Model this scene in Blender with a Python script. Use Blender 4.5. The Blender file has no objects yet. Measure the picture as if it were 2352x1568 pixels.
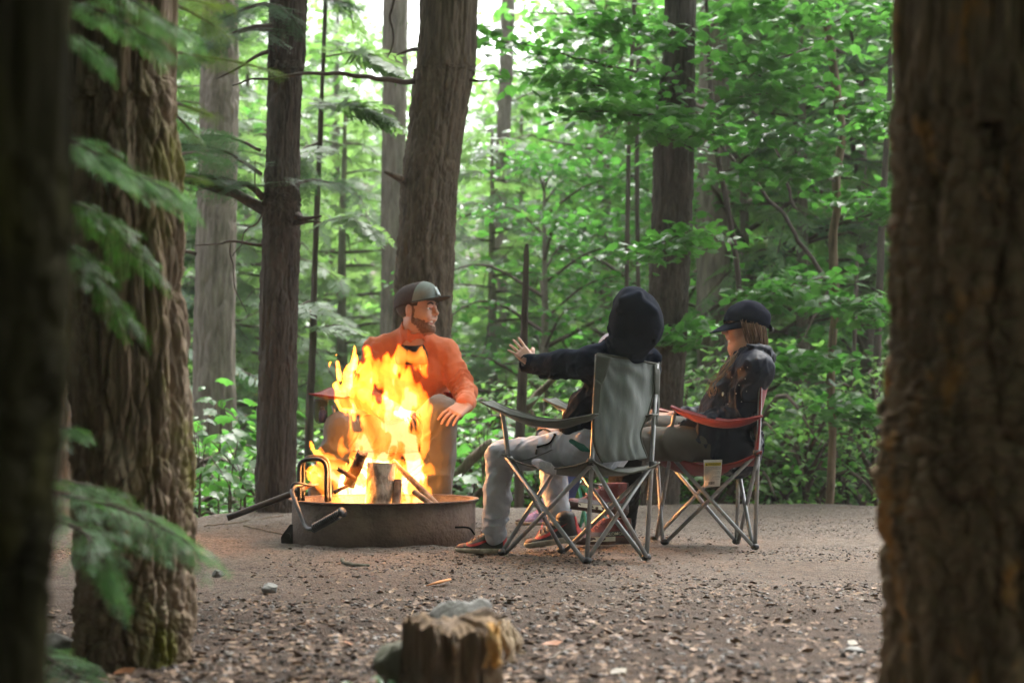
import bpy, math, random
import numpy as np
import openvdb as vdb
from mathutils import Vector, Matrix
from math import pi, sin, cos, radians

S = bpy.context.scene
COL = S.collection
rng = np.random.default_rng(7)
random.seed(7)

# ------------------------------------------------------------------ camera, sky, sun, exposure
F, CX, CY, H = 3266.67, 1176.0, 784.0, 0.573
TH = math.atan(188 / F)
cam = bpy.data.cameras.new("camera")
camo = bpy.data.objects.new("camera", cam)
COL.objects.link(camo)
camo.location = (0, 0, H)
camo.rotation_euler = (pi / 2 + TH, 0, 0)
cam.lens = 50
cam.sensor_width = 36
cam.clip_start = 0.05
cam.clip_end = 1000
cam.dof.use_dof = True
cam.dof.focus_distance = 5.9
cam.dof.aperture_fstop = 2.8
S.camera = camo

HAZE = 0.0014
SUN_EL, SUN_AZ = radians(62), radians(20)          # high soft light from behind the fire
w = bpy.data.worlds.new("World")
S.world = w
w.use_nodes = True
nt = w.node_tree
nt.nodes.clear()
wo = nt.nodes.new("ShaderNodeOutputWorld")
bg = nt.nodes.new("ShaderNodeBackground")
sk = nt.nodes.new("ShaderNodeTexSky")
sk.sky_type = 'NISHITA'
sk.sun_disc = False
sk.sun_elevation = SUN_EL
sk.sun_rotation = SUN_AZ
sk.air_density = 1.0
sk.dust_density = 6.0
sk.ozone_density = 1.0
hs = nt.nodes.new("ShaderNodeHueSaturation")       # overcast: the blue goes out of the sky
hs.inputs['Saturation'].default_value = 0.22
nt.links.new(sk.outputs[0], hs.inputs['Color'])
nt.links.new(hs.outputs[0], bg.inputs['Color'])
bg.inputs['Strength'].default_value = 0.15
nt.links.new(bg.outputs[0], wo.inputs['Surface'])

sl = bpy.data.lights.new("sun", 'SUN')
sl.energy = 1.5
sl.angle = radians(30)
sl.color = (1.0, 0.97, 0.92)
so = bpy.data.objects.new("sun", sl)
COL.objects.link(so)
sd = Vector((sin(SUN_AZ) * cos(SUN_EL), cos(SUN_AZ) * cos(SUN_EL), sin(SUN_EL)))
so.rotation_euler = sd.to_track_quat('Z', 'Y').to_euler()
so.location = (3, 6, 20)

S.view_settings.view_transform = 'Standard'
S.view_settings.look = 'None'
S.view_settings.gamma = 1.0
S.view_settings.exposure = 2.32
S.view_settings.use_curve_mapping = False
S.render.engine = 'CYCLES'
cy = S.cycles
cy.use_denoising = True
cy.max_bounces = 8
cy.diffuse_bounces = 4
cy.glossy_bounces = 2
cy.transmission_bounces = 6
cy.transparent_max_bounces = 12
cy.volume_bounces = 1
cy.sample_clamp_indirect = 4.0
cy.use_fast_gi = False

# ------------------------------------------------------------------ geometry helpers
def P(px, py, Y):
    """a point at distance Y from the camera plane, seen at picture position (px, py) of a 2352 wide print"""
    dx, up = (px - CX) / F, (CY - py) / F
    y, z = cos(TH) - up * sin(TH), sin(TH) + up * cos(TH)
    k = Y / y
    return np.array([dx * k, Y, H + z * k])

def G(px, py, zg=0.0):
    dx, up = (px - CX) / F, (CY - py) / F
    y, z = cos(TH) - up * sin(TH), sin(TH) + up * cos(TH)
    k = (zg - H) / z
    return np.array([dx * k, y * k, zg])

A = lambda *v: np.array(v, dtype=float)
def nrm(v):
    v = np.asarray(v, float)
    return v / max(1e-9, np.linalg.norm(v))

_T = np.random.default_rng(3).uniform(-1, 1, 8192).astype(np.float32)
def vnoise(p, seed=0):
    """value noise in -1..1 for an (N,3) or (...,3) array"""
    p = np.asarray(p, np.float32)
    i = np.floor(p)
    f = p - i
    i = i.astype(np.int64)
    u = f * f * f * (f * (f * 6 - 15) + 10)
    out = 0
    for dx in (0, 1):
        wx = u[..., 0] if dx else 1 - u[..., 0]
        for dy in (0, 1):
            wy = u[..., 1] if dy else 1 - u[..., 1]
            for dz in (0, 1):
                wz = u[..., 2] if dz else 1 - u[..., 2]
                h = ((i[..., 0] + dx) * 73856093) ^ ((i[..., 1] + dy) * 19349663) ^ ((i[..., 2] + dz) * 83492791) ^ (seed * 2654435761)
                h = (h ^ (h >> 13)) & 8191
                out = out + wx * wy * wz * _T[h]
    return out

def worley(p, seed=0):
    """(N,3) -> nearest and second nearest cell distance, and a random number per cell"""
    p = np.asarray(p, np.float32)
    i0 = np.floor(p).astype(np.int64)
    f1 = np.full(len(p), 9, np.float32); f2 = f1.copy(); rn = np.zeros(len(p), np.float32)
    for dx in (-1, 0, 1):
        for dy in (-1, 0, 1):
            for dz in (-1, 0, 1):
                c = i0 + np.array([dx, dy, dz])
                h = (c[:, 0] * 73856093) ^ (c[:, 1] * 19349663) ^ (c[:, 2] * 83492791) ^ (seed * 2654435761)
                h = h ^ (h >> 13)
                q = c + .5 + .5 * np.stack([_T[h & 8191], _T[(h >> 3) & 8191], _T[(h >> 7) & 8191]], -1)
                d = np.linalg.norm(q - p, axis=1).astype(np.float32)
                near = d < f1
                f2 = np.where(near, f1, np.minimum(f2, d))
                rn = np.where(near, _T[(h >> 5) & 8191], rn)
                f1 = np.where(near, d, f1)
    return f1, f2, rn

def fbm(p, oct=4, seed=0, gain=0.5):
    a, s, q = 1.0, 0, np.asarray(p, np.float32)
    for o in range(oct):
        s = s + a * vnoise(q, seed + o * 17)
        q = q * 2.03 + 11.3
        a *= gain
    return s

def link(o, parent=None):
    COL.objects.link(o)
    if parent is not None:
        o.parent = parent
        if parent.type == 'EMPTY':
            o.matrix_parent_inverse = Matrix.Translation(-parent.location)
    return o

def meshdata(name, V, Fc, mat=None, smooth=True, edges=None):
    """Fc: list of int arrays, each (n,k) with one k, or a list of index lists"""
    m = bpy.data.meshes.new(name)
    V = np.asarray(V, np.float32).reshape(-1, 3)
    if isinstance(Fc, np.ndarray):
        Fc = [Fc]
    if len(Fc) and isinstance(Fc[0], np.ndarray) and Fc[0].ndim == 2:
        loops = np.concatenate([f.ravel() for f in Fc]).astype(np.int32)
        tot = np.concatenate([np.full(len(f), f.shape[1], np.int32) for f in Fc])
        st = np.concatenate([[0], np.cumsum(tot)[:-1]]).astype(np.int32)
        m.vertices.add(len(V))
        m.vertices.foreach_set('co', V.ravel())
        m.loops.add(len(loops))
        m.loops.foreach_set('vertex_index', loops)
        m.polygons.add(len(tot))
        m.polygons.foreach_set('loop_start', st)
        m.polygons.foreach_set('loop_total', tot)
        m.polygons.foreach_set('use_smooth', np.full(len(tot), smooth, bool))
        m.update(calc_edges=True)
        m.validate()
    else:
        m.from_pydata([tuple(map(float, v)) for v in V], [], [list(map(int, f)) for f in Fc])
        for p in m.polygons:
            p.use_smooth = smooth
        m.update()
    if mat is not None:
        m.materials.append(mat)
    return m

def obj(name, V, Fc, mat, parent=None, smooth=True, label=None):
    o = bpy.data.objects.new(name, meshdata(name, V, Fc, mat, smooth))
    link(o, parent)
    if label:
        o['label'] = label
    return o

def tag(o, label, cat, group=None, kind=None):
    o['label'] = label
    if cat:
        o['category'] = cat
    if group:
        o['group'] = group
    if kind:
        o['kind'] = kind
    return o

def thing(name, label, cat, loc=(0, 0, 0), group=None):
    o = bpy.data.objects.new(name, None)
    o.empty_display_size = 0.1
    COL.objects.link(o)
    o.location = tuple(map(float, loc))
    return tag(o, label, cat, group)

def struct(name, V, Fc, mat, smooth=True):
    o = obj(name, V, Fc, mat, None, smooth)
    o['kind'] = 'structure'
    return o

class MB:
    """collects shapes for one mesh"""
    def __init__(s):
        s.V, s.Q, s.T, s.n = [], [], [], 0
    def add(s, V, quads=None, tris=None):
        V = np.asarray(V, float).reshape(-1, 3)
        s.V.append(V)
        if quads is not None and len(quads):
            s.Q.append(np.asarray(quads, int) + s.n)
        if tris is not None and len(tris):
            s.T.append(np.asarray(tris, int) + s.n)
        s.n += len(V)
        return s
    def tube(s, pts, r, n=8, cap=True, flat=None):
        V, Q, T = tube(pts, r, n, cap, flat)
        return s.add(V, Q, T)
    def out(s):
        fs = []
        if s.Q: fs.append(np.concatenate(s.Q))
        if s.T: fs.append(np.concatenate(s.T))
        return np.concatenate(s.V), fs
    def build(s, name, mat, parent=None, smooth=True, label=None):
        V, fs = s.out()
        return obj(name, V, fs, mat, parent, smooth, label)

def frames(pts, up=None):
    pts = np.asarray(pts, float)
    t = np.gradient(pts, axis=0)
    t /= np.maximum(np.linalg.norm(t, axis=1, keepdims=True), 1e-9)
    u0 = A(0, 0, 1) if up is None else np.asarray(up, float)
    if abs(np.dot(t[0], nrm(u0))) > 0.95:
        u0 = A(1, 0, 0) if abs(t[0][0]) < .9 else A(0, 1, 0)
    U, Vv = [], []
    u = u0
    for k in range(len(pts)):
        u = nrm(u - np.dot(u, t[k]) * t[k])
        U.append(u)
        Vv.append(np.cross(t[k], u))
    return t, np.array(U), np.array(Vv)

def tube(pts, r, n=8, cap=True, flat=None, up=None):
    pts = np.asarray(pts, float)
    m = len(pts)
    r = np.broadcast_to(np.asarray(r, float), (m,))
    t, U, W = frames(pts, up)
    a = np.linspace(0, 2 * pi, n, endpoint=False)
    fu = 1.0 if flat is None else flat
    V = pts[:, None, :] + r[:, None, None] * (fu * np.cos(a)[None, :, None] * U[:, None, :] + np.sin(a)[None, :, None] * W[:, None, :])
    V = V.reshape(-1, 3)
    i = np.arange(m - 1)[:, None] * n
    j = np.arange(n)[None, :]
    j2 = (j + 1) % n
    Q = np.stack([i + j, i + j2, i + n + j2, i + n + j], -1).reshape(-1, 4)
    T = []
    if cap:
        V = np.vstack([V, pts[0], pts[-1]])
        c0, c1 = m * n, m * n + 1
        for k in range(n):
            k2 = (k + 1) % n
            T.append((c0, k2, k))
            T.append((c1, (m - 1) * n + k, (m - 1) * n + k2))
    return V, Q, np.array(T, int).reshape(-1, 3)

def spline(pts, n=40):
    """Catmull-Rom through pts (rows may carry extra columns such as a radius)"""
    p = np.asarray(pts, float)
    p = np.vstack([2 * p[0] - p[1], p, 2 * p[-1] - p[-2]])
    out = []
    m = len(p) - 3
    for s in np.linspace(0, m - 1e-6, n):
        k = int(s)
        f = s - k
        a, b, c, d = p[k], p[k + 1], p[k + 2], p[k + 3]
        out.append(0.5 * (2 * b + (c - a) * f + (2 * a - 5 * b + 4 * c - d) * f * f + (3 * b - a - 3 * c + d) * f ** 3))
    return np.array(out)

def rot_to(f, up=(0, 0, 1)):
    """matrix whose columns are forward, left, up"""
    f = nrm(f)
    l = nrm(np.cross(up, f))
    return np.stack([f, l, np.cross(f, l)], 1)

def patch(c00, c10, c11, c01, nu, nv, fn=None, th=0.003):
    """cloth between four corners (u along c00-c10, v along c00-c01), fn(u,v) -> offset; two layers and a closed rim"""
    u, v = np.meshgrid(np.linspace(0, 1, nu), np.linspace(0, 1, nv), indexing='ij')
    c00, c10, c11, c01 = [np.asarray(c, float) for c in (c00, c10, c11, c01)]
    B = ((1 - u) * (1 - v))[..., None] * c00 + (u * (1 - v))[..., None] * c10 + (u * v)[..., None] * c11 + ((1 - u) * v)[..., None] * c01
    if fn is not None:
        B = B + fn(u, v)
    return sheet(B, th)

def sheet(B, th=0.003):
    nu, nv = B.shape[:2]
    du, dv = np.gradient(B, axis=0), np.gradient(B, axis=1)
    N = np.cross(du, dv)
    N /= np.maximum(np.linalg.norm(N, axis=-1, keepdims=True), 1e-9)
    V = np.concatenate([(B + N * th / 2).reshape(-1, 3), (B - N * th / 2).reshape(-1, 3)])
    idx = np.arange(nu * nv).reshape(nu, nv)
    q = np.stack([idx[:-1, :-1], idx[1:, :-1], idx[1:, 1:], idx[:-1, 1:]], -1).reshape(-1, 4)
    n = nu * nv
    Q = [q, q[:, ::-1] + n]
    ring = np.concatenate([idx[:, 0], idx[-1, 1:], idx[-2::-1, -1], idx[0, -2:0:-1]])
    r2 = np.roll(ring, -1)
    Q.append(np.stack([r2, ring, ring + n, r2 + n], -1))
    return V, np.concatenate(Q)

def box(c, sx, sy, sz, R=None):
    v = np.array([[x, y, z] for x in (-.5, .5) for y in (-.5, .5) for z in (-.5, .5)]) * [sx, sy, sz]
    if R is not None:
        v = v @ np.asarray(R).T
    q = [(0, 1, 3, 2), (4, 6, 7, 5), (0, 4, 5, 1), (2, 3, 7, 6), (0, 2, 6, 4), (1, 5, 7, 3)]
    return v + np.asarray(c, float), np.array(q)

def ball(c, r, n=10, m=14, R=None):
    th = np.linspace(0, pi, n)
    ph = np.linspace(0, 2 * pi, m, endpoint=False)
    v = np.array([[sin(t) * cos(p), sin(t) * sin(p), cos(t)] for t in th for p in ph]) * np.asarray(r, float)
    if R is not None:
        v = v @ np.asarray(R).T
    q = [(i * m + j, (i + 1) * m + j, (i + 1) * m + (j + 1) % m, i * m + (j + 1) % m) for i in range(n - 1) for j in range(m)]
    return v + np.asarray(c, float), np.array(q)

# ------------------------------------------------------------------ signed distance sculpting
class SDF:
    warp = None
    def __init__(s, lo, hi, h):
        s.h = h
        s.lo = np.asarray(lo, float)
        n = np.ceil((np.asarray(hi, float) - s.lo) / h).astype(int) + 1
        s.n = n
        s.D = np.full(tuple(n), 1.0, np.float32)
        s.ax = [(s.lo[k] + np.arange(n[k]) * h).astype(np.float32) for k in range(3)]
    def sub(s, lo, hi):
        a = np.clip(np.floor((np.asarray(lo) - s.lo) / s.h).astype(int), 0, s.n)
        b = np.clip(np.ceil((np.asarray(hi) - s.lo) / s.h).astype(int) + 1, 0, s.n)
        if np.any(b <= a):
            return None, None
        sl = tuple(slice(a[k], b[k]) for k in range(3))
        g = np.stack(np.meshgrid(*[s.ax[k][sl[k]] for k in range(3)], indexing='ij'), -1)
        if s.warp is not None:
            g = s.warp(g)
        return sl, g
    def blend(s, sl, d, k, cut=False):
        o = s.D[sl]
        if cut:
            d = -d
            if k > 0:
                h = np.clip(0.5 - 0.5 * (o - d) / k, 0, 1)
                s.D[sl] = o * (1 - h) + d * h + k * h * (1 - h)
            else:
                s.D[sl] = np.maximum(o, d)
        elif k > 0:
            h = np.clip(0.5 + 0.5 * (o - d) / k, 0, 1)
            s.D[sl] = o * (1 - h) + d * h - k * h * (1 - h)
        else:
            s.D[sl] = np.minimum(o, d)
    def cone(s, a, b, r1, r2=None, k=0.015, flat=None, cut=False, fold=None):
        """capsule from a to b; flat=(axis, ratio) squashes across axis; fold=(amplitude, wavelength, seed[, end]) crumples it"""
        r2 = r1 if r2 is None else r2
        a, b = np.asarray(a, float), np.asarray(b, float)
        rr = max(r1, r2) * (1 if flat is None else max(1, flat[1])) + k * 1.5 + 0.03
        sl, g = s.sub(np.minimum(a, b) - rr, np.maximum(a, b) + rr)
        if sl is None: return s
        g = g.reshape(-1, 3)
        ab = (b - a).astype(np.float32)
        L2 = float(ab @ ab) + 1e-12
        q = g - a.astype(np.float32)
        t = np.clip(q @ ab / L2, 0, 1)
        e = q - t[:, None] * ab
        if flat is not None:
            ax = nrm(flat[0]).astype(np.float32)
            c = e @ ax
            e = e + (c * (1 / flat[1] - 1))[:, None] * ax
        d = np.linalg.norm(e, axis=1) - (r1 + (r2 - r1) * t)
        if fold is not None:
            am, wl, sd = fold[:3]
            n1 = vnoise(g / (wl * 1.5), sd) * .9 + vnoise(g / (wl * 3.5), sd + 5) * 2.2
            ph = t * math.sqrt(L2) / wl * .62 + n1
            tri = np.abs(((ph) % 1.0) * 2 - 1)
            am = am * 1.6 * np.clip(vnoise(g / (wl * 2.0), sd + 9) * 1.1 + .6, 0, 1.2)
            wgt = 1.0
            if len(fold) > 3:
                wgt = np.clip(1 - np.abs(t - fold[3]) / fold[4], 0, 1) if len(fold) > 4 else 1
            d = d - am * (tri ** 1.5 - 0.5) * wgt
        s.blend(sl, d.reshape([x.stop - x.start for x in sl]), k, cut)
        return s
    def chain(s, pts, rs, k=0.015, **kw):
        for i in range(len(pts) - 1):
            s.cone(pts[i], pts[i + 1], rs[i], rs[i + 1], k, **kw)
        return s
    def ell(s, c, r, R=None, k=0.015, cut=False):
        c, r = np.asarray(c, float), np.asarray(r, float)
        m = r.max() + k * 1.5 + 0.02
        sl, g = s.sub(c - m, c + m)
        if sl is None: return s
        q = g - c.astype(np.float32)
        if R is not None:
            q = q @ np.asarray(R, np.float32)
        k0 = np.linalg.norm(q / r.astype(np.float32), axis=-1)
        k1 = np.linalg.norm(q / (r * r).astype(np.float32), axis=-1)
        d = k0 * (k0 - 1) / np.maximum(k1, 1e-6)
        s.blend(sl, d.astype(np.float32), k, cut)
        return s
    def rough(s, amp, scale, seed=0, aniso=None, ridged=False, oct=2, mask=None):
        near = np.abs(s.D) < amp * 2 + s.h * 3
        ii = np.nonzero(near)
        g = np.stack([s.ax[k][ii[k]] for k in range(3)], -1)
        mk_ = 1.0 if mask is None else mask(g)
        g = g / scale
        if aniso is not None:
            g = g * np.asarray(aniso, np.float32)
        nz = fbm(g, oct, seed)
        if ridged:
            nz = 0.6 - np.abs(nz) ** .7 * 1.7
        s.D[ii] -= (amp * nz * mk_).astype(np.float32)
        return s
    def clip(s, fn):
        """keep only where fn(points) < 0"""
        g = np.stack(np.meshgrid(*s.ax, indexing='ij'), -1)
        s.D = np.maximum(s.D, fn(g).astype(np.float32))
        return s
    def smooth(s, it=1):
        for _ in range(it):
            for ax in range(3):
                d = s.D
                s.D = (np.roll(d, 1, ax) + 2 * d + np.roll(d, -1, ax)) * 0.25
        return s
    def mesh(s):
        D = s.D
        D[[0, -1]] = s.h * 3; D[:, [0, -1]] = s.h * 3; D[:, :, [0, -1]] = s.h * 3
        g = vdb.FloatGrid(s.h * 3)
        g.copyFromArray(np.clip(D, -s.h * 3, s.h * 3).astype(np.float32))
        V, Q = g.convertToQuads(isovalue=0.0)
        V = V * s.h + s.lo
        return V, Q[:, ::-1].astype(int)
    def build(s, name, mat, parent=None, label=None):
        V, Q = s.mesh()
        return obj(name, V, [Q], mat, parent, True, label)

# ------------------------------------------------------------------ materials
def newmat(name):
    m = bpy.data.materials.new(name)
    m.use_nodes = True
    t = m.node_tree
    t.nodes.clear()
    o = t.nodes.new("ShaderNodeOutputMaterial")
    return m, t, o

def lk(t, a, b):
    t.links.new(a, b)

def ramp(t, fac, stops):
    r = t.nodes.new("ShaderNodeValToRGB")
    e = r.color_ramp.elements
    while len(e) < len(stops):
        e.new(0.5)
    for k, (p, c) in enumerate(stops):
        e[k].position = p
        e[k].color = (*c, 1) if len(c) == 3 else c
    lk(t, fac, r.inputs[0])
    return r.outputs[0]

def noise(t, vec, scale, detail=3, rough=0.55, dist=0.0):
    n = t.nodes.new("ShaderNodeTexNoise")
    n.inputs['Scale'].default_value = scale
    n.inputs['Detail'].default_value = detail
    n.inputs['Roughness'].default_value = rough
    n.inputs['Distortion'].default_value = dist
    lk(t, vec, n.inputs['Vector'])
    return n.outputs['Fac']

def coords(t, sc=(1, 1, 1)):
    c = t.nodes.new("ShaderNodeTexCoord")
    mp = t.nodes.new("ShaderNodeMapping")
    mp.inputs['Scale'].default_value = sc
    lk(t, c.outputs['Object'], mp.inputs['Vector'])
    return mp.outputs[0]

def mixc(t, fac, a, b, mode='MIX'):
    m = t.nodes.new("ShaderNodeMix")
    m.data_type = 'RGBA'
    m.blend_type = mode
    for s_, v in ((m.inputs[0], fac), (m.inputs[6], a), (m.inputs[7], b)):
        if isinstance(v, (int, float)):
            s_.default_value = v
        elif isinstance(v, tuple):
            s_.default_value = (*v, 1)
        else:
            lk(t, v, s_)
    return m.outputs[2]

def bumpn(t, h, strength=0.3, dist=0.01):
    b = t.nodes.new("ShaderNodeBump")
    b.inputs['Strength'].default_value = strength
    b.inputs['Distance'].default_value = dist
    lk(t, h, b.inputs['Height'])
    return b.outputs[0]

def pbsdf(t, o, col, rough=0.7, metal=0.0, normal=None, sheen=0.0, spec=0.5):
    b = t.nodes.new("ShaderNodeBsdfPrincipled")
    if isinstance(col, tuple):
        b.inputs['Base Color'].default_value = (*col, 1)
    else:
        lk(t, col, b.inputs['Base Color'])
    if isinstance(rough, (int, float)):
        b.inputs['Roughness'].default_value = rough
    else:
        lk(t, rough, b.inputs['Roughness'])
    b.inputs['Metallic'].default_value = metal
    b.inputs['Specular IOR Level'].default_value = spec
    if sheen:
        b.inputs['Sheen Weight'].default_value = sheen
    if normal is not None:
        lk(t, normal, b.inputs['Normal'])
    if o is not None:
        lk(t, b.outputs[0], o.inputs['Surface'])
    return b

def mk(name, c1, c2=None, rough=0.7, scale=8, aniso=(1, 1, 1), bump=0.2, bscale=80, bdist=0.004, metal=0.0, sheen=0.0, spec=0.5, lo=0.35, hi=0.65, weave=0):
    m, t, o = newmat(name)
    v = coords(t, aniso)
    c2 = c2 or tuple(x * 0.72 for x in c1)
    col = ramp(t, noise(t, v, scale, 5, 0.6), [(lo, c1), (hi, c2)])
    h = noise(t, v, bscale, 4, 0.6)
    if weave:
        wv = t.nodes.new("ShaderNodeTexVoronoi")
        wv.inputs['Scale'].default_value = weave
        lk(t, v, wv.inputs['Vector'])
        ad = t.nodes.new("ShaderNodeMath")
        lk(t, h, ad.inputs[0]); lk(t, wv.outputs[0], ad.inputs[1])
        h = ad.outputs[0]
    pbsdf(t, o, col, rough, metal, bumpn(t, h, bump, bdist), sheen, spec)
    return m

def leafmat(name, c1, c2, trans=0.4, rough=0.38, tcol=None, spec=0.5):
    m, t, o = newmat(name)
    v = coords(t)
    oi = t.nodes.new("ShaderNodeObjectInfo")
    n1 = noise(t, v, 1.3, 2)
    n2 = noise(t, v, 23.0, 1)
    ad = t.nodes.new("ShaderNodeMath")
    ad.operation = 'ADD'
    lk(t, n1, ad.inputs[0]); lk(t, n2, ad.inputs[1])
    m2 = t.nodes.new("ShaderNodeMath")
    m2.operation = 'MULTIPLY_ADD'
    lk(t, oi.outputs['Random'], m2.inputs[0])
    m2.inputs[1].default_value = 0.35
    lk(t, ad.outputs[0], m2.inputs[2])
    hf = t.nodes.new("ShaderNodeMath")
    hf.operation = 'MULTIPLY'
    hf.inputs[1].default_value = 0.46
    lk(t, m2.outputs[0], hf.inputs[0])
    col = ramp(t, hf.outputs[0], [(0.36, c1), (0.68, c2)])
    b = pbsdf(t, None, col, rough, 0, None, 0, spec)
    tr = t.nodes.new("ShaderNodeBsdfTranslucent")
    tc = tcol or (1.0, 1.0, 0.55)
    lk(t, mixc(t, 1.0, col, tuple(2.0 * x for x in tc), 'MULTIPLY'), tr.inputs[0])
    mx = t.nodes.new("ShaderNodeMixShader")
    mx.inputs[0].default_value = trans
    lk(t, b.outputs[0], mx.inputs[1]); lk(t, tr.outputs[0], mx.inputs[2])
    lk(t, mx.outputs[0], o.inputs['Surface'])
    return m

def barkmat(name, c1, c2, patchc=None, plo=0.58, phi=0.66, moss=None, mlo=0.6, mhi=0.7, fr=1.0, rough=0.85, pscale=9, mossx=None, spec=.25):
    m, t, o = newmat(name)
    v = coords(t, (fr, fr, fr * 0.16))
    iso = coords(t, (1, 1, 0.55))
    n1 = noise(t, v, 26, 5, 0.65, 0.4)
    col = ramp(t, n1, [(0.3, c2), (0.52, c1), (0.75, tuple(min(1, x * 1.5) for x in c1))])
    if patchc:
        col = mixc(t, ramp(t, noise(t, iso, pscale, 6, 0.62), [(plo, (0, 0, 0)), (phi, (1, 1, 1))]), col, patchc)
    if moss:
        mf = ramp(t, noise(t, iso, 5.1, 7, 0.68), [(mlo, (0, 0, 0)), (mhi, (1, 1, 1))])
        if mossx:
            sx = t.nodes.new("ShaderNodeSeparateXYZ")
            lk(t, coords(t), sx.inputs[0])
            mp_ = t.nodes.new("ShaderNodeMapRange")
            mp_.inputs['From Min'].default_value, mp_.inputs['From Max'].default_value = mossx
            lk(t, sx.outputs['X'], mp_.inputs['Value'])
            mf = mixc(t, 1.0, mf, mp_.outputs[0], 'MULTIPLY')
        col = mixc(t, mf, col, moss)
    h = noise(t, v, 60, 5, 0.7)
    pbsdf(t, o, col, rough, 0, bumpn(t, h, 0.7, 0.006), 0, spec)
    return m

def hexc(s):
    """an sRGB hex string as linear rgb"""
    r = [int(s[i:i + 2], 16) / 255 for i in (0, 2, 4)]
    return tuple((x / 12.92 if x <= 0.04045 else ((x + 0.055) / 1.055) ** 2.4) for x in r)

M = {}
M['bark_left'] = barkmat('bark_left', (.19, .138, .092), (.060, .043, .029), (.32, .26, .19), .54, .68, (.13, .125, .02), .49, .62, pscale=7, mossx=(-.93, -.84))
M['bark_right'] = barkmat('bark_right', (.23, .165, .10), (.075, .056, .036), (.42, .22, .075), .56, .66, (.32, .28, .21), .68, .74, pscale=11)
M['bark_moss'] = barkmat('bark_moss', (.022, .020, .010), (.008, .0075, .0045), (.032, .030, .011), .5, .62, spec=.02)
M['bark_dark'] = barkmat('bark_dark', (.068, .053, .043), (.027, .021, .017))
M['bark_brown'] = barkmat('bark_brown', (.125, .095, .068), (.05, .037, .027))
M['bark_pale'] = barkmat('bark_pale', (.18, .152, .125), (.09, .074, .06))
M['bark_sapling'] = barkmat('bark_sapling', (.15, .108, .068), (.06, .044, .028))
M['twig'] = mk('twig', (.085, .055, .04), (.05, .032, .024), .85, 20)
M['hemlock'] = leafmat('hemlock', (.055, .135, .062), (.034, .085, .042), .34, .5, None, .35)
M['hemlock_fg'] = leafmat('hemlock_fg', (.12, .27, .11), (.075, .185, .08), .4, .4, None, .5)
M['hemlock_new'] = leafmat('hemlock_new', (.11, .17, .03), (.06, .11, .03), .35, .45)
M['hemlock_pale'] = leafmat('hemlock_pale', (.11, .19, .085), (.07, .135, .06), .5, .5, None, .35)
M['maple'] = leafmat('maple', (.088, .185, .052), (.052, .125, .038), .52, .34, (.74, 1.05, .5))
M['maple_light'] = leafmat('maple_light', (.16, .255, .09), (.10, .18, .062), .55, .4, (.82, 1.05, .55))
M['fern'] = leafmat('fern', (.055, .15, .035), (.035, .10, .025), .35, .3)
M['steel'] = mk('steel', (.33, .335, .34), (.25, .255, .26), .42, 30, bump=.05, metal=.55)
M['iron'] = mk('iron', (.022, .022, .024), (.04, .036, .034), .42, 30, bump=.15, bscale=200, metal=.3)
M['plastic_black'] = mk('plastic_black', (.012, .012, .013), None, .45, 30, bump=.05)
M['white_sole'] = mk('white_sole', (.55, .50, .40), (.30, .25, .18), .7, 30, bump=.1)
# ------------------------------------------------------------------ ground
def crest(x):
    return np.interp(x, [-6, -2.4, -1.9, -1.4, -.6, .5, 3, 8], [8.2, 8.4, 8.65, 9.3, 9.6, 9.95, 10.05, 10.3])

def gz(x, y, fine=True):
    x, y = np.asarray(x, float), np.asarray(y, float)
    d = y - crest(x)
    dd = np.maximum(d, 0)
    slope = -0.34 * dd * dd / (dd + 0.6)
    low = np.maximum(slope, -3.6)
    hill = np.where(y > 30, (y - 30) ** 1.15 * 0.135, 0)
    z = low + hill
    p = np.stack([x, y, np.zeros_like(x)], -1)
    z = z + np.clip(dd, 0, 8) * 0.09 * vnoise(p / 1.7, 4)
    z = z + 0.012 * vnoise(p / 0.55, 1)
    if fine:
        fade = np.clip((14 - y) / 5, 0, 1)
        z = z + fade * (0.006 * vnoise(p / 0.13, 2) + 0.004 * vnoise(p / 0.045, 3))
        z = z + fade * 0.012 * np.clip(vnoise(p / 0.22, 8) - .35, 0, 1)
    return z

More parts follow.
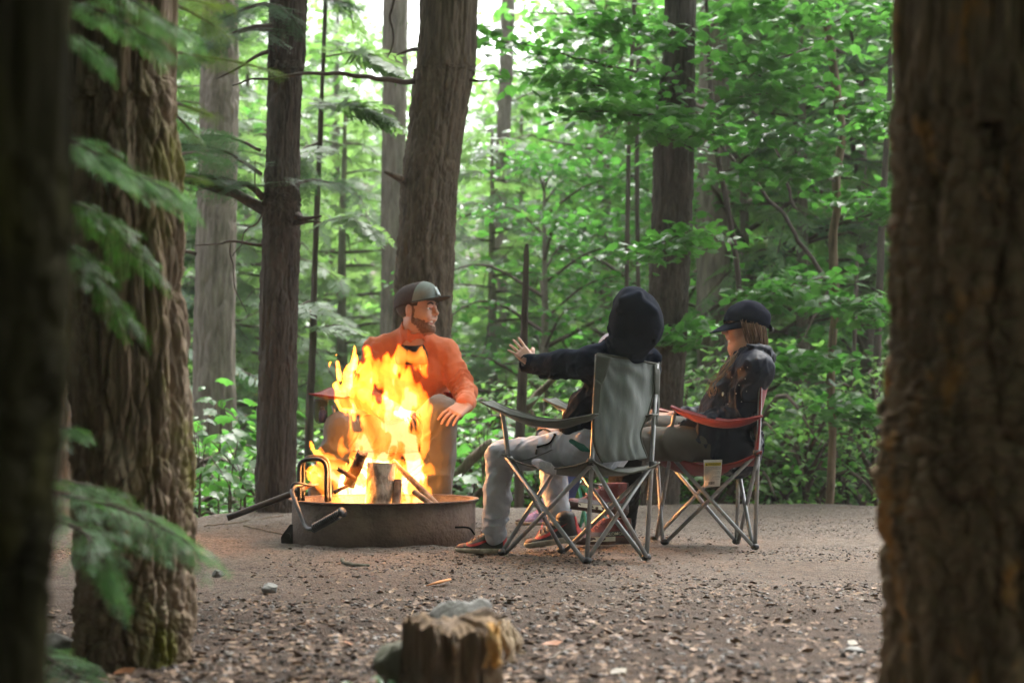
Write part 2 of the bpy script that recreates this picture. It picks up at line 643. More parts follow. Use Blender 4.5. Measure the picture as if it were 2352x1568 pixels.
def make_ground():
    ys = np.concatenate([np.linspace(-14, 1.6, 14), np.linspace(1.7, 5, 150), np.linspace(5.02, 11, 210), np.geomspace(11.1, 130, 60)])
    u = np.linspace(-1, 1, 420)
    X = np.outer(13 + np.maximum(ys - 9, 0) * 0.9, 0.33 * u + 0.67 * u ** 3)
    Y = np.repeat(ys[:, None], len(u), 1)
    V = np.stack([X, Y, gz(X, Y)], -1)
    n, m = X.shape
    i = np.arange(n * m).reshape(n, m)
    Q = np.stack([i[:-1, :-1], i[:-1, 1:], i[1:, 1:], i[1:, :-1]], -1).reshape(-1, 4)
    mt, t, o = newmat('ground')
    v = coords(t)
    sep = t.nodes.new("ShaderNodeSeparateXYZ")
    lk(t, v, sep.inputs[0])
    dirt = ramp(t, noise(t, v, 5.5, 8, 0.72), [(.3, (.085, .061, .044)), (.5, (.158, .119, .088)), (.72, (.235, .183, .14))])
    speck = ramp(t, noise(t, v, 46, 6, 0.8), [(.40, (.10, .075, .06)), (.52, (1, 1, 1)), (.68, (1.5, 1.5, 1.5))])
    dirt = mixc(t, 1.0, dirt, mixc(t, 1.0, dirt, speck, 'MULTIPLY'))
    vo = t.nodes.new("ShaderNodeTexVoronoi")
    vo.inputs['Scale'].default_value = 130
    lk(t, v, vo.inputs['Vector'])
    peb = ramp(t, vo.outputs['Color'], [(.2, (.10, .085, .075)), (.5, (.25, .21, .175)), (.85, (.42, .38, .34))])
    dirt = mixc(t, .30, dirt, peb)
    red = ramp(t, noise(t, v, 2.1, 6, .7), [(.5, (0, 0, 0)), (.68, (1, 1, 1))])
    dirt = mixc(t, mixc(t, .35, (0, 0, 0), red), dirt, (.19, .115, .08))
    # leaf mould: under the trees near the camera, and beyond the edge of the pad
    mould = ramp(t, noise(t, v, 14, 6, .7), [(.3, (.028, .02, .015)), (.55, (.075, .05, .036)), (.75, (.15, .105, .075))])
    nz = noise(t, v, 1.1, 5, .6)
    m1 = t.nodes.new("ShaderNodeMath"); m1.operation = 'MULTIPLY_ADD'
    lk(t, nz, m1.inputs[0]); m1.inputs[1].default_value = 2.6; lk(t, sep.outputs['Y'], m1.inputs[2])
    near = ramp(t, None or m1.outputs[0], [(0, (1, 1, 1)), (1, (0, 0, 0))])
    mr = t.nodes.new("ShaderNodeMapRange")
    lk(t, m1.outputs[0], mr.inputs['Value'])
    mr.inputs['From Min'].default_value = 5.3; mr.inputs['From Max'].default_value = 7.6
    mr.inputs['To Min'].default_value = 1; mr.inputs['To Max'].default_value = 0
    mr2 = t.nodes.new("ShaderNodeMapRange")
    lk(t, m1.outputs[0], mr2.inputs['Value'])
    mr2.inputs['From Min'].default_value = 11.3; mr2.inputs['From Max'].default_value = 12.2
    mx = t.nodes.new("ShaderNodeMath"); mx.operation = 'MAXIMUM'
    lk(t, mr.outputs[0], mx.inputs[0]); lk(t, mr2.outputs[0], mx.inputs[1])
    col = mixc(t, mx.outputs[0], dirt, mould)
    h = noise(t, v, 130, 5, .75)
    ad = t.nodes.new("ShaderNodeMath"); ad.operation = 'ADD'
    lk(t, h, ad.inputs[0]); lk(t, vo.outputs['Distance'], ad.inputs[1])
    pbsdf(t, o, col, .9, 0, bumpn(t, ad.outputs[0], .9, .012), 0, .25)
    return struct('ground', V, [Q], mt)
make_ground()

# ------------------------------------------------------------------ litter on the ground
def inst(tV, tF, pos, R, s):
    """joined copies of a template: pos (n,3), R (n,3,3), s (n) or (n,3)"""
    pos = np.asarray(pos, float)
    s = np.asarray(s, float)
    s = s[:, None, None] if s.ndim == 1 else s[:, None, :]
    V = np.einsum('nij,ntj->nti', R, tV[None] * s) + pos[:, None]
    off = (np.arange(len(pos)) * len(tV))[:, None, None]
    return V.reshape(-1, 3), [(f[None] + off).reshape(-1, f.shape[1]) for f in tF]

def Rz(a):
    c, s, z, o = np.cos(a), np.sin(a), np.zeros_like(a), np.ones_like(a)
    return np.stack([np.stack([c, -s, z], -1), np.stack([s, c, z], -1), np.stack([z, z, o], -1)], -2)

def Rx(a):
    c, s, z, o = np.cos(a), np.sin(a), np.zeros_like(a), np.ones_like(a)
    return np.stack([np.stack([o, z, z], -1), np.stack([z, c, -s], -1), np.stack([z, s, c], -1)], -2)

def Ry(a):
    c, s, z, o = np.cos(a), np.sin(a), np.zeros_like(a), np.ones_like(a)
    return np.stack([np.stack([c, z, s], -1), np.stack([z, o, z], -1), np.stack([-s, z, c], -1)], -2)

def stone_tpl(seed, flat=.6):
    r = np.random.default_rng(seed)
    V, Q = ball((0, 0, 0), 1, 4, 6)
    V = V * (1 + .28 * vnoise(V * 1.3 + seed, seed))[:, None]
    V[:, 2] *= flat
    return V, [Q]

def scatter_xy(n, y0, y1, pw=1.0):
    y = y0 + (y1 - y0) * rng.random(n) ** pw
    x = (rng.random(n) * 2 - 1) * (0.40 * y + 0.35)
    return x, y

def litter(name, n, y0, y1, pw, smin, smax, tpls, mats, lab, tilt=.4):
    for k, (tp, mt) in enumerate(zip(tpls, mats)):
        x, y = scatter_xy(n, y0, y1, pw)
        ok = y < crest(x) - .05
        x, y = x[ok], y[ok]
        cl = vnoise(np.stack([x, y, 0 * x], -1) / .7, 31 + k) * 1.2 + .34
        ok = rng.random(len(x)) < cl + np.clip((5.2 - y) * .5, 0, 1)
        x, y = x[ok], y[ok]
        z = gz(x, y)
        R = Rz(rng.random(len(x)) * 6.28) @ Rx(rng.normal(0, tilt, len(x))) @ Ry(rng.normal(0, tilt * .6, len(x)))
        s = (smin + (smax - smin) * rng.random(len(x)) ** 2.6) * np.clip(1.25 - (y - 3) * .12, .55, 1.25)
        V, Fs = inst(*tp, np.stack([x, y, z + s * .12], -1), R, s)
        o = obj(name, V, Fs, mt, None, False)
        tag(o, lab[k], None, None, 'stuff')

chip = (np.array([[-1, -.35, 0], [-.2, -.5, .12], [.9, -.3, .02], [1.1, .1, .1], [.3, .45, .16], [-.8, .4, .03], [-.6, 0, -.08]]), [np.array([[0, 1, 4, 5]]), np.array([[1, 2, 3, 4]])])
leafd = (np.array([[-1, 0, 0], [-.4, -.45, .16], [.3, -.5, .1], [1, 0, .22], [.35, .5, .15], [-.35, .45, .05], [0, 0, -.05]]), [np.array([[0, 1, 6], [1, 2, 6], [2, 3, 6], [3, 4, 6], [4, 5, 6], [5, 0, 6]])])
needle = (np.array([[-1, -.04, 0], [1, -.03, .1], [1, .03, .1], [-1, .04, 0]]), [np.array([[0, 1, 2, 3]])])
def facemat(name, stops, rough=.8, vary=37.0):
    m, t, o = newmat(name)
    v = coords(t)
    n = noise(t, v, vary, 2, .5)
    pbsdf(t, o, ramp(t, n, stops), rough, 0, None, 0, .4)
    return m
M['chipmat'] = facemat('wood_chips', [(.25, (.035, .022, .016)), (.42, (.11, .065, .042)), (.55, (.19, .125, .083)), (.7, (.27, .185, .12)), (.78, (.30, .13, .05))])
M['deadleaf'] = facemat('dead_leaves', [(.25, (.05, .03, .02)), (.5, (.15, .09, .055)), (.62, (.24, .155, .09)), (.74, (.31, .235, .165))], .6)
M['pebble'] = facemat('pebbles', [(.25, (.05, .048, .05)), (.45, (.13, .12, .115)), (.6, (.20, .18, .16)), (.75, (.33, .305, .28))], .65, 29.0)
M['grit'] = facemat('grit', [(.3, (.022, .017, .013)), (.48, (.06, .046, .036)), (.58, (.16, .13, .105)), (.75, (.36, .31, .26))], .85, 41.0)
M['darkbit'] = facemat('dark_bits', [(.3, (.014, .010, .008)), (.6, (.05, .033, .024)), (.75, (.11, .07, .045))], .7)
M['needlemat'] = facemat('dry_needles', [(.3, (.12, .06, .03)), (.6, (.32, .20, .11)), (.75, (.5, .36, .22))], .7)
litter('gravel', 16000, 2.3, 10.2, 1.2, .002, .0085, [stone_tpl(3)], [M['pebble']], ['small grey gravel strewn over the campsite dirt'])
litter('bark_debris', 26000, 2.3, 10.2, 1.9, .003, .014, [chip], [M['chipmat']], ['brown bark chips strewn over the bare ground'], .35)
litter('dirt_debris', 34000, 4.2, 10.3, .85, .0035, .0105, [chip], [M['grit']], ['small dark and pale grit pressed into the packed dirt'], .5)
litter('leaf_debris', 16000, 2.3, 8.5, 2.2, .004, .018, [leafd], [M['deadleaf']], ['dead leaf scraps mixed through the forest floor'], .4)
litter('soil_debris', 17000, 2.3, 9.8, 1.5, .002, .0095, [stone_tpl(9, .7)], [M['darkbit']], ['dark crumbs of soil scattered over the ground'], .4)
litter('dry_needle_debris', 5000, 2.3, 9.8, 1.3, .008, .035, [needle], [M['needlemat']], ['dry needles and straw lying on the ground'], .12)

# ------------------------------------------------------------------ trunks
def trunk_mesh(path, nseg, dz, amp=.012, fr=30.0, seed=0, vz=.14, flare=0.0, sharp=2.2, plates=False):
    """path rows: x, y, z, r"""
    L = np.linalg.norm(np.diff(np.asarray(path)[:, :3], axis=0), axis=1).sum()
    p = spline(path, max(4, int(L / dz)))
    C, r = p[:, :3], p[:, 3]
    a = np.linspace(0, 2 * pi, nseg, endpoint=False)
    z = np.linspace(0, L, len(p))
    ca, sa = np.cos(a)[None, :], np.sin(a)[None, :]
    rr = r[:, None] * np.ones_like(ca)
    base = np.clip(1 - z / .45, 0, 1)[:, None] ** 2
    rr = rr * (1 + flare * base * (1 + .5 * np.cos(a * 5 + seed)[None, :] + .3 * np.cos(a * 3 + seed * 2)[None, :]))
    q = np.stack([ca * r.mean() * fr + 0 * rr, sa * r.mean() * fr + 0 * rr, z[:, None] * fr * vz + 0 * rr], -1)
    wq = q * .45
    q2 = q + np.stack([vnoise(wq, seed + 1), vnoise(wq + 9.1, seed + 2), vnoise(wq * .8, seed + 3)], -1) * .6
    n1 = vnoise(q2, seed)
    n2 = vnoise(q2 * np.array([2.3, 2.3, 3.5]), seed + 7)
    if plates:
        sh_ = q2.shape[:2]
        f1, f2, rn = worley((q2 * np.array([.95, .95, 1.0])).reshape(-1, 3), seed)
        e = (f2 - f1).reshape(sh_)
        g1, g2, rn2 = worley((q2 * np.array([2.4, 2.4, 2.6]) + 5).reshape(-1, 3), seed + 3)
        e2 = (g2 - g1).reshape(sh_)
        fur = np.clip(np.abs(vnoise(q * np.array([.55, .55, .25]), seed + 21)) * 4.5, 0, 1) ** .6
        d = np.clip(e * 3.2, 0, 1) ** .6 * .55 + .28 * rn.reshape(sh_) + np.clip(e2 * 3, 0, 1) ** .7 * .20 + .10 * rn2.reshape(sh_) + .85 * fur + .16 * n2 - 1.2
        d = d + .35 * vnoise(q * .3, seed + 9) + .10 * vnoise(q2 * np.array([7, 7, 9.0]), seed + 11)
    else:
        d = np.clip(np.abs(n1) * sharp, 0, 1) ** .7 - .6 + .30 * n2 + .5 * vnoise(q * .3, seed + 9) + .16 * vnoise(q2 * np.array([5, 5, 9.0]), seed + 11)
    rr = rr + amp * d
    X = C[:, None, 0] + rr * ca
    Y = C[:, None, 1] + rr * sa
    Z = C[:, None, 2] + 0 * rr
    V = np.stack([X, Y, Z], -1).reshape(-1, 3)
    m = len(p)
    i = np.arange(m - 1)[:, None] * nseg
    j = np.arange(nseg)[None, :]
    j2 = (j + 1) % nseg
    Q = np.stack([i + j, i + j2, i + nseg + j2, i + nseg + j], -1).reshape(-1, 4)
    return V, Q

def edges(y_list, Y):
    """picture rows (py, left px, right px) of a trunk -> path at distance Y, extended below and above the frame"""
    rows = []
    for py, a, b in y_list:
        c = P((a + b) / 2, py, Y)
        rows.append([c[0], Y, c[2], (b - a) / 2 / F * Y])
    return np.array(sorted(rows, key=lambda r: r[2]))

def ext(path, zlo, zhi, taper=.6):
    p = np.asarray(path)
    d0 = (p[0] - p[1]) / max(1e-6, p[1][2] - p[0][2])
    d1 = (p[-1] - p[-2]) / max(1e-6, p[-1][2] - p[-2][2])
    out = [r for r in p]
    if zlo < p[0][2]:
        b = p[0].copy(); b[:2] += d0[:2] * (p[0][2] - zlo) * .5; b[2] = zlo; b[3] *= 1.06
        out.insert(0, b)
    if zhi > p[-1][2]:
        b = p[-1].copy(); b[:2] += d1[:2] * (zhi - p[-1][2]) * .5; b[2] = zhi; b[3] *= taper
        out.append(b)
    return np.array(out)

# ------------------------------------------------------------------ foliage
def spray_tpl(fine=False, seed=1):
    """flat hemlock spray, one unit long, along +x"""
    r = np.random.default_rng(seed)
    V, Q = [], []
    def quad(a, b, w, z0=0.0, z1=0.0):
        a, b = A(a[0], a[1], z0), A(b[0], b[1], z1)
        d = nrm(b - a)
        n = A(-d[1], d[0], 0) * w
        k = len(V)
        m = a + (b - a) * .45
        V.extend([a, m - n, b, m + n])
        Q.append([k, k + 1, k + 2, k + 3])
    n = 6 if fine else 8
    for i in range(n):
        x = .06 + .9 * i / n
        l = (.5 if fine else .46) * (1 - x) ** .8 + .08
        for sgn in (-1, 1):
            ang = radians(52 + r.normal(0, 5)) * sgn
            xs = x + r.normal(0, .012)
            e = (xs + l * cos(ang) * r.uniform(.85, 1.1), l * sin(ang))
            dz = -.10 * l + r.normal(0, .02)
            if not fine:
                quad((xs, 0), e, .034 + r.random() * .02, 0, dz)
            else:
                k = max(3, int(l / .030))
                dx = A(e[0] - xs, e[1])
                dd = dx / np.linalg.norm(dx)
                pn = A(-dd[1], dd[0])
                for q in range(k):
                    b = A(xs, 0) + dx * (q + .6) / k
                    for s2 in (-1, 1):
                        tip = b + dd * .022 + pn * s2 * .043 * r.uniform(.8, 1.1)
                        quad(b, tip, .0062, dz * (q + .5) / k, dz * (q + .5) / k + r.normal(0, .008))
    if fine:
        for q in range(30):
            b = A(.02 + .96 * q / 30, 0)
            for s2 in (-1, 1):
                quad(b, b + A(.022, s2 * .044), .0062, 0, r.normal(0, .008))
    else:
        quad((.0, 0), (1, 0), .03)
    V = np.array(V)
    V[:, 2] -= .16 * V[:, 0] ** 2
    return V, [np.array(Q)]

SPRAY, SPRAY2, SPRAYF = spray_tpl(False, 1), spray_tpl(False, 2), spray_tpl(True, 3)

def maple_tpl():
    half = [(0, 0), (-.08, .20), (.10, .27), (.10, .46), (.30, .36), (.42, .56), (.52, .30), (.66, .34), (.70, .17), (1.0, 0)]
    V = [(.34, 0)] + half + [(x, -y) for x, y in half[1:-1]]
    V = np.array([(x, y, -.22 * abs(y) - .14 * x * x) for x, y in V])
    n = len(half)
    T = [[0, i + 1, i] for i in range(1, n)]
    mir = [1] + list(range(n + 1, 2 * n - 1)) + [n]
    T += [[0, mir[i], mir[i + 1]] for i in range(len(mir) - 1)]
    return V, [np.array(T)]
MAPLE = maple_tpl()
def oval_tpl():
    V = np.array([(0, 0, 0), (.25, .2, -.03), (.6, .24, -.06), (1, 0, -.2), (.6, -.24, -.06), (.25, -.2, -.03), (.3, 0, .03), (.65, 0, .0)])
    T = np.array([[0, 6, 1], [1, 6, 7], [1, 7, 2], [2, 7, 3], [0, 5, 6], [5, 4, 7], [5, 7, 6], [4, 3, 7]])
    return V, [T]
OVAL = oval_tpl()

def dirframe(d, up, roll):
    """(n,3) forward directions -> (n,3,3), z close to up, rolled"""
    d = d / np.maximum(np.linalg.norm(d, axis=1, keepdims=True), 1e-9)
    y = np.cross(up, d)
    y /= np.maximum(np.linalg.norm(y, axis=1, keepdims=True), 1e-9)
    z = np.cross(d, y)
    c, s = np.cos(roll)[:, None], np.sin(roll)[:, None]
    return np.stack([d, y * c + z * s, z * c - y * s], -1)

def bough_points(path, n, L, r, spread=62, dens=1.0):
    """spray positions and directions along a bough, alternating to the sides"""
    p = spline(path, 60)
    t = np.linspace(.12, 1, n) ** .85
    i = np.clip((t * 59).astype(int), 0, 58)
    pos = p[i, :3]
    d = p[i + 1, :3] - p[i, :3]
    d /= np.linalg.norm(d, axis=1, keepdims=True)
    sg = np.where(np.arange(n) % 2 == 0, 1, -1)
    ang = np.radians(spread * (1 - .55 * t) + r.normal(0, 10, n)) * sg
    side = np.cross(np.array([0, 0, 1.0]), d)
    side /= np.maximum(np.linalg.norm(side, axis=1, keepdims=True), 1e-9)
    dd = d * np.cos(ang)[:, None] + side * np.sin(ang)[:, None]
    dd[:, 2] += r.normal(-.10, .10, n)
    s = L * (1 - .45 * t) * r.uniform(.75, 1.2, n)
    return pos, dd, s

def hemlock_crown(seed, zlo, zhi, R0, nb, L=.62, ns=11, shape=1.0):
    r = np.random.default_rng(seed)
    Ps, Ds, Ss, br = [], [], [], MB()
    for k in range(nb):
        f = (k + r.random()) / nb
        z = zlo + (zhi - zlo) * f
        R = R0 * (1 - f) ** shape * r.uniform(.65, 1.1) + .35
        az = k * 2.4 + r.normal(0, .4)
        d = A(cos(az), sin(az), 0)
        tip = A(0, 0, z) + d * R + A(0, 0, -.22 * R + r.normal(0, .12) * R)
        mid = A(0, 0, z) + d * R * .5 + A(0, 0, .03 * R)
        path = np.array([A(0, 0, z), mid, tip])
        p, dd, s = bough_points(path, int(ns * (.5 + R / R0)), L, r)
        Ps.append(p); Ds.append(dd); Ss.append(s)
        br.tube(spline(path, 6), np.linspace(.022, .005, 6) * (R / R0 + .3), 4, False)
    Ps, Ds, Ss = np.concatenate(Ps), np.concatenate(Ds), np.concatenate(Ss)
    up = np.array([0, 0, 1.0]) + r.normal(0, .22, (len(Ps), 3))
    Rm = dirframe(Ds, up, r.normal(0, .25, len(Ps)))
    V, Fs = inst(*(SPRAY if seed % 2 else SPRAY2), Ps, Rm, Ss)
    return (V, Fs), br.out()

def leaf_cloud(seed, centers, n_per, spread, size, tpl, flatness=.22, droop=.3):
    r = np.random.default_rng(seed)
    c = np.repeat(centers, n_per, 0)
    n = len(c)
    p = c + r.normal(0, 1, (n, 3)) * np.array([spread, spread, spread * flatness])
    az = r.random(n) * 6.28
    d = np.stack([np.cos(az), np.sin(az), -droop + r.normal(0, .25, n)], -1)
    up = np.array([0, 0, 1.0]) + r.normal(0, .2, (n, 3))
    return p, dirframe(d, up, r.normal(0, .3, n)), size * r.uniform(.6, 1.25, n)

def broad_crown(seed, zlo, zhi, R0, nb, per, size, spread=.42, tpl=None):
    """layered broadleaf crown: limbs with flat shelves of leaves"""
    r = np.random.default_rng(seed)
    C, br = [], MB()
    for k in range(nb):
        f = (k + r.random()) / nb
        z = zlo + (zhi - zlo) * f
        R = R0 * math.sqrt(max(.05, 1 - (2 * f - .85) ** 2 * .75)) * r.uniform(.55, 1.1)
        az = k * 2.4 + r.normal(0, .5)
        d = A(cos(az), sin(az), 0)
        path = np.array([A(0, 0, z - .3), A(0, 0, z) + d * R * .5 + A(0, 0, .1 * R), A(0, 0, z) + d * R + A(0, 0, r.normal(.0, .12) * R)])
        p = spline(path, 8)
        br.tube(p, np.linspace(.025, .004, 8) * (.4 + R / R0), 4, False)
        for q in range(3, 8):
            C.append(p[q] + r.normal(0, .16, 3) * A(1, 1, .4))
    C = np.array(C)
    p, Rm, s = leaf_cloud(seed, C, per, spread, size, None)
    V, Fs = inst(*(tpl or MAPLE), p, Rm, s)
    return (V, Fs), br.out()

def crown_mesh(name, gen, mat):
    (V, Fs), (bV, bF) = gen
    a = meshdata(name, V, Fs, mat, False)
    b = meshdata(name + '_limbs', bV, bF, M['twig'], True)
    return a, b

CR = {}
CR['hemA'] = crown_mesh('hemlock_crown', hemlock_crown(11, .8, 12.5, 3.1, 92), M['hemlock_pale'])
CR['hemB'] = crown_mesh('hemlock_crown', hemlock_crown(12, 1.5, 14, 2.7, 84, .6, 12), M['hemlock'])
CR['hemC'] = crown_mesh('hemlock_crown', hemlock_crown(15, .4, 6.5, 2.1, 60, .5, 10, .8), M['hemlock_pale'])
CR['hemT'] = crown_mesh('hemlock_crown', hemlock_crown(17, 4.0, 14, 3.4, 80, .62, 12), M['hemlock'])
CR['mapA'] = crown_mesh('broadleaf_crown', broad_crown(21, 1.6, 12, 3.3, 52, 24, .16), M['maple_light'])
CR['mapB'] = crown_mesh('broadleaf_crown', broad_crown(22, .9, 6.8, 2.2, 34, 24, .10, .30), M['maple'])
CR['mapC'] = crown_mesh('broadleaf_crown', broad_crown(23, 1.2, 11, 2.8, 44, 22, .13), M['maple'])
CR['shr'] = crown_mesh('shrub_crown', broad_crown(24, .15, 1.3, .75, 17, 8, .075, .13, OVAL), M['maple_light'])
CR['shrB'] = crown_mesh('shrub_crown', broad_crown(25, .1, 1.0, .8, 17, 9, .07, .13, MAPLE), M['maple'])

TRV, TRQ = trunk_mesh(np.array([[0, 0, -.6, .17], [.05, .02, 4, .14], [-.04, .05, 9, .09], [0, 0, 13, .03]]), 14, .4, .012, 9, 5)
TRUNKS = {n: meshdata('trunk', TRV, [TRQ], M[n]) for n in ('bark_dark', 'bark_pale', 'bark_brown')}

def wood_tree(name, label, cat, x, y, crown, scale, rot, bark='bark_pale', trunk=True, group=None, sink=.1, tw=1.0):
    z = float(gz(x, y, False)) - sink
    t = bpy.data.objects.new(name, None)
    COL.objects.link(t)
    t.location = (x, y, z)
    t.rotation_euler = (0, 0, rot)
    t.scale = (scale, scale, scale)
    tag(t, label, cat, group)
    cm, bm = CR[crown]
    for nm, me in (('crown', cm), ('branch', bm)) + ((('trunk', TRUNKS[bark]),) if trunk else ()):
        o = bpy.data.objects.new(nm, me)
        COL.objects.link(o)
        o.parent = t
        if nm == 'trunk':
            o.scale = (tw * (.55 if crown in ('hemC', 'mapB') else 1), tw * (.55 if crown in ('hemC', 'mapB') else 1), 1.0 if crown[:3] == 'hem' and crown != 'hemC' else (.85 if crown in ('mapA', 'mapC') else .5))
        if nm == 'crown':
            o['kind'] = 'stuff'
    return t
# ------------------------------------------------------------------ the trees one can tell apart
def big_tree(name, label, rows, Y, mat, amp=.012, fr=26, nseg=110, dz=.03, zlo=-.4, zhi=6, flare=.12, seed=1, taper=.7, group=None, cat='tree', sharp=2.2, vz=.14, plates=False):
    path = ext(edges(rows, Y), zlo, zhi, taper)
    t = thing(name, label, cat, (path[0][0], Y, zlo), group)
    V, Q = trunk_mesh(path, nseg, dz, amp, fr, seed, vz, flare, sharp, plates)
    obj('trunk', V, [Q], M[mat], t)
    return t, path

def limb(tree, rows, mat='twig', n=24, rough=.0, name='branch', label=None, sides=7):
    """rows: px, py, Y, radius"""
    p = np.array([[*P(a, b, y), r] for a, b, y, r in rows])
    s = spline(p, n)
    if rough:
        s[:, :3] += rough * np.stack([vnoise(s[:, :3] * 9, k) for k in (3, 4, 5)], -1)
    V, Q, T = tube(s[:, :3], s[:, 3], sides)
    o = obj(name, V, [Q, T] if len(T) else [Q], M[mat], tree, True, label)
    return o, s

def needles(branch, path, n, L, mat='hemlock', fine=True, seed=1, spread=62, roll=.25, upn=.2):
    r = np.random.default_rng(seed)
    p, d, s = bough_points(path[:, :3], n, L, r, spread)
    up = np.array([0, 0, 1.0]) + r.normal(0, upn, (n, 3))
    V, Fs = inst(*(SPRAYF if fine else SPRAY), p, dirframe(d, up, r.normal(0, roll, n)), s)
    o = obj('foliage', V, Fs, M[mat], branch, False)
    o['kind'] = 'stuff'
    return o

def lacy(branch, path, nsec, Lsec, mat, seed):
    """a bough with side twigs, each set with small sprays"""
    r = np.random.default_rng(seed)
    p, d, s = bough_points(path[:, :3], nsec, Lsec, r, 60)
    PP, DD, SS, tw = [], [], [], MB()
    for q in range(nsec):
        dd = nrm(d[q])
        tip = p[q] + dd * s[q] + A(0, 0, -.16 * s[q])
        sp_ = np.array([p[q], p[q] + dd * s[q] * .5 + A(r.normal(0, .006), r.normal(0, .006), 0), tip])
        a_, b_, c_ = bough_points(sp_, 13, .052, r, 58)
        PP.append(a_); DD.append(b_); SS.append(c_)
        tw.tube(spline(sp_, 6), np.linspace(.0016, .0006, 6), 4, False)
    PP, DD, SS = np.concatenate(PP), np.concatenate(DD), np.concatenate(SS)
    up = np.array([0, 0, 1.0]) + r.normal(0, .18, (len(PP), 3))
    V, Fs = inst(*SPRAYF, PP, dirframe(DD, up, r.normal(0, .22, len(PP))), SS)
    o = obj('foliage', V, Fs, M[mat], branch, False)
    o['kind'] = 'stuff'
    tw.build('twig', M['twig'], branch)

# far left, almost at the lens
TA, _ = big_tree('tree', 'dark mossy trunk close to the lens at the left edge', [(0, -420, 163), (400, -440, 146), (800, -450, 133), (1200, -470, 112), (1568, -490, 92)], 1.35, 'bark_moss', .010, 30, 140, .012, -.3, 3.5, .1, 41, plates=True)
# the big left tree
TL, TLp = big_tree('tree', 'stout ridged trunk with moss on its right edge, left of the fire ring', [(-40, 165, 390), (200, 164, 393), (600, 166, 410), (1000, 172, 427), (1300, 180, 437), (1480, 176, 441)], 3.55, 'bark_left', .024, 27, 340, .0065, -.25, 5, .13, 42, .8, None, 'tree', 2.6, .13, True)
# right foreground
TR, _ = big_tree('tree', 'thick flaking trunk with orange patches at the right edge', [(-60, 2070, 2600), (300, 2063, 2600), (600, 2056, 2600), (880, 2044, 2600), (1020, 2026, 2605), (1200, 2033, 2610), (1568, 2043, 2620)], 2.35, 'bark_right', .020, 34, 340, .0065, -.4, 4, .05, 43, .8, None, 'tree', 1.9, .24, True)
# slim lit trunk between the two left trees
big_tree('tree', 'slim pale trunk standing between the two left foreground trees', [(0, 118, 178), (600, 118, 178), (1120, 112, 182)], 8.2, 'bark_pale', .012, 26, 70, .04, -.4, 7, .1, 44)
T3, _ = big_tree('tree', 'pale grey trunk behind the leafy seedlings, left of the dark trunk', [(0, 468, 548), (300, 460, 545), (650, 448, 538), (1100, 446, 542)], 13.0, 'bark_pale', .02, 20, 90, .05, -2.2, 9, .1, 45)
T4, T4p = big_tree('tree', 'dark straight trunk with a thick limb, rooted left of the fire ring', [(0, 620, 702), (160, 616, 694), (420, 609, 688), (480, 603, 690), (640, 600, 684), (900, 593, 680), (1170, 588, 678)], 9.15, 'bark_dark', .014, 32, 160, .018, -.35, 8, .12, 46, vz=.24, plates=True)
T6, _ = big_tree('tree', 'pale trunk half hidden behind the leaning trunk', [(0, 880, 938), (400, 876, 930), (760, 874, 924), (1000, 872, 922)], 15.5, 'bark_pale', .02, 18, 60, .06, -3, 9, .1, 47)
T7, T7p = big_tree('tree', 'large leaning brown trunk behind the man in orange', [(0, 966, 1098), (180, 950, 1084), (420, 924, 1052), (640, 908, 1040), (900, 895, 1030), (1150, 880, 1030)], 9.5, 'bark_brown', .018, 28, 200, .018, -.35, 8, .15, 48, vz=.22, plates=True)
big_tree('tree', 'thin grey trunk against the bright sky gap', [(0, 1150, 1183), (250, 1143, 1174), (460, 1136, 1166), (800, 1130, 1164)], 19, 'bark_pale', .02, 14, 40, .1, -3.6, 12, .1, 49)
T10, T10p = big_tree('tree', 'dark brown trunk rising behind the hooded child', [(0, 1528, 1598), (250, 1506, 1596), (500, 1497, 1590), (720, 1488, 1580), (950, 1480, 1566), (1160, 1470, 1560)], 10.4, 'bark_dark', .015, 30, 140, .02, -.4, 8, .1, 50, vz=.24, plates=True)
T11, _ = big_tree('tree', 'pinkish grey trunk behind the woman in the cap', [(0, 1612, 1668), (300, 1604, 1674), (640, 1602, 1678), (1000, 1600, 1682)], 14, 'bark_pale', .02, 18, 80, .06, -2.6, 9, .1, 51)
T5, T5p = big_tree('sapling', 'thin dark sapling between the dark trunk and the leaning trunk', [(30, 742, 752), (300, 730, 741), (600, 717, 730), (800, 710, 726), (980, 700, 720)], 11.2, 'bark_dark', .005, 30, 20, .06, -1.1, 5, .1, 52)
big_tree('tree', 'grey trunk seen just right of the ridged left trunk', [(0, 378, 402), (300, 372, 402), (600, 372, 400)], 16, 'bark_pale', .015, 18, 40, .08, -3, 9, .1, 60)
SN, _ = big_tree('dead_snag', 'broken dead stem with a pointed red-brown top', [(560, 1207, 1213), (590, 1203, 1215), (700, 1198, 1214), (850, 1190, 1211), (1000, 1184, 1206)], 10.2, 'bark_dark', .006, 30, 30, .05, -.6, 1.86, .1, 53, .2, None, 'dead tree')
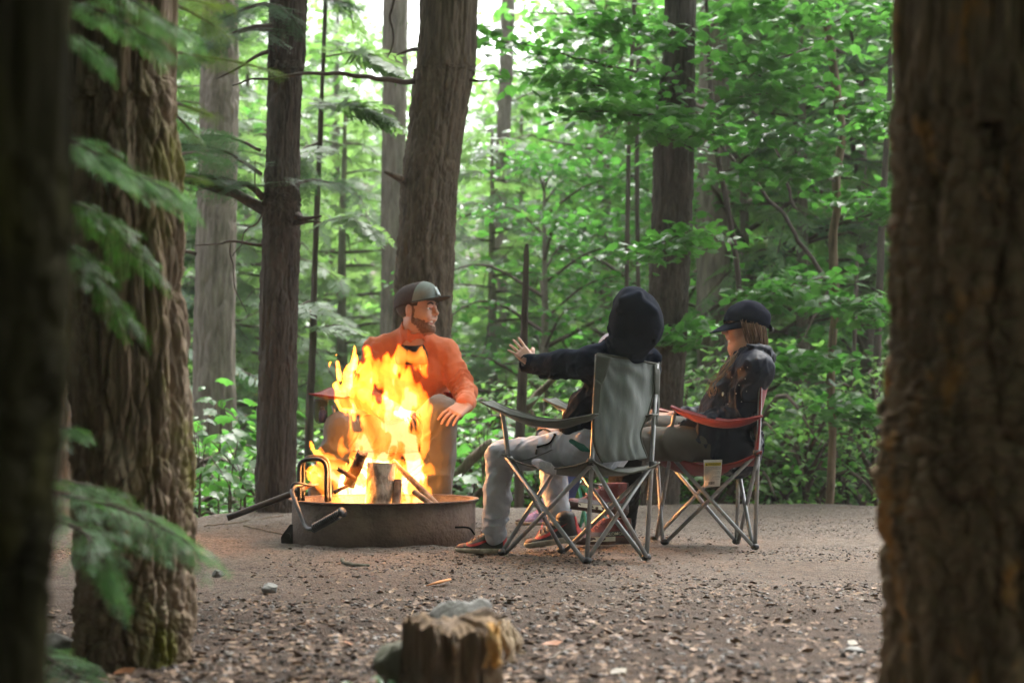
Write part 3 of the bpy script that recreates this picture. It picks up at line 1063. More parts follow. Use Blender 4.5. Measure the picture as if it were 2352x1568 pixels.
# the sinuous sapling on the right and slim stems round it
T12, T12p = big_tree('maple_sapling', 'wavy pale brown maple stem near the right trunk', [(0, 1884, 1902), (80, 1896, 1914), (170, 1906, 1926), (250, 1916, 1936), (310, 1924, 1944), (400, 1912, 1931), (480, 1913, 1931), (560, 1903, 1922), (700, 1910, 1927), (850, 1899, 1917), (1000, 1904, 1921), (1150, 1897, 1916)], 10.6, 'bark_sapling', .006, 30, 30, .04, -.6, 5.5, .1, 54)
for k, (lab, rows, Y) in enumerate([
    ('slim dark stem just left of the brown trunk behind the hood', [(0, 1452, 1464), (300, 1440, 1450), (800, 1432, 1444), (1100, 1430, 1444)], 12.5),
    ('slim dark twin stem touching the brown trunk behind the hood', [(100, 1462, 1474), (350, 1458, 1468), (800, 1462, 1474), (1100, 1464, 1476)], 12.9),
    ('slim upright stem close to the right foreground trunk', [(250, 2036, 2048), (500, 2018, 2034), (900, 2004, 2022), (1100, 2000, 2020)], 12.2),
    ('thin dark stem beneath the maple leaves on the right', [(650, 1962, 1972), (900, 1952, 1964), (1150, 1940, 1952)], 11.6)]):
    big_tree('sapling', lab, rows, Y, 'bark_dark', .004, 30, 16, .08, -1.4, 4 if k < 3 else 1.9, .1, 55 + k)

def high_crown(t, x, y, z, crown, sc, rot):
    cm, bm = CR[crown]
    for nm, me in (('crown', cm), ('bough', bm)):
        o = bpy.data.objects.new(nm, me)
        COL.objects.link(o)
        o.parent = t
        o.matrix_parent_inverse = Matrix.Translation(-t.location)
        o.location = (x, y, z); o.rotation_euler = (0, 0, rot); o.scale = (sc, sc, sc)
        if nm == 'crown': o['kind'] = 'stuff'
high_crown(TA, -.45, 1.35, 0, 'hemT', .95, 1.0)
high_crown(TL, -.95, 3.55, .3, 'hemT', .9, 2.0)
high_crown(TR, .9, 2.35, 1.6, 'hemT', .9, 3.0)

high_crown(T4, T4p[-1][0], 9.15, 3.7, 'hemA', .62, 1.0)
high_crown(T7, T7p[-1][0], 9.5, 4.2, 'hemA', .80, 2.3)
high_crown(T10, T10p[-1][0], 10.4, 4.2, 'hemA', .75, 4.0)

# limbs and stubs
limb(T4, [(615, 480, 9.15, .045), (560, 455, 9.1, .034), (480, 425, 9.05, .03), (400, 400, 9.0, .026), (330, 360, 8.9, .018)], 'bark_dark', 30, .015)
b, s = limb(T4, [(608, 450, 9.1, .025), (560, 425, 9.0, .018), (500, 410, 8.9, .014), (420, 402, 8.9, .008)], 'bark_dark', 24, .02)
needles(b, s, 46, .38, 'hemlock', True, 3)
for rows, n, L in (([(600, 400, 9.0, .014), (540, 360, 8.8, .01), (470, 335, 8.7, .007), (400, 330, 8.6, .004)], 30, .42),
                   ([(600, 345, 9.1, .012), (545, 320, 9.2, .009), (480, 310, 9.2, .006), (415, 318, 9.2, .004)], 26, .38),
                   ([(625, 60, 9.1, .03), (560, 70, 8.8, .016), (500, 90, 8.7, .01), (430, 130, 8.6, .005)], 34, .45),
                   ([(640, 20, 9.0, .02), (600, 10, 8.6, .012), (540, 30, 8.4, .008), (470, 60, 8.3, .004)], 30, .4),
                   ([(690, 420, 9.05, .012), (730, 415, 8.95, .008), (790, 425, 8.9, .004)], 16, .32),
                   ([(640, 15, 8.9, .012), (670, 40, 8.75, .008), (690, 75, 8.7, .003)], 12, .22),
                   ([(690, -20, 9.0, .014), (740, -10, 8.8, .008), (810, 12, 8.7, .004)], 22, .34)):
    b, s = limb(T4, rows, 'twig', 20, .01)
    needles(b, s, int(n * 1.9), L * .82, 'hemlock', True, n)
limb(T4, [(600, 562, 9.1, .012), (540, 556, 9.05, .009), (455, 560, 9.0, .004)], 'twig', 20, .03)
limb(T4, [(540, 558, 9.0, .005), (536, 620, 8.98, .004), (545, 690, 8.97, .003), (560, 720, 8.96, .002)], 'twig', 20, .03)
limb(T4, [(605, 490, 9.0, .006), (565, 545, 8.98, .004), (540, 590, 8.96, .003)], 'twig', 14, .03)
limb(T4, [(590, 450, 9.0, .006), (586, 420, 8.98, .005), (588, 368, 8.97, .003)], 'twig', 10, .01)
limb(T4, [(685, 495, 9.05, .03), (705, 500, 8.95, .014), (735, 497, 8.9, .006)], 'bark_dark', 10, .01)
limb(T4, [(680, 512, 9.05, .02), (705, 508, 8.95, .010), (735, 512, 8.9, .004)], 'bark_dark', 10, .01)
limb(T4, [(618, 110, 9.1, .016), (585, 125, 9.2, .012), (545, 160, 9.3, .008), (500, 180, 9.4, .004)], 'twig', 16, .02)
limb(T7, [(950, 190, 9.4, .02), (870, 180, 9.2, .017), (780, 172, 9.1, .014), (690, 172, 9.0, .011), (600, 180, 8.95, .008), (530, 192, 8.9, .004)], 'twig', 40, .02)
limb(T7, [(1075, 184, 9.45, .014), (1100, 185, 9.4, .009), (1122, 183, 9.4, .005)], 'twig', 8, .01)
limb(T7, [(955, 112, 9.4, .016), (935, 118, 9.3, .011), (912, 125, 9.3, .005)], 'twig', 8, .01)
limb(T7, [(925, 415, 9.4, .03), (905, 405, 9.3, .02), (880, 395, 9.3, .01)], 'bark_brown', 8, .01)
limb(T6, [(905, -40, 9.6, .012), (898, 40, 9.5, .008), (903, 85, 9.5, .007), (892, 130, 9.45, .004)], 'twig', 14, .02, 'branch')
limb(T10, [(1510, 262, 10.3, .016), (1490, 255, 10.2, .011), (1470, 250, 10.1, .005)], 'twig', 8, .01)
limb(T3, [(450, 585, 12.9, .022), (420, 575, 12.8, .014), (390, 570, 12.7, .006)], 'twig', 10, .02)
for rows, n, L in (([(735, 250, 11.2, .01), (790, 240, 11, .007), (880, 265, 10.9, .003)], 26, .5), ([(745, 130, 11.2, .01), (820, 120, 11.0, .007), (900, 150, 10.9, .003)], 26, .5),
                   ([(730, 330, 11.2, .01), (690, 350, 11, .007), (700, 420, 10.9, .003)], 14, .4), ([(722, 520, 11.2, .01), (790, 500, 11.1, .007), (850, 520, 11.0, .003)], 20, .45),
                   ([(715, 690, 11.2, .01), (690, 700, 11.1, .006), (655, 740, 11, .003)], 14, .4), ([(715, 760, 11.2, .01), (770, 745, 11.1, .006), (840, 775, 11, .003)], 18, .4)):
    b, s = limb(T5, rows, 'twig', 14, .01)
    needles(b, s, n, L, 'hemlock_pale', False, n + 3)

# light green new growth on the right side of the left tree
for k, (rows, n, L) in enumerate([([(392, 118, 3.6, .006), (450, 128, 3.72, .004), (540, 142, 3.82, .003), (632, 166, 3.9, .0015)], 30, .10),
                   ([(390, 10, 3.6, .006), (420, 20, 3.68, .004), (470, 45, 3.75, .003), (500, 65, 3.78, .001)], 22, .12),
                   ([(392, -10, 3.62, .006), (440, 0, 3.8, .004), (490, 12, 3.9, .002)], 18, .12),
                   ([(400, 235, 3.62, .005), (430, 245, 3.7, .003), (480, 265, 3.75, .002)], 18, .08),
                   ([(402, 262, 3.62, .004), (425, 285, 3.66, .003), (455, 318, 3.68, .001)], 14, .07),
                   ([(405, 355, 3.64, .005), (450, 350, 3.75, .003), (508, 372, 3.8, .001)], 20, .09),
                   ([(400, 400, 3.64, .005), (440, 405, 3.75, .003), (470, 415, 3.8, .001)], 10, .07)]):
    b, s = limb(TL, rows, 'twig', 20, .002)
    needles(b, s, n, L, 'hemlock_new' if k != 5 else 'hemlock', True, 30 + k, 66)

# young hemlock between the two left trunks: blurred boughs in front of the big tree
HS = thing('hemlock_sapling', 'young hemlock with soft green boughs between the two left trunks', 'sapling', (P(60, 900, 3.11)[0], 3.11, -.02))
sp = np.array([[*P(70, 1560, 3.11), .016], [*P(64, 1000, 3.11), .013], [*P(72, 400, 3.11), .010], [*P(84, -60, 3.11), .006]])
sp[0][2] = -.05
V, Q, T = tube(spline(sp, 40)[:, :3], spline(sp, 40)[:, 3], 10)
obj('trunk', V, [Q, T], M['twig'], HS)
for k, (rows, n, L) in enumerate([
        ([(70, 320, 2.75, .006), (150, 330, 2.72, .004), (270, 385, 2.7, .003), (395, 440, 2.7, .0015)], 60, .115),
        ([(70, 300, 2.75, .005), (140, 312, 2.6, .004), (190, 335, 2.5, .003), (240, 360, 2.5, .0015)], 34, .10),
        ([(70, 420, 2.75, .005), (150, 455, 2.72, .004), (240, 500, 2.8, .003), (310, 585, 2.9, .0015)], 40, .11),
        ([(70, 540, 2.75, .005), (140, 560, 2.8, .004), (200, 600, 2.8, .003), (285, 720, 2.85, .0015)], 34, .10),
        ([(72, 0, 2.75, .005), (190, 12, 2.72, .004), (290, 55, 2.7, .002), (330, 80, 2.7, .001)], 34, .09),
        ([(72, -60, 2.75, .005), (240, -30, 2.7, .004), (340, 25, 2.7, .002), (400, 60, 2.7, .001)], 34, .09),
        ([(70, 60, 2.75, .005), (160, 75, 2.7, .004), (215, 115, 2.7, .0015)], 22, .08),
        ([(66, 1110, 2.75, .006), (160, 1140, 2.68, .004), (290, 1170, 2.62, .003), (425, 1240, 2.6, .0015)], 66, .12),
        ([(66, 1150, 2.75, .005), (130, 1190, 2.6, .004), (200, 1230, 2.5, .003), (250, 1310, 2.5, .0015)], 40, .10),
        ([(66, 1100, 2.75, .005), (150, 1105, 2.8, .004), (230, 1118, 2.85, .0015)], 26, .09),
        ([(66, 1480, 2.75, .005), (110, 1510, 2.55, .004), (180, 1560, 2.45, .0015)], 26, .10),
        ([(66, 960, 2.75, .004), (110, 975, 2.7, .003), (160, 985, 2.7, .001)], 10, .06)]):
    rows = [(a_, b_, c_ + .36, d_) for a_, b_, c_, d_ in rows]
    b, s = limb(HS, rows, 'twig', 20, .002)
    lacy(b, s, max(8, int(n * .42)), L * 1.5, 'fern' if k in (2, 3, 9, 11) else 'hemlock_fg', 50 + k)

# ------------------------------------------------------------------ maples with leaves one can pick out
LEAFM = [meshdata('leaf', MAPLE[0] * s_, MAPLE[1], M[m_], False) for s_, m_ in ((1, 'maple'), (1, 'maple_light'))]
def maple_boughs(tree, boughs, per=13, size=.1, mat='maple', seed=1, singles=26, spread=.15):
    r = np.random.default_rng(seed)
    allp = []
    for rows in boughs:
        b, s = limb(tree, rows, 'twig', 22, .02)
        C = s[5::1, :3]
        C = C + r.normal(0, .03, C.shape)
        p, Rm, sz = leaf_cloud(int(r.integers(1e6)), C, per, spread, size, None, .2, .25)
        m = r.random(len(p)) < singles / len(p)
        V, Fs = inst(*MAPLE, p[~m], Rm[~m], sz[~m])
        o = obj('foliage', V, Fs, M[mat], b, False)
        o['kind'] = 'stuff'
        for q in np.nonzero(m)[0]:
            lf = bpy.data.objects.new('leaf', LEAFM[0 if mat == 'maple' else 1])
            COL.objects.link(lf)
            lf.parent = b
            X = np.eye(4); X[:3, :3] = Rm[q] * sz[q]; X[:3, 3] = p[q]
            lf.matrix_local = Matrix(X.tolist())

maple_boughs(T12, [
    [(1900, 90, 10.6, .014), (1840, 120, 10.2, .01), (1760, 130, 9.9, .007), (1660, 150, 9.8, .003)],
    [(1915, 210, 10.6, .014), (1850, 200, 10.1, .01), (1760, 215, 9.9, .007), (1640, 240, 9.9, .003)],
    [(1925, 300, 10.6, .014), (1985, 270, 10.2, .01), (2050, 260, 10, .006), (2130, 280, 9.8, .003)],
    [(1890, 60, 10.6, .014), (1960, 40, 10.2, .01), (2040, 50, 10, .006), (2120, 70, 9.8, .003)],
    [(1920, 420, 10.6, .012), (1860, 390, 10.2, .009), (1790, 380, 10, .006), (1710, 400, 9.9, .003)],
    [(1918, 480, 10.6, .012), (1980, 450, 10.3, .008), (2060, 470, 10, .005), (2120, 490, 9.9, .003)],
    [(1915, 640, 10.6, .012), (1860, 640, 10.3, .008), (1790, 665, 10.1, .005), (1730, 690, 10, .003)],
    [(1912, 700, 10.6, .012), (1970, 690, 10.3, .008), (2040, 720, 10.1, .004)],
    [(1910, 830, 10.6, .012), (1850, 820, 10.4, .008), (1800, 850, 10.3, .004)],
    [(1908, 930, 10.6, .012), (1960, 930, 10.4, .008), (2030, 960, 10.3, .004)]], 13, .095, 'maple', 5, 16)
MS = thing('maple_sapling', 'maple with bright leaf shelves spreading across the brown trunk', 'sapling', (P(1640, 900, 9.9)[0] + .05, 11.6, -.7))
sp = np.array([[*P(1690, 1180, 11.6), .03], [*P(1700, 700, 11.5), .024], [*P(1640, 300, 11.2), .02], [*P(1620, -40, 11.0), .012]])
sp[0][2] = -.8
V, Q, T = tube(spline(sp, 40)[:, :3], spline(sp, 40)[:, 3], 10)
obj('trunk', V, [Q, T], M['bark_dark'], MS)
maple_boughs(MS, [
    [(1630, 210, 11.1, .016), (1480, 170, 10.3, .011), (1320, 130, 9.9, .007), (1120, 95, 9.8, .003)],
    [(1630, 250, 11.1, .016), (1500, 215, 10.2, .011), (1380, 200, 9.8, .007), (1230, 165, 9.7, .003)],
    [(1635, 280, 11.1, .014), (1540, 270, 10.1, .009), (1430, 260, 9.7, .006), (1310, 262, 9.6, .003)],
    [(1625, 120, 11.1, .016), (1560, 90, 10.2, .01), (1450, 60, 9.8, .006), (1380, 40, 9.7, .003)],
    [(1625, 60, 11.1, .016), (1700, 30, 10.3, .01), (1790, 20, 10, .006), (1880, 30, 9.9, .003)],
    [(1650, 330, 11.2, .014), (1620, 300, 10.2, .009), (1580, 290, 9.7, .006), (1535, 310, 9.5, .003)],
    [(1680, 560, 11.4, .014), (1610, 535, 10.3, .009), (1550, 545, 9.9, .006), (1480, 600, 9.8, .003)],
    [(1650, 330, 11.2, .014), (1720, 300, 10.5, .009), (1790, 300, 10.2, .006), (1850, 330, 10.1, .003)],
    [(1690, 760, 11.5, .014), (1600, 745, 10.4, .009), (1540, 760, 10, .006), (1500, 785, 9.9, .003)]], 13, .095, 'maple', 6, 16)
limb(MS, [(1605, 285, 11.2, .012), (1690, 370, 11.1, .014), (1800, 500, 11.1, .016), (1895, 640, 11.2, .02)], 'bark_dark', 24, .02)
limb(MS, [(1700, 215, 11.2, .008), (1760, 300, 11.1, .010), (1800, 400, 11.1, .012), (1830, 480, 11.1, .014)], 'bark_dark', 24, .02)

# hobblebush seedlings left of the fire, large pale leaves
def seedling(x, y, n, h, size, seed, lab, mat='maple', group=None):
    r = np.random.default_rng(seed)
    z = float(gz(x, y, False))
    t = thing('seedling', lab, 'seedling', (x, y, z - .02), group)
    st = MB()
    for k in range(3):
        tip = A(x, y, z) + A(r.normal(0, .16), r.normal(0, .16), h * r.uniform(.7, 1))
        st.tube(spline([A(x, y, z - .03), A(x, y, z + h * .4), tip], 8), np.linspace(.007, .003, 8), 5)
    st.build('stem', M['twig'], t)
    me = LEAFM[1 if mat == 'maple_light' else 0]
    me2 = OVL
    for q in range(n):
        az = r.random() * 6.28
        p = A(x, y, z + h * (.35 + .65 * r.random())) + A(cos(az), sin(az), 0) * r.uniform(.05, .38)
        R = dirframe(np.array([[cos(az), sin(az), -.3 + r.normal(0, .15)]]), np.array([[r.normal(0, .2), r.normal(0, .2), 1]]), r.normal(0, .25, 1))[0] * size * r.uniform(.7, 1.3)
        lf = bpy.data.objects.new('leaf', me2 if q % 3 else me)
        COL.objects.link(lf)
        lf.parent = t
        lf.matrix_parent_inverse = Matrix.Translation(-t.location)
        X = np.eye(4); X[:3, :3] = R; X[:3, 3] = p
        lf.matrix_basis = Matrix(X.tolist())
OVL = meshdata('leaf', OVAL[0], OVAL[1], M['maple'], False)
for k, (px, Y, n, h, lab) in enumerate([
        (462, 9.7, 26, .95, 'leafy seedling beside the ridged left trunk'),
        (505, 10.2, 28, 1.25, 'tall leafy seedling with pale shining leaves'),
        (560, 9.9, 24, 1.0, 'leafy seedling against the dark straight trunk'),
        (530, 9.4, 18, .6, 'low leafy seedling behind the grate handle'),
        (1110, 10.6, 26, .9, 'leafy seedling behind the green armrest'),
        (1230, 10.8, 26, 1.0, 'leafy seedling beside the broken dead stem'),
        (1350, 10.9, 24, 1.1, 'leafy seedling below the raised hand and sleeve')]):
    seedling(P(px, 900, Y)[0], Y, int(n * 1.3), h, .125, 70 + k, lab)

# a fallen grey bough lying over the edge behind the fire
FB = thing('fallen_bough', 'fallen bough sloping up through leaves behind the green chair', 'fallen branch', P(1040, 1095, 10.9))
limb(FB, [(1020, 1125, 10.9, .035), (1095, 1045, 10.9, .042), (1165, 985, 10.9, .036), (1240, 905, 10.9, .028), (1300, 850, 10.9, .02)], 'bark_brown', 24, .02)

# ------------------------------------------------------------------ the wood behind
far = [  # px, Y, crown, scale, bark
    (330, 17, 'hemA', .95, 0), (470, 20, 'hemA', 1.0, 0), (610, 17, 'hemC', 1.15, 0), (560, 24, 'mapA', 1.0, 0), 
    (790, 19, 'hemC', 1.3, 1), (770, 26, 'hemA', .95, 0),  (960, 25, 'hemC', 1.35, 0), 
    (1130, 16, 'hemC', .95, 1), (1200, 23, 'hemC', 1.5, 0), (1250, 14.5, 'mapB', .72, 1), (1385, 21, 'mapA', .95, 0),
     (1440, 27, 'hemA', 1.2, 0), (1540, 16, 'mapB', 1.2, 1), (1560, 22, 'mapA', 1.0, 0), (1660, 19, 'hemA', .95, 0),
    (1720, 14.5, 'mapB', .95, 1), (1850, 14, 'hemC', 1.0, 1), (1900, 21, 'mapA', 1.0, 1), (1985, 14.5, 'mapB', 1.15, 1),
    (2120, 14, 'hemB', .8, 1), (2230, 17, 'mapC', 1.2, 1), (2000, 26, 'mapA', 1.2, 1), (150, 15, 'hemB', 1.0, 1),
    (10, 18, 'mapC', 1.1, 1), (240, 24, 'hemA', 1.2, 0), (-120, 16, 'hemB', 1.1, 1), (2400, 20, 'hemB', 1.3, 1), (1620, 27, 'mapA', 1.2, 0),
    (420, 31, 'mapA', 1.1, 0), (560, 38, 'hemA', 1.1, 0), (700, 34, 'mapA', 1.0, 0), (820, 40, 'mapA', 1.1, 0), (930, 33, 'hemA', .66, 0),
    (1040, 38, 'mapA', .8, 0), (1150, 34, 'hemA', .62, 0), (1240, 41, 'mapA', .8, 0), (1340, 33, 'hemA', .85, 0), (1450, 40, 'mapA', 1.35, 0),
    (1580, 34, 'hemA', 1.3, 0), (1700, 42, 'mapA', 1.6, 0), (1820, 32, 'mapA', 1.3, 0), (1950, 38, 'hemA', 1.6, 0), (2100, 34, 'mapA', 1.4, 0),
    (2300, 40, 'hemA', 1.6, 0), (250, 40, 'hemA', 1.5, 0), (90, 34, 'mapA', 1.4, 0), (-100, 42, 'hemA', 1.6, 0),
    (640, 52, 'mapA', 1.0, 0), (760, 56, 'hemA', 1.0, 0), (880, 54, 'mapA', 1.0, 0), (1000, 58, 'hemA', 1.05, 0), (1110, 55, 'mapA', 1.0, 0), (1210, 57, 'hemA', 1.0, 0), (1320, 55, 'mapA', 1.1, 0), (1420, 58, 'hemA', 1.5, 0), (500, 56, 'mapA', 1.4, 0), (370, 52, 'hemA', 1.5, 0)]
LM = [(-200, 'beyond the left edge of the photo'), (60, 'hidden behind the dark left edge trunk'), (230, 'behind the ridged left trunk'), (420, 'just right of the ridged left trunk'), (500, 'at the pale grey trunk'), (575, 'left of the dark straight trunk'),
      (650, 'behind the dark straight trunk'), (735, 'behind the thin dark sapling'), (830, 'left of the leaning trunk'), (900, 'behind the half hidden pale trunk'), (985, 'behind the leaning brown trunk'), (1070, 'just right of the leaning brown trunk'),
      (1150, 'under the bright sky gap'), (1215, 'behind the broken dead stem'), (1300, 'above the raised hand'), (1390, 'left of the hooded child'), (1455, 'behind the dark hood'), (1540, 'behind the dark brown trunk'),
      (1640, 'behind the pinkish grey trunk'), (1715, 'behind the woman in the cap'), (1800, 'right of the red chair'), (1910, 'behind the wavy maple stem'), (1990, 'left of the flaking right trunk'), (2070, 'at the edge of the flaking right trunk'), (2250, 'behind the flaking right trunk'), (2450, 'beyond the right edge of the photo')]
def place(px): return min(LM, key=lambda q: abs(q[0] - px))[1]
GN = {'hem': ('hemlock_tree', 'hemlock with drooping boughs', 'hemlocks in the wood behind the camp'),
      'map': ('broadleaf_tree', 'light green broadleaf tree', 'broadleaf trees in the wood behind the camp')}
for k, (px, Y, c, sc, dk) in enumerate(far):
    nm, lab, grp = GN[c[:3]]
    tier = 'near' if Y < 19 else ('blurred' if Y < 30 else ('distant' if Y < 46 else 'farthest hazy'))
    wood_tree(nm, '%s %s %s' % (tier, lab, place(px)), 'tree', (px - CX) / F * Y, Y, c, sc, (k * 1.7) % 6.28, 'bark_pale', True, grp)
shr = [(380, 10.8, 1.0), (450, 12.2, 1.2), (620, 11.4, 1.0), (560, 13.5, 1.3), (730, 11.6, 1.0), (800, 12.6, 1.2), (860, 11.2, .9), (700, 14, 1.4), (1060, 11.6, 1.1), (1150, 12.4, 1.3), (1000, 13.5, 1.4),
       (1250, 12, 1.2), (1340, 11.5, 1.0), (1400, 13, 1.4), (1480, 12, 1.1), (1570, 11.8, 1.0), (1640, 11.6, 1.0), (1720, 11.5, 1.1), (1790, 12.4, 1.2), (1850, 11.4, .9), (1930, 12.2, 1.2), (2010, 11.6, 1.1), (2080, 13, 1.3), (1690, 13.6, 1.5), (1880, 14, 1.5), (1530, 14, 1.4), (250, 12, 1.3), (140, 11, 1.2)]
rs_ = np.random.default_rng(77)
for k in range(46):
    shr.append((260 + 1900 * ((k * .618) % 1), 15 + 15 * rs_.random(), 1.7 + .9 * rs_.random()))
seen_ = set()
for k, (px, Y, sc) in enumerate(shr):
    tier = 'low' if Y < 12.05 else ('leafy' if Y < 15 else ('pale' if Y < 22 else 'far hazy'))
    lab = '%s shrub on the slope %s' % (tier, place(px))
    if lab in seen_:
        continue
    seen_.add(lab)
    wood_tree('shrub', lab, 'shrub', (px - CX) / F * Y, Y, 'shr' if k % 2 else 'shrB', sc, k * 2.1, 'bark_dark', False, 'shrubs beyond the campsite edge', .05)
# the wood round and behind the camera that keeps the near trunks in shade
for k, (x, y, c, sc) in enumerate([(-4.6, 1.5, 'hemT', 1.1), (-5.5, 6.0, 'hemT', 1.1), (-2.4, -3.2, 'mapC', 1.1), (1.8, -3.0, 'hemT', 1.1), (4.4, -.5, 'mapC', 1.1), (0, -6.5, 'mapC', 1.2), (5.6, 4.2, 'hemT', 1.0), (-5.2, -2.5, 'mapC', 1.2), (-2.9, 3.1, 'hemT', 1.0), (-2.0, .4, 'hemT', 1.0), (.4, -1.8, 'hemT', 1.1), (-3.7, 3.0, 'hemC', 1.0), (-4.4, 5.3, 'hemC', 1.0), (-2.6, .2, 'hemC', .95), (.2, -2.7, 'hemC', 1.0), (-1.8, -2.4, 'hemC', 1.0), (-3.4, -5.0, 'hemA', 1.0), (3.2, -5.2, 'hemA', 1.05), (-6.6, -4.6, 'hemA', 1.2), (6.4, -4.4, 'hemA', 1.2), (-.6, -8.6, 'hemA', 1.3), (-4.2, -9, 'mapA', 1.3), (4.2, -9, 'mapA', 1.3), (-7.5, .5, 'hemA', 1.2), (7.6, -.6, 'mapA', 1.2), (-3.3, 1.6, 'hemT', 1.1), (2.2, -2.2, 'hemT', 1.1), (-7.2, 4, 'hemA', 1.2)]):
    nm, lab, grp = ('hemlock_tree', 'dark hemlock standing in the wood around the camera', 'trees around the camera') if c[:3] == 'hem' else ('broadleaf_tree', 'dark broadleaf tree standing in the wood around the camera', 'trees around the camera')
    wood_tree(nm, lab, 'tree', x, y, c, sc, k * 1.3, 'bark_dark', True, grp)
# ------------------------------------------------------------------ fire ring
RC = A((884 - CX) / F * 6.97, 6.97, 0)
RR_ = 0.447
M['ring'] = mk('ring', (.105, .070, .053), (.19, .132, .10), .75, 6, bump=1.0, bscale=45, bdist=.012, metal=.1, lo=.38, hi=.62)
M['rust'] = mk('rust', (.20, .075, .03), (.11, .045, .022), .7, 10, bump=.4, bscale=60)
def ring_profile(pr, n=96):
    a = np.linspace(0, 2 * pi, n, endpoint=False)
    V = np.array([[RC[0] + r * cos(t), RC[1] + r * sin(t), z] for r, z in pr for t in a])
    m = len(pr)
    i = np.arange(m)[:, None] * n
    j = np.arange(n)[None]
    i2 = (np.arange(m)[:, None] + 1) % m * n
    j2 = (j + 1) % n
    return V, np.stack([i + j, i + j2, i2 + j2, i2 + j], -1).reshape(-1, 4)
FR = thing('fire_ring', 'round steel fire ring with rough brown sides holding the burning logs', 'fire ring', RC)
V, Q = ring_profile([(.443, -.05), (.445, .10), (.445, .203), (.439, .203), (.438, -.05)])
obj('wall', V, [Q], M['ring'], FR)
V, Q = ring_profile([(.4452, .197), (.452, .199), (.462, .203), (.464, .207), (.460, .210), (.445, .2085), (.438, .2075), (.4385, .2035), (.4452, .2035)])
obj('rim', V, [Q], M['ring'], FR)
# ash bed
n_ = 40
u_ = np.linspace(0, 2 * pi, n_, endpoint=False)
V = np.array([[RC[0], RC[1], .07]] + [[RC[0] + r * cos(t), RC[1] + r * sin(t), .06 + .02 * random.random()] for r in (.12, .25, .36, .437) for t in u_])
T = [[0, 1 + k, 1 + (k + 1) % n_] for k in range(n_)]
Q = [[1 + i * n_ + k, 1 + (i + 1) * n_ + k, 1 + (i + 1) * n_ + (k + 1) % n_, 1 + i * n_ + (k + 1) % n_] for i in range(3) for k in range(n_)]
obj('ash_bed', V, [np.array(Q), np.array(T)], mk('ash', (.12, .11, .105), (.03, .028, .027), .95, 25, bump=.6), FR)
# hinge bracket on the left foot of the ring
mb = MB()
bx = P(662, 1228, 6.86)
for dz, h in ((0, .075), (.0, .05)):
    pass
prof = np.array([[-.03, -.03], [.04, -.03], [.04, .06], [.012, .062], [-.02, .02], [-.032, .0]])
V = np.array([[bx[0] + x, 6.84 + s_, .03 + z] for s_ in (0, .012) for x, z in prof])
mb.add(V, [(k, (k + 1) % 6, 6 + (k + 1) % 6, 6 + k) for k in range(6)] + [(0, 1, 2, 3), (0, 3, 4, 5), (6, 9, 8, 7), (6, 11, 10, 9)])
mb.tube([A(bx[0], 6.832, .035), A(bx[0], 6.86, .035)], .016, 14)
mb.build('hinge_bracket', M['iron'], FR, False)
# flip-over grate standing up at the left of the ring
GT = thing('grate', 'black steel cooking grate with coiled handle hooked on the left rim', 'grate', P(690, 1142, 6.9))
def rod(name, rows, r, parent, mat='iron', n=40, smooth_=True):
    p = np.array([P(*q) for q in rows])
    if smooth_:
        p = spline(p, n)
    V, Q, T = tube(p, r, 10)
    return obj(name, V, [Q, T], M[mat], parent)
rod('grate_bar', [(687, 1150, 6.86), (687, 1100, 6.86), (687, 1078, 6.86), (690, 1063, 6.86), (702, 1056, 6.86), (718, 1054, 6.85), (734, 1055, 6.84), (745, 1062, 6.84), (749, 1078, 6.84), (749, 1110, 6.84), (750, 1152, 6.84)], .0105, GT)
rod('grate_bar', [(696, 1150, 6.98), (696, 1095, 6.98), (696, 1072, 6.98), (699, 1058, 6.98), (710, 1050, 6.98), (726, 1048, 6.98), (741, 1050, 6.97), (751, 1058, 6.97), (755, 1075, 6.97), (756, 1110, 6.97), (757, 1150, 6.97)], .0105, GT)
rod('pivot_rod', [(522, 1189, 6.78), (610, 1156, 6.83), (700, 1122, 6.88)], .0155, GT, n=12)
rod('pivot_rod', [(690, 1126, 6.89), (716, 1111, 6.92)], .011, GT, 'rust', n=6)
rod('handle', [(704, 1117, 6.95), (690, 1114, 6.86), (678, 1116, 6.80), (671, 1124, 6.74), (672, 1134, 6.70), (681, 1158, 6.65), (694, 1190, 6.60), (701, 1206, 6.57), (710, 1214, 6.53), (722, 1212, 6.50), (750, 1197, 6.46), (784, 1177, 6.43)], .0105, GT, n=70)
p0, p1 = P(719, 1213, 6.505), P(779, 1180, 6.435)
d = nrm(p1 - p0); u1 = nrm(np.cross(d, A(0, 0, 1))); u2 = np.cross(d, u1)
tt = np.linspace(0, 1, 260)
hel = p0 + np.outer(tt, p1 - p0) + .0175 * (np.outer(np.cos(tt * 2 * pi * 15), u1) + np.outer(np.sin(tt * 2 * pi * 15), u2))
V, Q, T = tube(hel, .0042, 6)
obj('spring', V, [Q, T], M['iron'], GT)
e0, e1 = P(785, 1177, 6.425), P(788, 1175, 6.42)
V, Q, T = tube([e0, e1], .024, 16)
obj('washer', V, [Q, T], M['iron'], GT)
rod('hook', [(668, 1122, 6.74), (676, 1110, 6.72), (692, 1110, 6.74), (712, 1114, 6.80), (730, 1112, 6.88)], .006, GT, n=24)

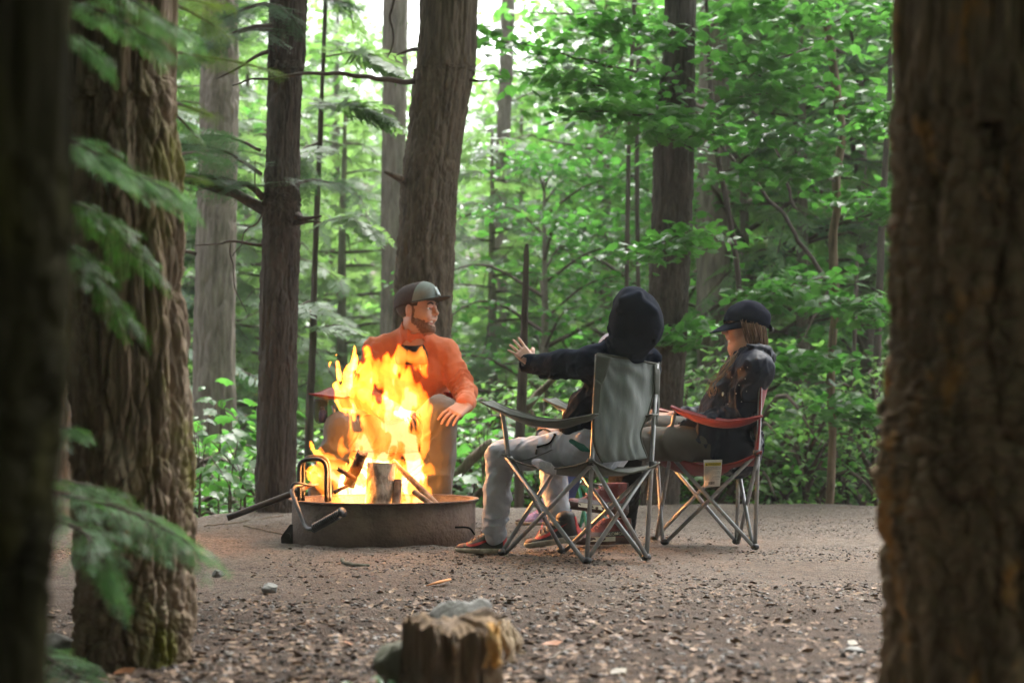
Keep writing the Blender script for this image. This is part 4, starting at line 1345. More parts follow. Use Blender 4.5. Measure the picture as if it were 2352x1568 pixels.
# ------------------------------------------------------------------ logs
M['logbark'] = mk('logbark', (.52, .45, .37), (.20, .165, .13), .85, 24, (1, 1, .6), .8, 50, .012, lo=.47, hi=.62)
M['logend'] = mk('logend', (.30, .19, .11), (.16, .10, .06), .8, 30, bump=.3)
M['char'] = mk('char', (.012, .009, .008), (.05, .022, .016), .75, 30, bump=.9, bscale=45, bdist=.01)
M['stickbark'] = mk('stickbark', (.12, .07, .045), (.26, .20, .155), .85, 22, bump=.6, bscale=70)
def log(label, a, b, r1, r2, mat, seed, cat='log', rough=.06, ragged=False, name='log'):
    a, b = np.asarray(a, float), np.asarray(b, float)
    n, m = 28, 22
    p = a + np.outer(np.linspace(0, 1, n), b - a)
    t = thing(name, label, cat, (a + b) / 2)
    V, Q, _ = tube(p, np.linspace(r1, r2, n), m, False)
    d = V - np.repeat(p, m, 0)
    V = np.repeat(p, m, 0) + d * (1 + rough * vnoise(V * 28, seed) + rough * .6 * vnoise(V * 70, seed + 1))[:, None]
    if ragged:
        ax = nrm(b - a)
        V[-m:] += np.outer(vnoise(V[-m:] * 90, seed) * .02, ax)
    obj('bark', V, [Q], M[mat], t)
    for k, nm in ((0, 'end_grain'), (n - 1, 'end_grain')):
        ringv = V[k * m:(k + 1) * m]
        c = ringv.mean(0)
        ax = nrm(b - a) * (1 if k else -1)
        W = np.vstack([c + ax * .002, c + (ringv - c) * .5 + ax * .002, ringv])
        T = [[0, 1 + j, 1 + (j + 1) % m] for j in range(m)]
        Qd = [[1 + j, 1 + m + j, 1 + m + (j + 1) % m, 1 + (j + 1) % m] for j in range(m)]
        obj(nm, W, [np.array(Qd), np.array(T)], M['char' if mat == 'char' else 'logend'], t)
    return t
log('stout pale-barked log standing upright in front of the flames', P(866, 1225, 6.80), P(877, 1064, 6.83), .069, .067, 'logbark', 1)
log('charred black log end jutting up left of the upright log', P(800, 1115, 6.86), P(833, 1040, 6.84), .030, .026, 'char', 2, ragged=True, rough=.14)
log('thin sooty stick lying in the flames on the left', P(815, 1099, 6.80), P(776, 1076, 6.76), .012, .011, 'char', 3, 'stick', ragged=True, name='stick')
log('short burnt splinter low in the flames on the left', P(768, 1130, 6.74), P(796, 1116, 6.77), .010, .008, 'char', 4, 'stick', ragged=True, name='stick')
log('long bark-covered stick leaning right out of the fire', P(1004, 1160, 6.74), P(902, 1058, 6.92), .016, .013, 'stickbark', 5, 'stick', name='stick')
log('short stick standing right beside the upright log', P(908, 1195, 6.74), P(914, 1102, 6.80), .022, .020, 'stickbark', 6, 'stick', name='stick')
log('dark stick lying low behind the right rim', P(960, 1160, 6.80), P(1004, 1172, 6.86), .018, .018, 'char', 7, 'stick', name='stick')
log('thin stick lying across the right side of the fire', P(950, 1128, 6.76), P(1010, 1172, 6.70), .014, .013, 'stickbark', 8, 'stick', name='stick')

# ------------------------------------------------------------------ the fire
def firemat(name, col, s):
    m, t, o = newmat(name)
    e = t.nodes.new("ShaderNodeEmission")
    e.inputs[0].default_value = (*col, 1)
    e.inputs[1].default_value = s
    lk(t, e.outputs[0], o.inputs['Volume'])
    return m
FIRE = thing('campfire', 'tall yellow flames blazing in the steel fire ring', 'fire', RC + A(0, 0, .1))
fs = SDF(P(680, 1180, 6.97) - A(.05, .36, .05), P(1030, 770, 6.97) + A(.05, .36, .05), .0052)
def fwarp(g):
    z = g[..., 2:3] - .15
    amp = np.clip(.008 + .040 * z, .004, .036)
    q = g * np.array([12, 12, 6.5], np.float32)
    wv = np.stack([vnoise(q, 1), vnoise(q, 2), .9 * vnoise(q, 3)], -1)
    q2 = g * np.array([34, 34, 17], np.float32)
    w2 = np.stack([vnoise(q2, 4), vnoise(q2, 5), .7 * vnoise(q2, 6)], -1)
    return g + amp * wv + amp * .42 * w2
fs.warp = fwarp
px = 6.97 / F
tongues = [
    (6.95, [(885, 1165, 56), (892, 1070, 56), (902, 990, 46), (892, 920, 36), (868, 870, 30), (840, 835, 16), (820, 800, 4)]),
    (6.93, [(955, 1150, 40), (940, 1070, 46), (930, 990, 44), (935, 920, 34), (925, 870, 26), (908, 840, 26), (925, 815, 22), (950, 822, 13), (968, 852, 4)]),
    (7.00, [(850, 1140, 40), (838, 1040, 32), (822, 960, 26), (800, 910, 22), (775, 875, 15), (768, 840, 9), (776, 812, 3)]),
    (6.90, [(830, 965, 18), (790, 930, 17), (762, 900, 13), (748, 870, 9), (738, 842, 3)]),
    (7.05, [(812, 930, 15), (812, 870, 14), (815, 830, 10), (818, 800, 3)]),
    (6.90, [(775, 910, 12), (795, 885, 14), (800, 860, 9), (790, 840, 3)]),
    (6.98, [(905, 960, 26), (900, 880, 22), (885, 835, 15), (870, 812, 4)]),
    (6.88, [(915, 850, 14), (890, 822, 10), (872, 820, 4)]),
    (6.96, [(880, 1000, 30), (860, 930, 26), (845, 880, 20), (850, 850, 9), (858, 835, 3)]),
    (6.86, [(965, 1040, 24), (960, 960, 20), (972, 920, 12), (985, 905, 4)]),
    (6.84, [(955, 1000, 14), (985, 950, 9), (992, 935, 3)]),
    (6.90, [(840, 1150, 46), (790, 1110, 44), (755, 1070, 28), (730, 1040, 14), (716, 1018, 4)]),
    (7.02, [(800, 1145, 40), (755, 1110, 28), (725, 1085, 18), (708, 1072, 5)]),
    (6.86, [(760, 1160, 22), (800, 1150, 34), (840, 1150, 40)]),
    (7.05, [(830, 1110, 30), (800, 1050, 20), (790, 1020, 11), (795, 1000, 3)]),
    (6.80, [(800, 1135, 24), (815, 1090, 18), (835, 1110, 10)]),
    (6.85, [(985, 1160, 24), (990, 1120, 14), (996, 1088, 4)]),
    (6.95, [(965, 1150, 40), (970, 1090, 26), (975, 1050, 14), (968, 1020, 5)]),
    (7.0, [(1000, 1165, 16), (940, 1165, 40)]),
]
for Y, rows in tongues:
    p = spline(np.array([[*P(a, b, Y + .035 * math.sin(b * .02)), r * px] for a, b, r in rows]), len(rows) * 3)
    fs.chain(p[:, :3], p[:, 3], .006, flat=(A(0, 1, 0), .9))
fs.warp = None
base = fs.D.copy()
near = np.abs(base) < .09
ii = np.nonzero(near)
g_ = np.stack([fs.ax[k][ii[k]] for k in range(3)], -1)
holes = np.clip(vnoise(g_ * np.array([17, 9, 8.5]), 21) + .55 * vnoise(g_ * np.array([40, 24, 20.0]), 22) + .05 + .22 * np.clip(.55 - g_[:, 2], 0, .5), 0, 1) * .13
base[ii] += holes.astype(np.float32)
streak = np.zeros_like(base)
streak[ii] = (vnoise(g_ * np.array([26, 20, 7.0]), 31) + .6 * vnoise(g_ * np.array([60, 50, 18.0]), 32)).astype(np.float32)
for nm, off, sa, col, s_ in [('flame', o_, .35 * o_ + .0015, c_, k_) for o_, c_, k_ in (
        (0, (1, .22, .012), .115), (.005, (1, .30, .025), .062), (.011, (1, .40, .045), .042), (.018, (1, .47, .07), .03),
        (.027, (1, .55, .11), .022), (.038, (1, .64, .19), .028), (.056, (1, .82, .5), .09))]:
    fs.D = base + off + sa * streak
    V, Q = fs.mesh()
    obj(nm, V, [Q], firemat('flame_%d' % int(off * 1000), col, s_), FIRE)
# loose licks torn off above the fire
for k, (a, b, Y, r, h, tl) in enumerate([(1000, 950, 6.9, 5, 34, 14), (748, 905, 6.9, 6, 26, -8), (1008, 1100, 6.86, 5, 26, 8), (820, 800, 7.0, 4, 22, 5)]):
    p = spline([P(a - tl, b + h, Y), P(a - tl * .2, b + h * .4, Y), P(a, b, Y), P(a + tl * .7, b - h * .5, Y)], 14)
    V, Q, T = tube(p, r * px * np.sin(np.linspace(.08, pi - .05, 14)), 8)
    obj('flame', V, [Q, T], firemat('lick', (1.0, .38, .05), 1.4), FIRE)
lp = bpy.data.lights.new('firelight', 'POINT')
lp.energy = .65
lp.color = (1.0, .36, .09)
lp.shadow_soft_size = .16
lo_ = bpy.data.objects.new('firelight', lp)
link(lo_, FIRE)
lo_.location = tuple(P(890, 985, 6.9))
# ------------------------------------------------------------------ folding camp chairs
M['green_cloth'] = mk('green_cloth', (.075, .082, .066), (.05, .056, .044), .8, 9, bump=.25, bscale=160, bdist=.002, sheen=.2, weave=420)
M['green_back'] = mk('green_back', (.085, .105, .098), (.185, .212, .204), .75, 5, (3.2, 3.2, .7), .25, 160, .002, sheen=.2, weave=420)
M['red_cloth'] = mk('red_cloth', (.21, .006, .013), (.15, .005, .010), .75, 9, bump=.2, bscale=160, bdist=.002, sheen=.15, weave=420)
M['piping'] = mk('piping', (.055, .058, .042), None, .8, 30)
M['red_piping'] = mk('red_piping', (.16, .006, .01), None, .8, 30)
def wrk(B, amp, sc, seed):
    q = B / sc
    return amp * (vnoise(q, seed) + .5 * vnoise(q * 2.1, seed + 3))

def cloth_rows(Lr, Rr, nu, nv, bulge, amp=.004, sc=(.05, .05, .16), seed=1, sag=None):
    """cloth strip between a left and a right edge line; bulge is added across the middle"""
    L, R = spline(Lr, nv), spline(Rr, nv)
    u = np.linspace(0, 1, nu)[:, None, None]
    v = np.linspace(0, 1, nv)[None, :, None]
    B = (1 - u) * L[None] + u * R[None]
    B = B + np.asarray(bulge)[None, None] * (4 * u * (1 - u)) * (.45 + .55 * np.sin(pi * (.15 + .8 * v)))
    if sag is not None:
        B = B + np.asarray(sag)[None, None] * (16 * u * (1 - u) * v * (1 - v) * .8 + .45 * (4 * u * (1 - u)) * (1 - 4 * v * (1 - v)) + .45 * (4 * v * (1 - v)) * (1 - 4 * u * (1 - u)))
    n = nrm(np.cross(B[-1, 0] - B[0, 0], B[0, -1] - B[0, 0]))
    w_ = wrk(B, amp, np.asarray(sc), seed)
    env = np.sin(pi * np.linspace(0, 1, nu))[:, None] ** .5
    return B + (w_ * env)[..., None] * n

def camp_chair(name, label, feet, seat, tops, arms, cloth, back, pipe, backrows, sag=.06, bulge=(0, 0, 0), group='folding camp chairs round the fire', steel='steel', r=.0095, deep=None, armsag=.03, armw=None, seed=1, sides=10, topbulge=None, folds=False):
    """feet, seat, tops, arms: dicts of world points; keys rl rr fl fr (rear/front, left/right as seen from behind)"""
    t = thing(name, label, 'camp chair', np.mean([feet[k] for k in feet], 0) * A(1, 1, 0), group)
    def tb(nm, a, b, rr=r, mat=None):
        V, Q, T = tube([a, (np.asarray(a) + b) / 2, b], rr, sides)
        return obj(nm, V, [Q, T], M[mat or steel], t)
    for k in ('rl', 'rr'):
        tb('back_pole', feet[k], tops[k])
    c = np.mean([seat[k] for k in seat], 0)
    for a, b in (('rl', 'fl'), ('fl', 'fr'), ('fr', 'rr'), ('rr', 'rl')):
        mid = (feet[a] + feet[b]) / 2
        out = nrm((mid - c) * A(1, 1, 0)) * r
        tb('cross_tube', feet[a] + out, seat[b] + out - A(0, 0, .012))
        tb('cross_tube', feet[b] - out, seat[a] - out - A(0, 0, .012))
    for k in ('fl', 'fr'):
        if k in arms:
            p = spline([seat[k] - A(0, 0, .02), seat[k] * .5 + arms[k] * .5 + (seat[k] - arms[k]) * A(.06, .06, 0), arms[k]], 10)
            V, Q, T = tube(p, r * 1.1, sides)
            obj('arm_post', V, [Q, T], M[steel], t)
    for k in feet:
        V, Q = ball(feet[k] + A(0, 0, .008), (.021, .021, .016), 6, 12)
        obj('foot_cap', V, [Q], M['plastic_black'], t)
    for k in ('rl', 'rr'):
        V, Q, T = tube([seat[k] - A(0, 0, .022), seat[k] + A(0, 0, .006)], .017, 12)
        obj('joint', V, [Q, T], M['plastic_black'], t)
    # seat
    nu = nv = 26
    ctr = np.mean([seat[k] for k in seat], 0)
    S_ = {k: seat[k] + nrm((seat[k] - ctr) * A(1, 1, 0)) * .03 for k in seat}
    Lr = [S_['fl'], S_['fl'] * .5 + S_['rl'] * .5, S_['rl']]
    Rr = [S_['fr'], S_['fr'] * .5 + S_['rr'] * .5, S_['rr']]
    B = cloth_rows(Lr, Rr, nu, nv, (0, 0, 0), .004, (.08, .08, .08), seed, (0, 0, -sag))
    V, Q = sheet(B, .0035)
    st = obj('seat', V, [Q], M[cloth], t)
    for edge in (B[0], B[-1], B[:, 0], B[:, -1]):
        V, Q, T = tube(edge, .0045, 6)
        obj('piping', V, [Q, T], M[pipe], st)
    # back
    L, R = backrows
    Bb = cloth_rows(L, R, 30, 40, bulge, .007, (.045, .045, .2), seed + 4)
    if topbulge is not None:
        uu, vv_ = np.linspace(0, 1, 30)[:, None, None], np.linspace(0, 1, 40)[None, :, None]
        Bb = Bb + np.asarray(topbulge)[None, None] * (4 * uu * (1 - uu)) ** .7 * np.clip(1 - vv_ / .58, 0, 1) ** .8
    if folds:
        uu, vv_ = np.meshgrid(np.linspace(0, 1, 30), np.linspace(0, 1, 40), indexing='ij')
        ph = np.arctan2(vv_ * 1.5 + .02, uu + .04)
        rad = np.hypot(uu, vv_ * 1.5)
        nn = vnoise(np.stack([uu * 4, vv_ * 4, 0 * uu], -1), 5)
        fd = .006 * np.sin(ph * 15 + nn * 1.6) * np.exp(-((rad - .45) / .5) ** 2) + .0045 * np.sin(uu * 24 + nn * 3) * np.clip(vv_ - .35, 0, 1) ** 1.3 * 1.5
        fd = fd * np.sin(pi * np.clip(uu, .02, .98)) ** .4
        nb = nrm(np.cross(Bb[-1, 0] - Bb[0, 0], Bb[0, -1] - Bb[0, 0]))
        Bb = Bb + fd[..., None] * nb
    V, Q = sheet(Bb, .0035)
    bk = obj('backrest', V, [Q], M[back], t)
    for edge in (Bb[:, 0], Bb[-1], Bb[0]):
        V, Q, T = tube(edge, .0055, 6)
        obj('piping', V, [Q, T], M[pipe], bk)
    # arms
    for k, rows in arms.get('rests', {}).items():
        p = spline(rows, 26)
        wv = armw
        u = np.linspace(-1, 1, 9)
        tt_ = np.linspace(0, 1, 26)
        wd = .62 + .38 * np.cos(tt_ * 2.6)[:, None, None] ** 2
        wd = np.where(tt_[:, None, None] < .5, 1.0, .45 + .55 * (1 - (tt_[:, None, None] - .5) / .5))
        Ba = p[:, None, :] + (u[None, :, None] * wd) * np.asarray(wv)[None, None] - A(0, 0, 1)[None, None] * armsag * (1 - u[None, :, None] ** 2) * np.sin(pi * tt_)[:, None, None] ** .7
        Ba = Ba + (.0025 * vnoise(Ba / .04, 5))[..., None] * A(0, 0, 1)
        V, Q = sheet(Ba, .006)
        ar = obj('armrest', V, [Q], M[cloth], t)
        for edge in (Ba[:, 0], Ba[:, -1], Ba[0]):
            V, Q, T = tube(edge, .0042, 6)
            obj('piping', V, [Q, T], M[pipe], ar)
    return t

# the green chair, seen from behind
gf = dict(rl=G(1348, 1291, .006), rr=G(1485, 1283, .006), fl=G(1154, 1272, .006), fr=G(1290, 1267, .006))
gs = dict(rl=P(1357, 1056, 5.87), rr=P(1499, 1062, 6.03), fl=P(1168, 1043, 6.2), fr=P(1303, 1034, 6.38))
gt = dict(rl=P(1372, 814, 5.95), rr=P(1509, 836, 6.1))
garm = {'fl': P(1153, 944, 6.2), 'fr': P(1296, 938, 6.4), 'rests': {
    'l': [P(1118, 922, 6.27), P(1155, 938, 6.2), P(1215, 958, 6.1), P(1290, 966, 5.99), P(1345, 956, 5.90), P(1372, 950, 5.88)],
    'r': [P(1262, 916, 6.47), P(1296, 932, 6.4), P(1352, 952, 6.3), P(1420, 962, 6.2), P(1478, 958, 6.08), P(1505, 952, 6.04)]}}
GC = camp_chair('camp_chair', 'weathered green folding camp chair seen from behind, child seated in it', gf, gs, gt, garm, 'green_cloth', 'green_back', 'piping',
    ([P(1371, 813, 5.94), P(1367, 880, 5.93), P(1364, 960, 5.91), P(1366, 1020, 5.90), P(1384, 1062, 5.94)],
     [P(1508, 836, 6.1), P(1505, 885, 6.09), P(1488, 950, 6.05), P(1471, 998, 6.03), P(1486, 1052, 6.04)]),
    .105, (.012, -.03, 0), armw=A(.028, .030, .002), seed=3, folds=True)
def sleeve(t, rows_l, rows_r, mat, th=.008):
    L, R = spline(rows_l, 12), spline(rows_r, 12)
    u = np.linspace(0, 1, 8)[:, None, None]
    B = (1 - u) * L[None] + u * R[None]
    B = B + (.006 * vnoise(B / .03, 8))[..., None] * A(0, -1, 0)
    V, Q = sheet(B, th)
    return obj('corner_sleeve', V, [Q], M[mat], t)
sleeve(GC, [P(1370, 812, 5.925), P(1366, 860, 5.915), P(1364, 905, 5.91)], [P(1404, 820, 5.93), P(1392, 862, 5.92), P(1378, 892, 5.91)], 'green_cloth')
sleeve(GC, [P(1367, 870, 5.905), P(1363, 930, 5.895), P(1361, 955, 5.89)], [P(1381, 880, 5.905), P(1377, 930, 5.895), P(1374, 955, 5.89)], 'green_cloth')
sleeve(GC, [P(1503, 838, 6.08), P(1503, 880, 6.07), P(1503, 905, 6.07)], [P(1515, 832, 6.1), P(1514, 880, 6.09), P(1513, 905, 6.08)], 'green_cloth')
sleeve(GC, [P(1508, 900, 6.09), P(1510, 930, 6.08), P(1505, 975, 6.06)], [P(1514, 900, 6.1), P(1514, 930, 6.09), P(1511, 975, 6.07)], 'green_cloth', .004)

# the woman's red chair
rf = dict(rl=G(1734, 1259, .006), rr=G(1691, 1246, .006), fl=G(1527, 1248, .006), fr=G(1503, 1239, .006))
rs = dict(rl=P(1738, 1036, 6.5), rr=P(1693, 1034, 6.86), fl=P(1536, 1036, 6.74), fr=P(1512, 1030, 7.05))
rt = dict(rl=P(1748, 838, 6.6), rr=P(1706, 842, 6.98))
rarm = {'fl': P(1549, 948, 6.7), 'fr': P(1526, 950, 7.02), 'rests': {
    'l': [P(1542, 934, 6.72), P(1570, 943, 6.69), P(1620, 958, 6.62), P(1670, 966, 6.57), P(1715, 962, 6.52), P(1752, 955, 6.5)],
    'r': [P(1515, 940, 7.03), P(1540, 946, 7.02), P(1590, 958, 6.98), P(1640, 962, 6.93), P(1680, 958, 6.90), P(1708, 955, 6.87)]}}
RCH = camp_chair('camp_chair', 'red folding camp chair with a white warning tag, woman seated in it', rf, rs, rt, rarm, 'red_cloth', 'red_cloth', 'red_piping',
    ([P(1749, 832, 6.6), P(1747, 900, 6.58), P(1744, 980, 6.55), P(1740, 1034, 6.52)],
     [P(1706, 838, 6.98), P(1702, 900, 6.95), P(1696, 980, 6.9), P(1693, 1034, 6.87)]),
    .15, (.02, 0, 0), armw=A(.006, .036, .004), seed=6, armsag=.035, topbulge=(.085, 0, -.02))
# warning tag hanging under its seat
TG = [P(1616, 1056, 6.60), P(1659, 1055, 6.57), P(1654, 1116, 6.57), P(1617, 1119, 6.60)]
V, Q = patch(TG[0], TG[1], TG[2], TG[3], 8, 10, lambda u, v: (.004 * np.sin(u * 5 + v * 7))[..., None] * A(0, -1, 0), .0008)
M['paper'] = mk('paper', (.62, .58, .54), (.55, .51, .47), .7, 30, bump=.1)
M['yellow_ink'] = mk('yellow_ink', (.55, .45, .02), None, .6, 30)
M['black_ink'] = mk('black_ink', (.02, .02, .018), None, .6, 30)
M['grey_ink'] = mk('grey_ink', (.16, .155, .15), None, .6, 30)
tagp = obj('warning_tag', V, [Q], M['paper'], RCH)
def on_tag(u, v, out=.006):
    a = TG[0] * (1 - u) * (1 - v) + TG[1] * u * (1 - v) + TG[2] * u * v + TG[3] * (1 - u) * v
    return a + A(-.06, -1, 0) * out
def tag_quad(mb, u0, u1, v0, v1, out=.006):
    mb.add([on_tag(u0, v0, out), on_tag(u1, v0, out), on_tag(u1, v1, out), on_tag(u0, v1, out)], [(0, 3, 2, 1)])
mb = MB(); tag_quad(mb, .07, .95, .10, .22)
mb.build('yellow_band', M['yellow_ink'], tagp, False)
mb = MB()
r_ = np.random.default_rng(4)
for k in range(15):
    v0 = .25 + k * .034
    x = .08
    while x < (.95 if k not in (4, 9, 13) else .5):
        l = r_.uniform(.03, .12)
        tag_quad(mb, x, min(x + l, .95), v0, v0 + .014)
        x += l + .02
mb.build('print', M['grey_ink'], tagp, False)
mb = MB()
x = .27
while x < .62:
    l = r_.uniform(.006, .022)
    tag_quad(mb, x, x + l, .80, .91)
    x += l + r_.uniform(.008, .02)
mb.build('barcode', M['black_ink'], tagp, False)
def text_mesh(txt, mapf, mat, parent, name='lettering', bold=0.0):
    """flat lettering: the built-in font outline, each point placed by mapf(x, y), x and y from 0 to 1"""
    cu = bpy.data.curves.new(name, 'FONT')
    cu.body = txt
    cu.offset = bold
    to = bpy.data.objects.new(name, cu)
    COL.objects.link(to)
    bpy.context.view_layer.update()
    me = bpy.data.meshes.new_from_object(to.evaluated_get(bpy.context.evaluated_depsgraph_get()))
    bpy.data.objects.remove(to)
    v = np.array([x.co[:] for x in me.vertices])
    lo, hi = v.min(0), v.max(0)
    q = (v - lo) / np.maximum(hi - lo, 1e-6)
    for k, x in enumerate(me.vertices):
        x.co = mapf(q[k, 0], q[k, 1])
    me.materials.clear()
    me.materials.append(mat)
    o = bpy.data.objects.new(name, me)
    return link(o, parent)
text_mesh('WARNING', lambda x, y: on_tag(.24 + .66 * x, .205 - .085 * y, .009), M['black_ink'], tagp, bold=.01)
mb = MB(); mb.add([on_tag(.11, .205, .009), on_tag(.21, .205, .009), on_tag(.16, .12, .009)], None, [(0, 1, 2)])
mb.build('warning_triangle', M['black_ink'], tagp, False)

# the man's red chair (facing us behind the fire)
mc = P(905, 1000, 7.95)[0]
def MP(x, y, z): return A(mc + x, 7.95 + y, z)
mf = dict(rl=MP(.27, .26, .006), rr=MP(-.27, .26, .006), fl=MP(.27, -.05, .006), fr=MP(-.27, -.22, .006))
ms = dict(rl=MP(.27, .24, .41), rr=MP(-.27, .24, .41), fl=MP(.27, -.02, .44), fr=MP(-.27, -.22, .44))
mt_ = dict(rl=MP(.27, .38, .86), rr=MP(-.27, .38, .86))
marm = {'fl': P(1046, 908, 7.94), 'fr': P(765, 930, 7.72), 'rests': {
    'l': [P(1052, 905, 7.92), P(1046, 903, 7.96), MP(.30, .12, .61), MP(.29, .3, .61)],
    'r': [P(748, 909, 7.50), P(752, 909, 7.62), P(770, 905, 7.8), P(790, 895, 8.0), MP(-.29, .33, .66)]}}
MCH = camp_chair('camp_chair', 'red folding camp chair behind the fire, bearded man seated in it', mf, ms, mt_, marm, 'red_cloth', 'red_cloth', 'red_piping',
    ([mt_['rl'] + A(0, 0, .02), MP(.26, .33, .65), MP(.26, .24, .42)], [mt_['rr'] + A(0, 0, .02), MP(-.26, .33, .65), MP(-.26, .24, .42)]),
    .06, (0, .06, 0), armw=A(.088, .0, -.01), seed=9, armsag=.02)
# mesh cup holder hanging from its arm, with a small blue bottle in it
V, Q = [], []
p = spline([P(738, 918, 7.56), P(736, 935, 7.56), P(737, 955, 7.56), P(740, 972, 7.56)], 12)
m_, t_, o_ = newmat('net')
vv = coords(t_)
wv_ = t_.nodes.new("ShaderNodeTexChecker"); wv_.inputs['Scale'].default_value = 130
lk(t_, vv, wv_.inputs['Vector'])
pb = pbsdf(t_, None, (.012, .012, .014), .7)
tp = t_.nodes.new("ShaderNodeBsdfTransparent")
mxs = t_.nodes.new("ShaderNodeMixShader")
mxs.inputs[0].default_value = .62
lk(t_, tp.outputs[0], mxs.inputs[1]); lk(t_, pb.outputs[0], mxs.inputs[2]); lk(t_, mxs.outputs[0], o_.inputs['Surface'])
M['net'] = m_
V, Q, T = tube(p, np.array([.034, .036, .036, .036, .037, .037, .037, .036, .036, .034, .030, .016]), 18, True, None)
obj('cup_holder', V, [Q, T], M['net'], MCH)
V, Q, T = tube([P(738, 918, 7.56) + A(cos(a) * .036, sin(a) * .036, 0) for a in np.linspace(0, 6.28, 24)], .004, 6, False)
obj('cup_holder_rim', V, [Q], M['plastic_black'], MCH)
BT = thing('bottle', 'small blue bottle in the net cup holder of the red chair', 'bottle', P(740, 968, 7.56))
M['blue'] = mk('blue', (.02, .05, .42), (.03, .07, .5), .35, 20, bump=.0)
V, Q, T = tube([P(740, 970, 7.56), P(740, 966, 7.56), P(741, 945, 7.56), P(741, 940, 7.56)], [.014, .019, .019, .012], 16)
obj('body', V, [Q, T], M['blue'], BT)
V, Q, T = tube([P(741, 940, 7.56), P(741, 933, 7.56)], .010, 14)
obj('cap', V, [Q, T], mk('white_cap', (.6, .6, .62), None, .5), BT)

# the small teal chair behind the green one
M['teal'] = mk('teal', (.05, .36, .27), (.04, .30, .23), .45, 20, bump=.05)
M['pale_cloth'] = mk('pale_cloth', (.38, .39, .40), (.30, .31, .32), .8, 9, bump=.2, bscale=160)
tf = dict(rl=P(1452, 1225, 7.3), rr=P(1408, 1218, 7.6), fl=P(1352, 1215, 7.55), fr=P(1330, 1208, 7.8))
ts = {k: tf[k] * A(1, 1, 0) + A(0, 0, .27) for k in tf}
tt2 = dict(rl=P(1455, 1000, 7.38), rr=P(1420, 1000, 7.68))
camp_chair('camp_chair', 'small teal-framed folding chair half hidden behind the green chair', tf, ts, tt2, {}, 'pale_cloth', 'pale_cloth', 'piping',
    ([tt2['rl'], tt2['rl'] * .5 + ts['rl'] * .5, ts['rl'] - A(0, 0, .03)], [tt2['rr'], tt2['rr'] * .5 + ts['rr'] * .5, ts['rr'] - A(0, 0, .03)]),
    .05, (.03, 0, 0), steel='teal', r=.0085, armw=A(0, .02, 0), seed=12)
# ------------------------------------------------------------------ people
M['skin'] = mk('skin', (.50, .285, .20), (.44, .235, .16), .5, 14, bump=.06, bscale=220, bdist=.001)
M['skin_child'] = mk('skin_child', (.56, .34, .26), (.50, .29, .21), .5, 14, bump=.03, bscale=220, bdist=.001)
M['fleece'] = mk('fleece', (.54, .145, .052), (.48, .12, .043), .9, 5, bump=.35, bscale=300, bdist=.002, sheen=.1)
M['khaki'] = mk('khaki', (.135, .112, .092), (.11, .09, .073), .8, 6, bump=.3, bscale=300, bdist=.0015, sheen=.1)
M['navy_fleece'] = mk('navy_fleece', (.0035, .0058, .0125), (.006, .0095, .0185), .95, 7, bump=.4, bscale=320, bdist=.002, sheen=.01, spec=.07)
M['shell'] = mk('shell', (.0035, .0062, .015), (.0055, .009, .020), .5, 7, bump=.06, bscale=200, bdist=.001, spec=.13)
M['grey_sweat'] = mk('grey_sweat', (.37, .385, .42), (.31, .322, .35), .9, 7, bump=.35, bscale=320, bdist=.002, sheen=.15)
M['olive'] = mk('olive', (.058, .050, .037), (.047, .040, .029), .8, 7, bump=.2, bscale=300, bdist=.0015)
M['cap_black'] = mk('cap_black', (.0035, .005, .0125), (.005, .0075, .017), .9, 10, bump=.2, bscale=300, bdist=.001, spec=.08)
M['cap_mesh'] = mk('cap_mesh', (.035, .020, .016), (.05, .03, .025), .85, 60, bump=.5, bscale=400, bdist=.002)
M['cap_front'] = mk('cap_front', (.19, .22, .20), (.15, .18, .16), .85, 20, bump=.25, bscale=300, bdist=.001)
M['cap_brim'] = mk('cap_brim', (.04, .042, .036), (.03, .03, .027), .8, 20, bump=.2, bscale=300, bdist=.001)
M['patch'] = mk('patch', (.62, .66, .66), (.5, .54, .55), .7, 60, bump=.1)
M['hair_dark'] = mk('hair_dark', (.03, .020, .012), (.055, .033, .02), .55, 60, (1, 1, .2), .8, 240, .003)
M['beard'] = mk('beard', (.11, .055, .032), (.21, .115, .07), .8, 160, bump=.9, bscale=420, bdist=.003)
M['hair_brown'] = mk('hair_brown', (.10, .048, .022), (.20, .105, .05), .45, 50, bump=.3, bscale=150)
M['hair_gold'] = mk('hair_gold', (.30, .16, .065), (.20, .10, .04), .42, 50, bump=.3, bscale=150)
M['eye'] = mk('eye', (.62, .60, .58), None, .2, 5, bump=0)
M['iris'] = mk('iris', (.02, .013, .009), None, .15, 5, bump=0)
M['lip'] = mk('lip', (.36, .13, .10), None, .45, 5, bump=0)
M['teeth'] = mk('teeth', (.72, .68, .60), None, .3, 5, bump=0)
M['black_shirt'] = mk('black_shirt', (.016, .016, .02), None, .85, 20, bump=.2)
M['gold'] = mk('gold', (.7, .5, .25), None, .25, 5, bump=0, metal=1)
M['shoe_black'] = mk('shoe_black', (.014, .013, .013), (.03, .026, .024), .55, 20, bump=.2)
M['shoe_red'] = mk('shoe_red', (.42, .014, .012), (.33, .012, .01), .5, 20, bump=.1)
M['shoe_orange'] = mk('shoe_orange', (.13, .030, .016), (.05, .018, .013), .6, 20, bump=.2)
M['boot'] = mk('boot', (.17, .032, .028), (.12, .025, .022), .6, 16, bump=.4, bscale=120)
M['boot_dark'] = mk('boot_dark', (.028, .018, .018), (.045, .03, .028), .65, 16, bump=.3)
M['boot_sole'] = mk('boot_sole', (.10, .052, .04), (.06, .032, .026), .8, 16, bump=.5)
M['cream'] = mk('cream', (.50, .44, .31), None, .6, 16, bump=.1)
M['lace'] = mk('lace', (.30, .10, .10), None, .7, 40)
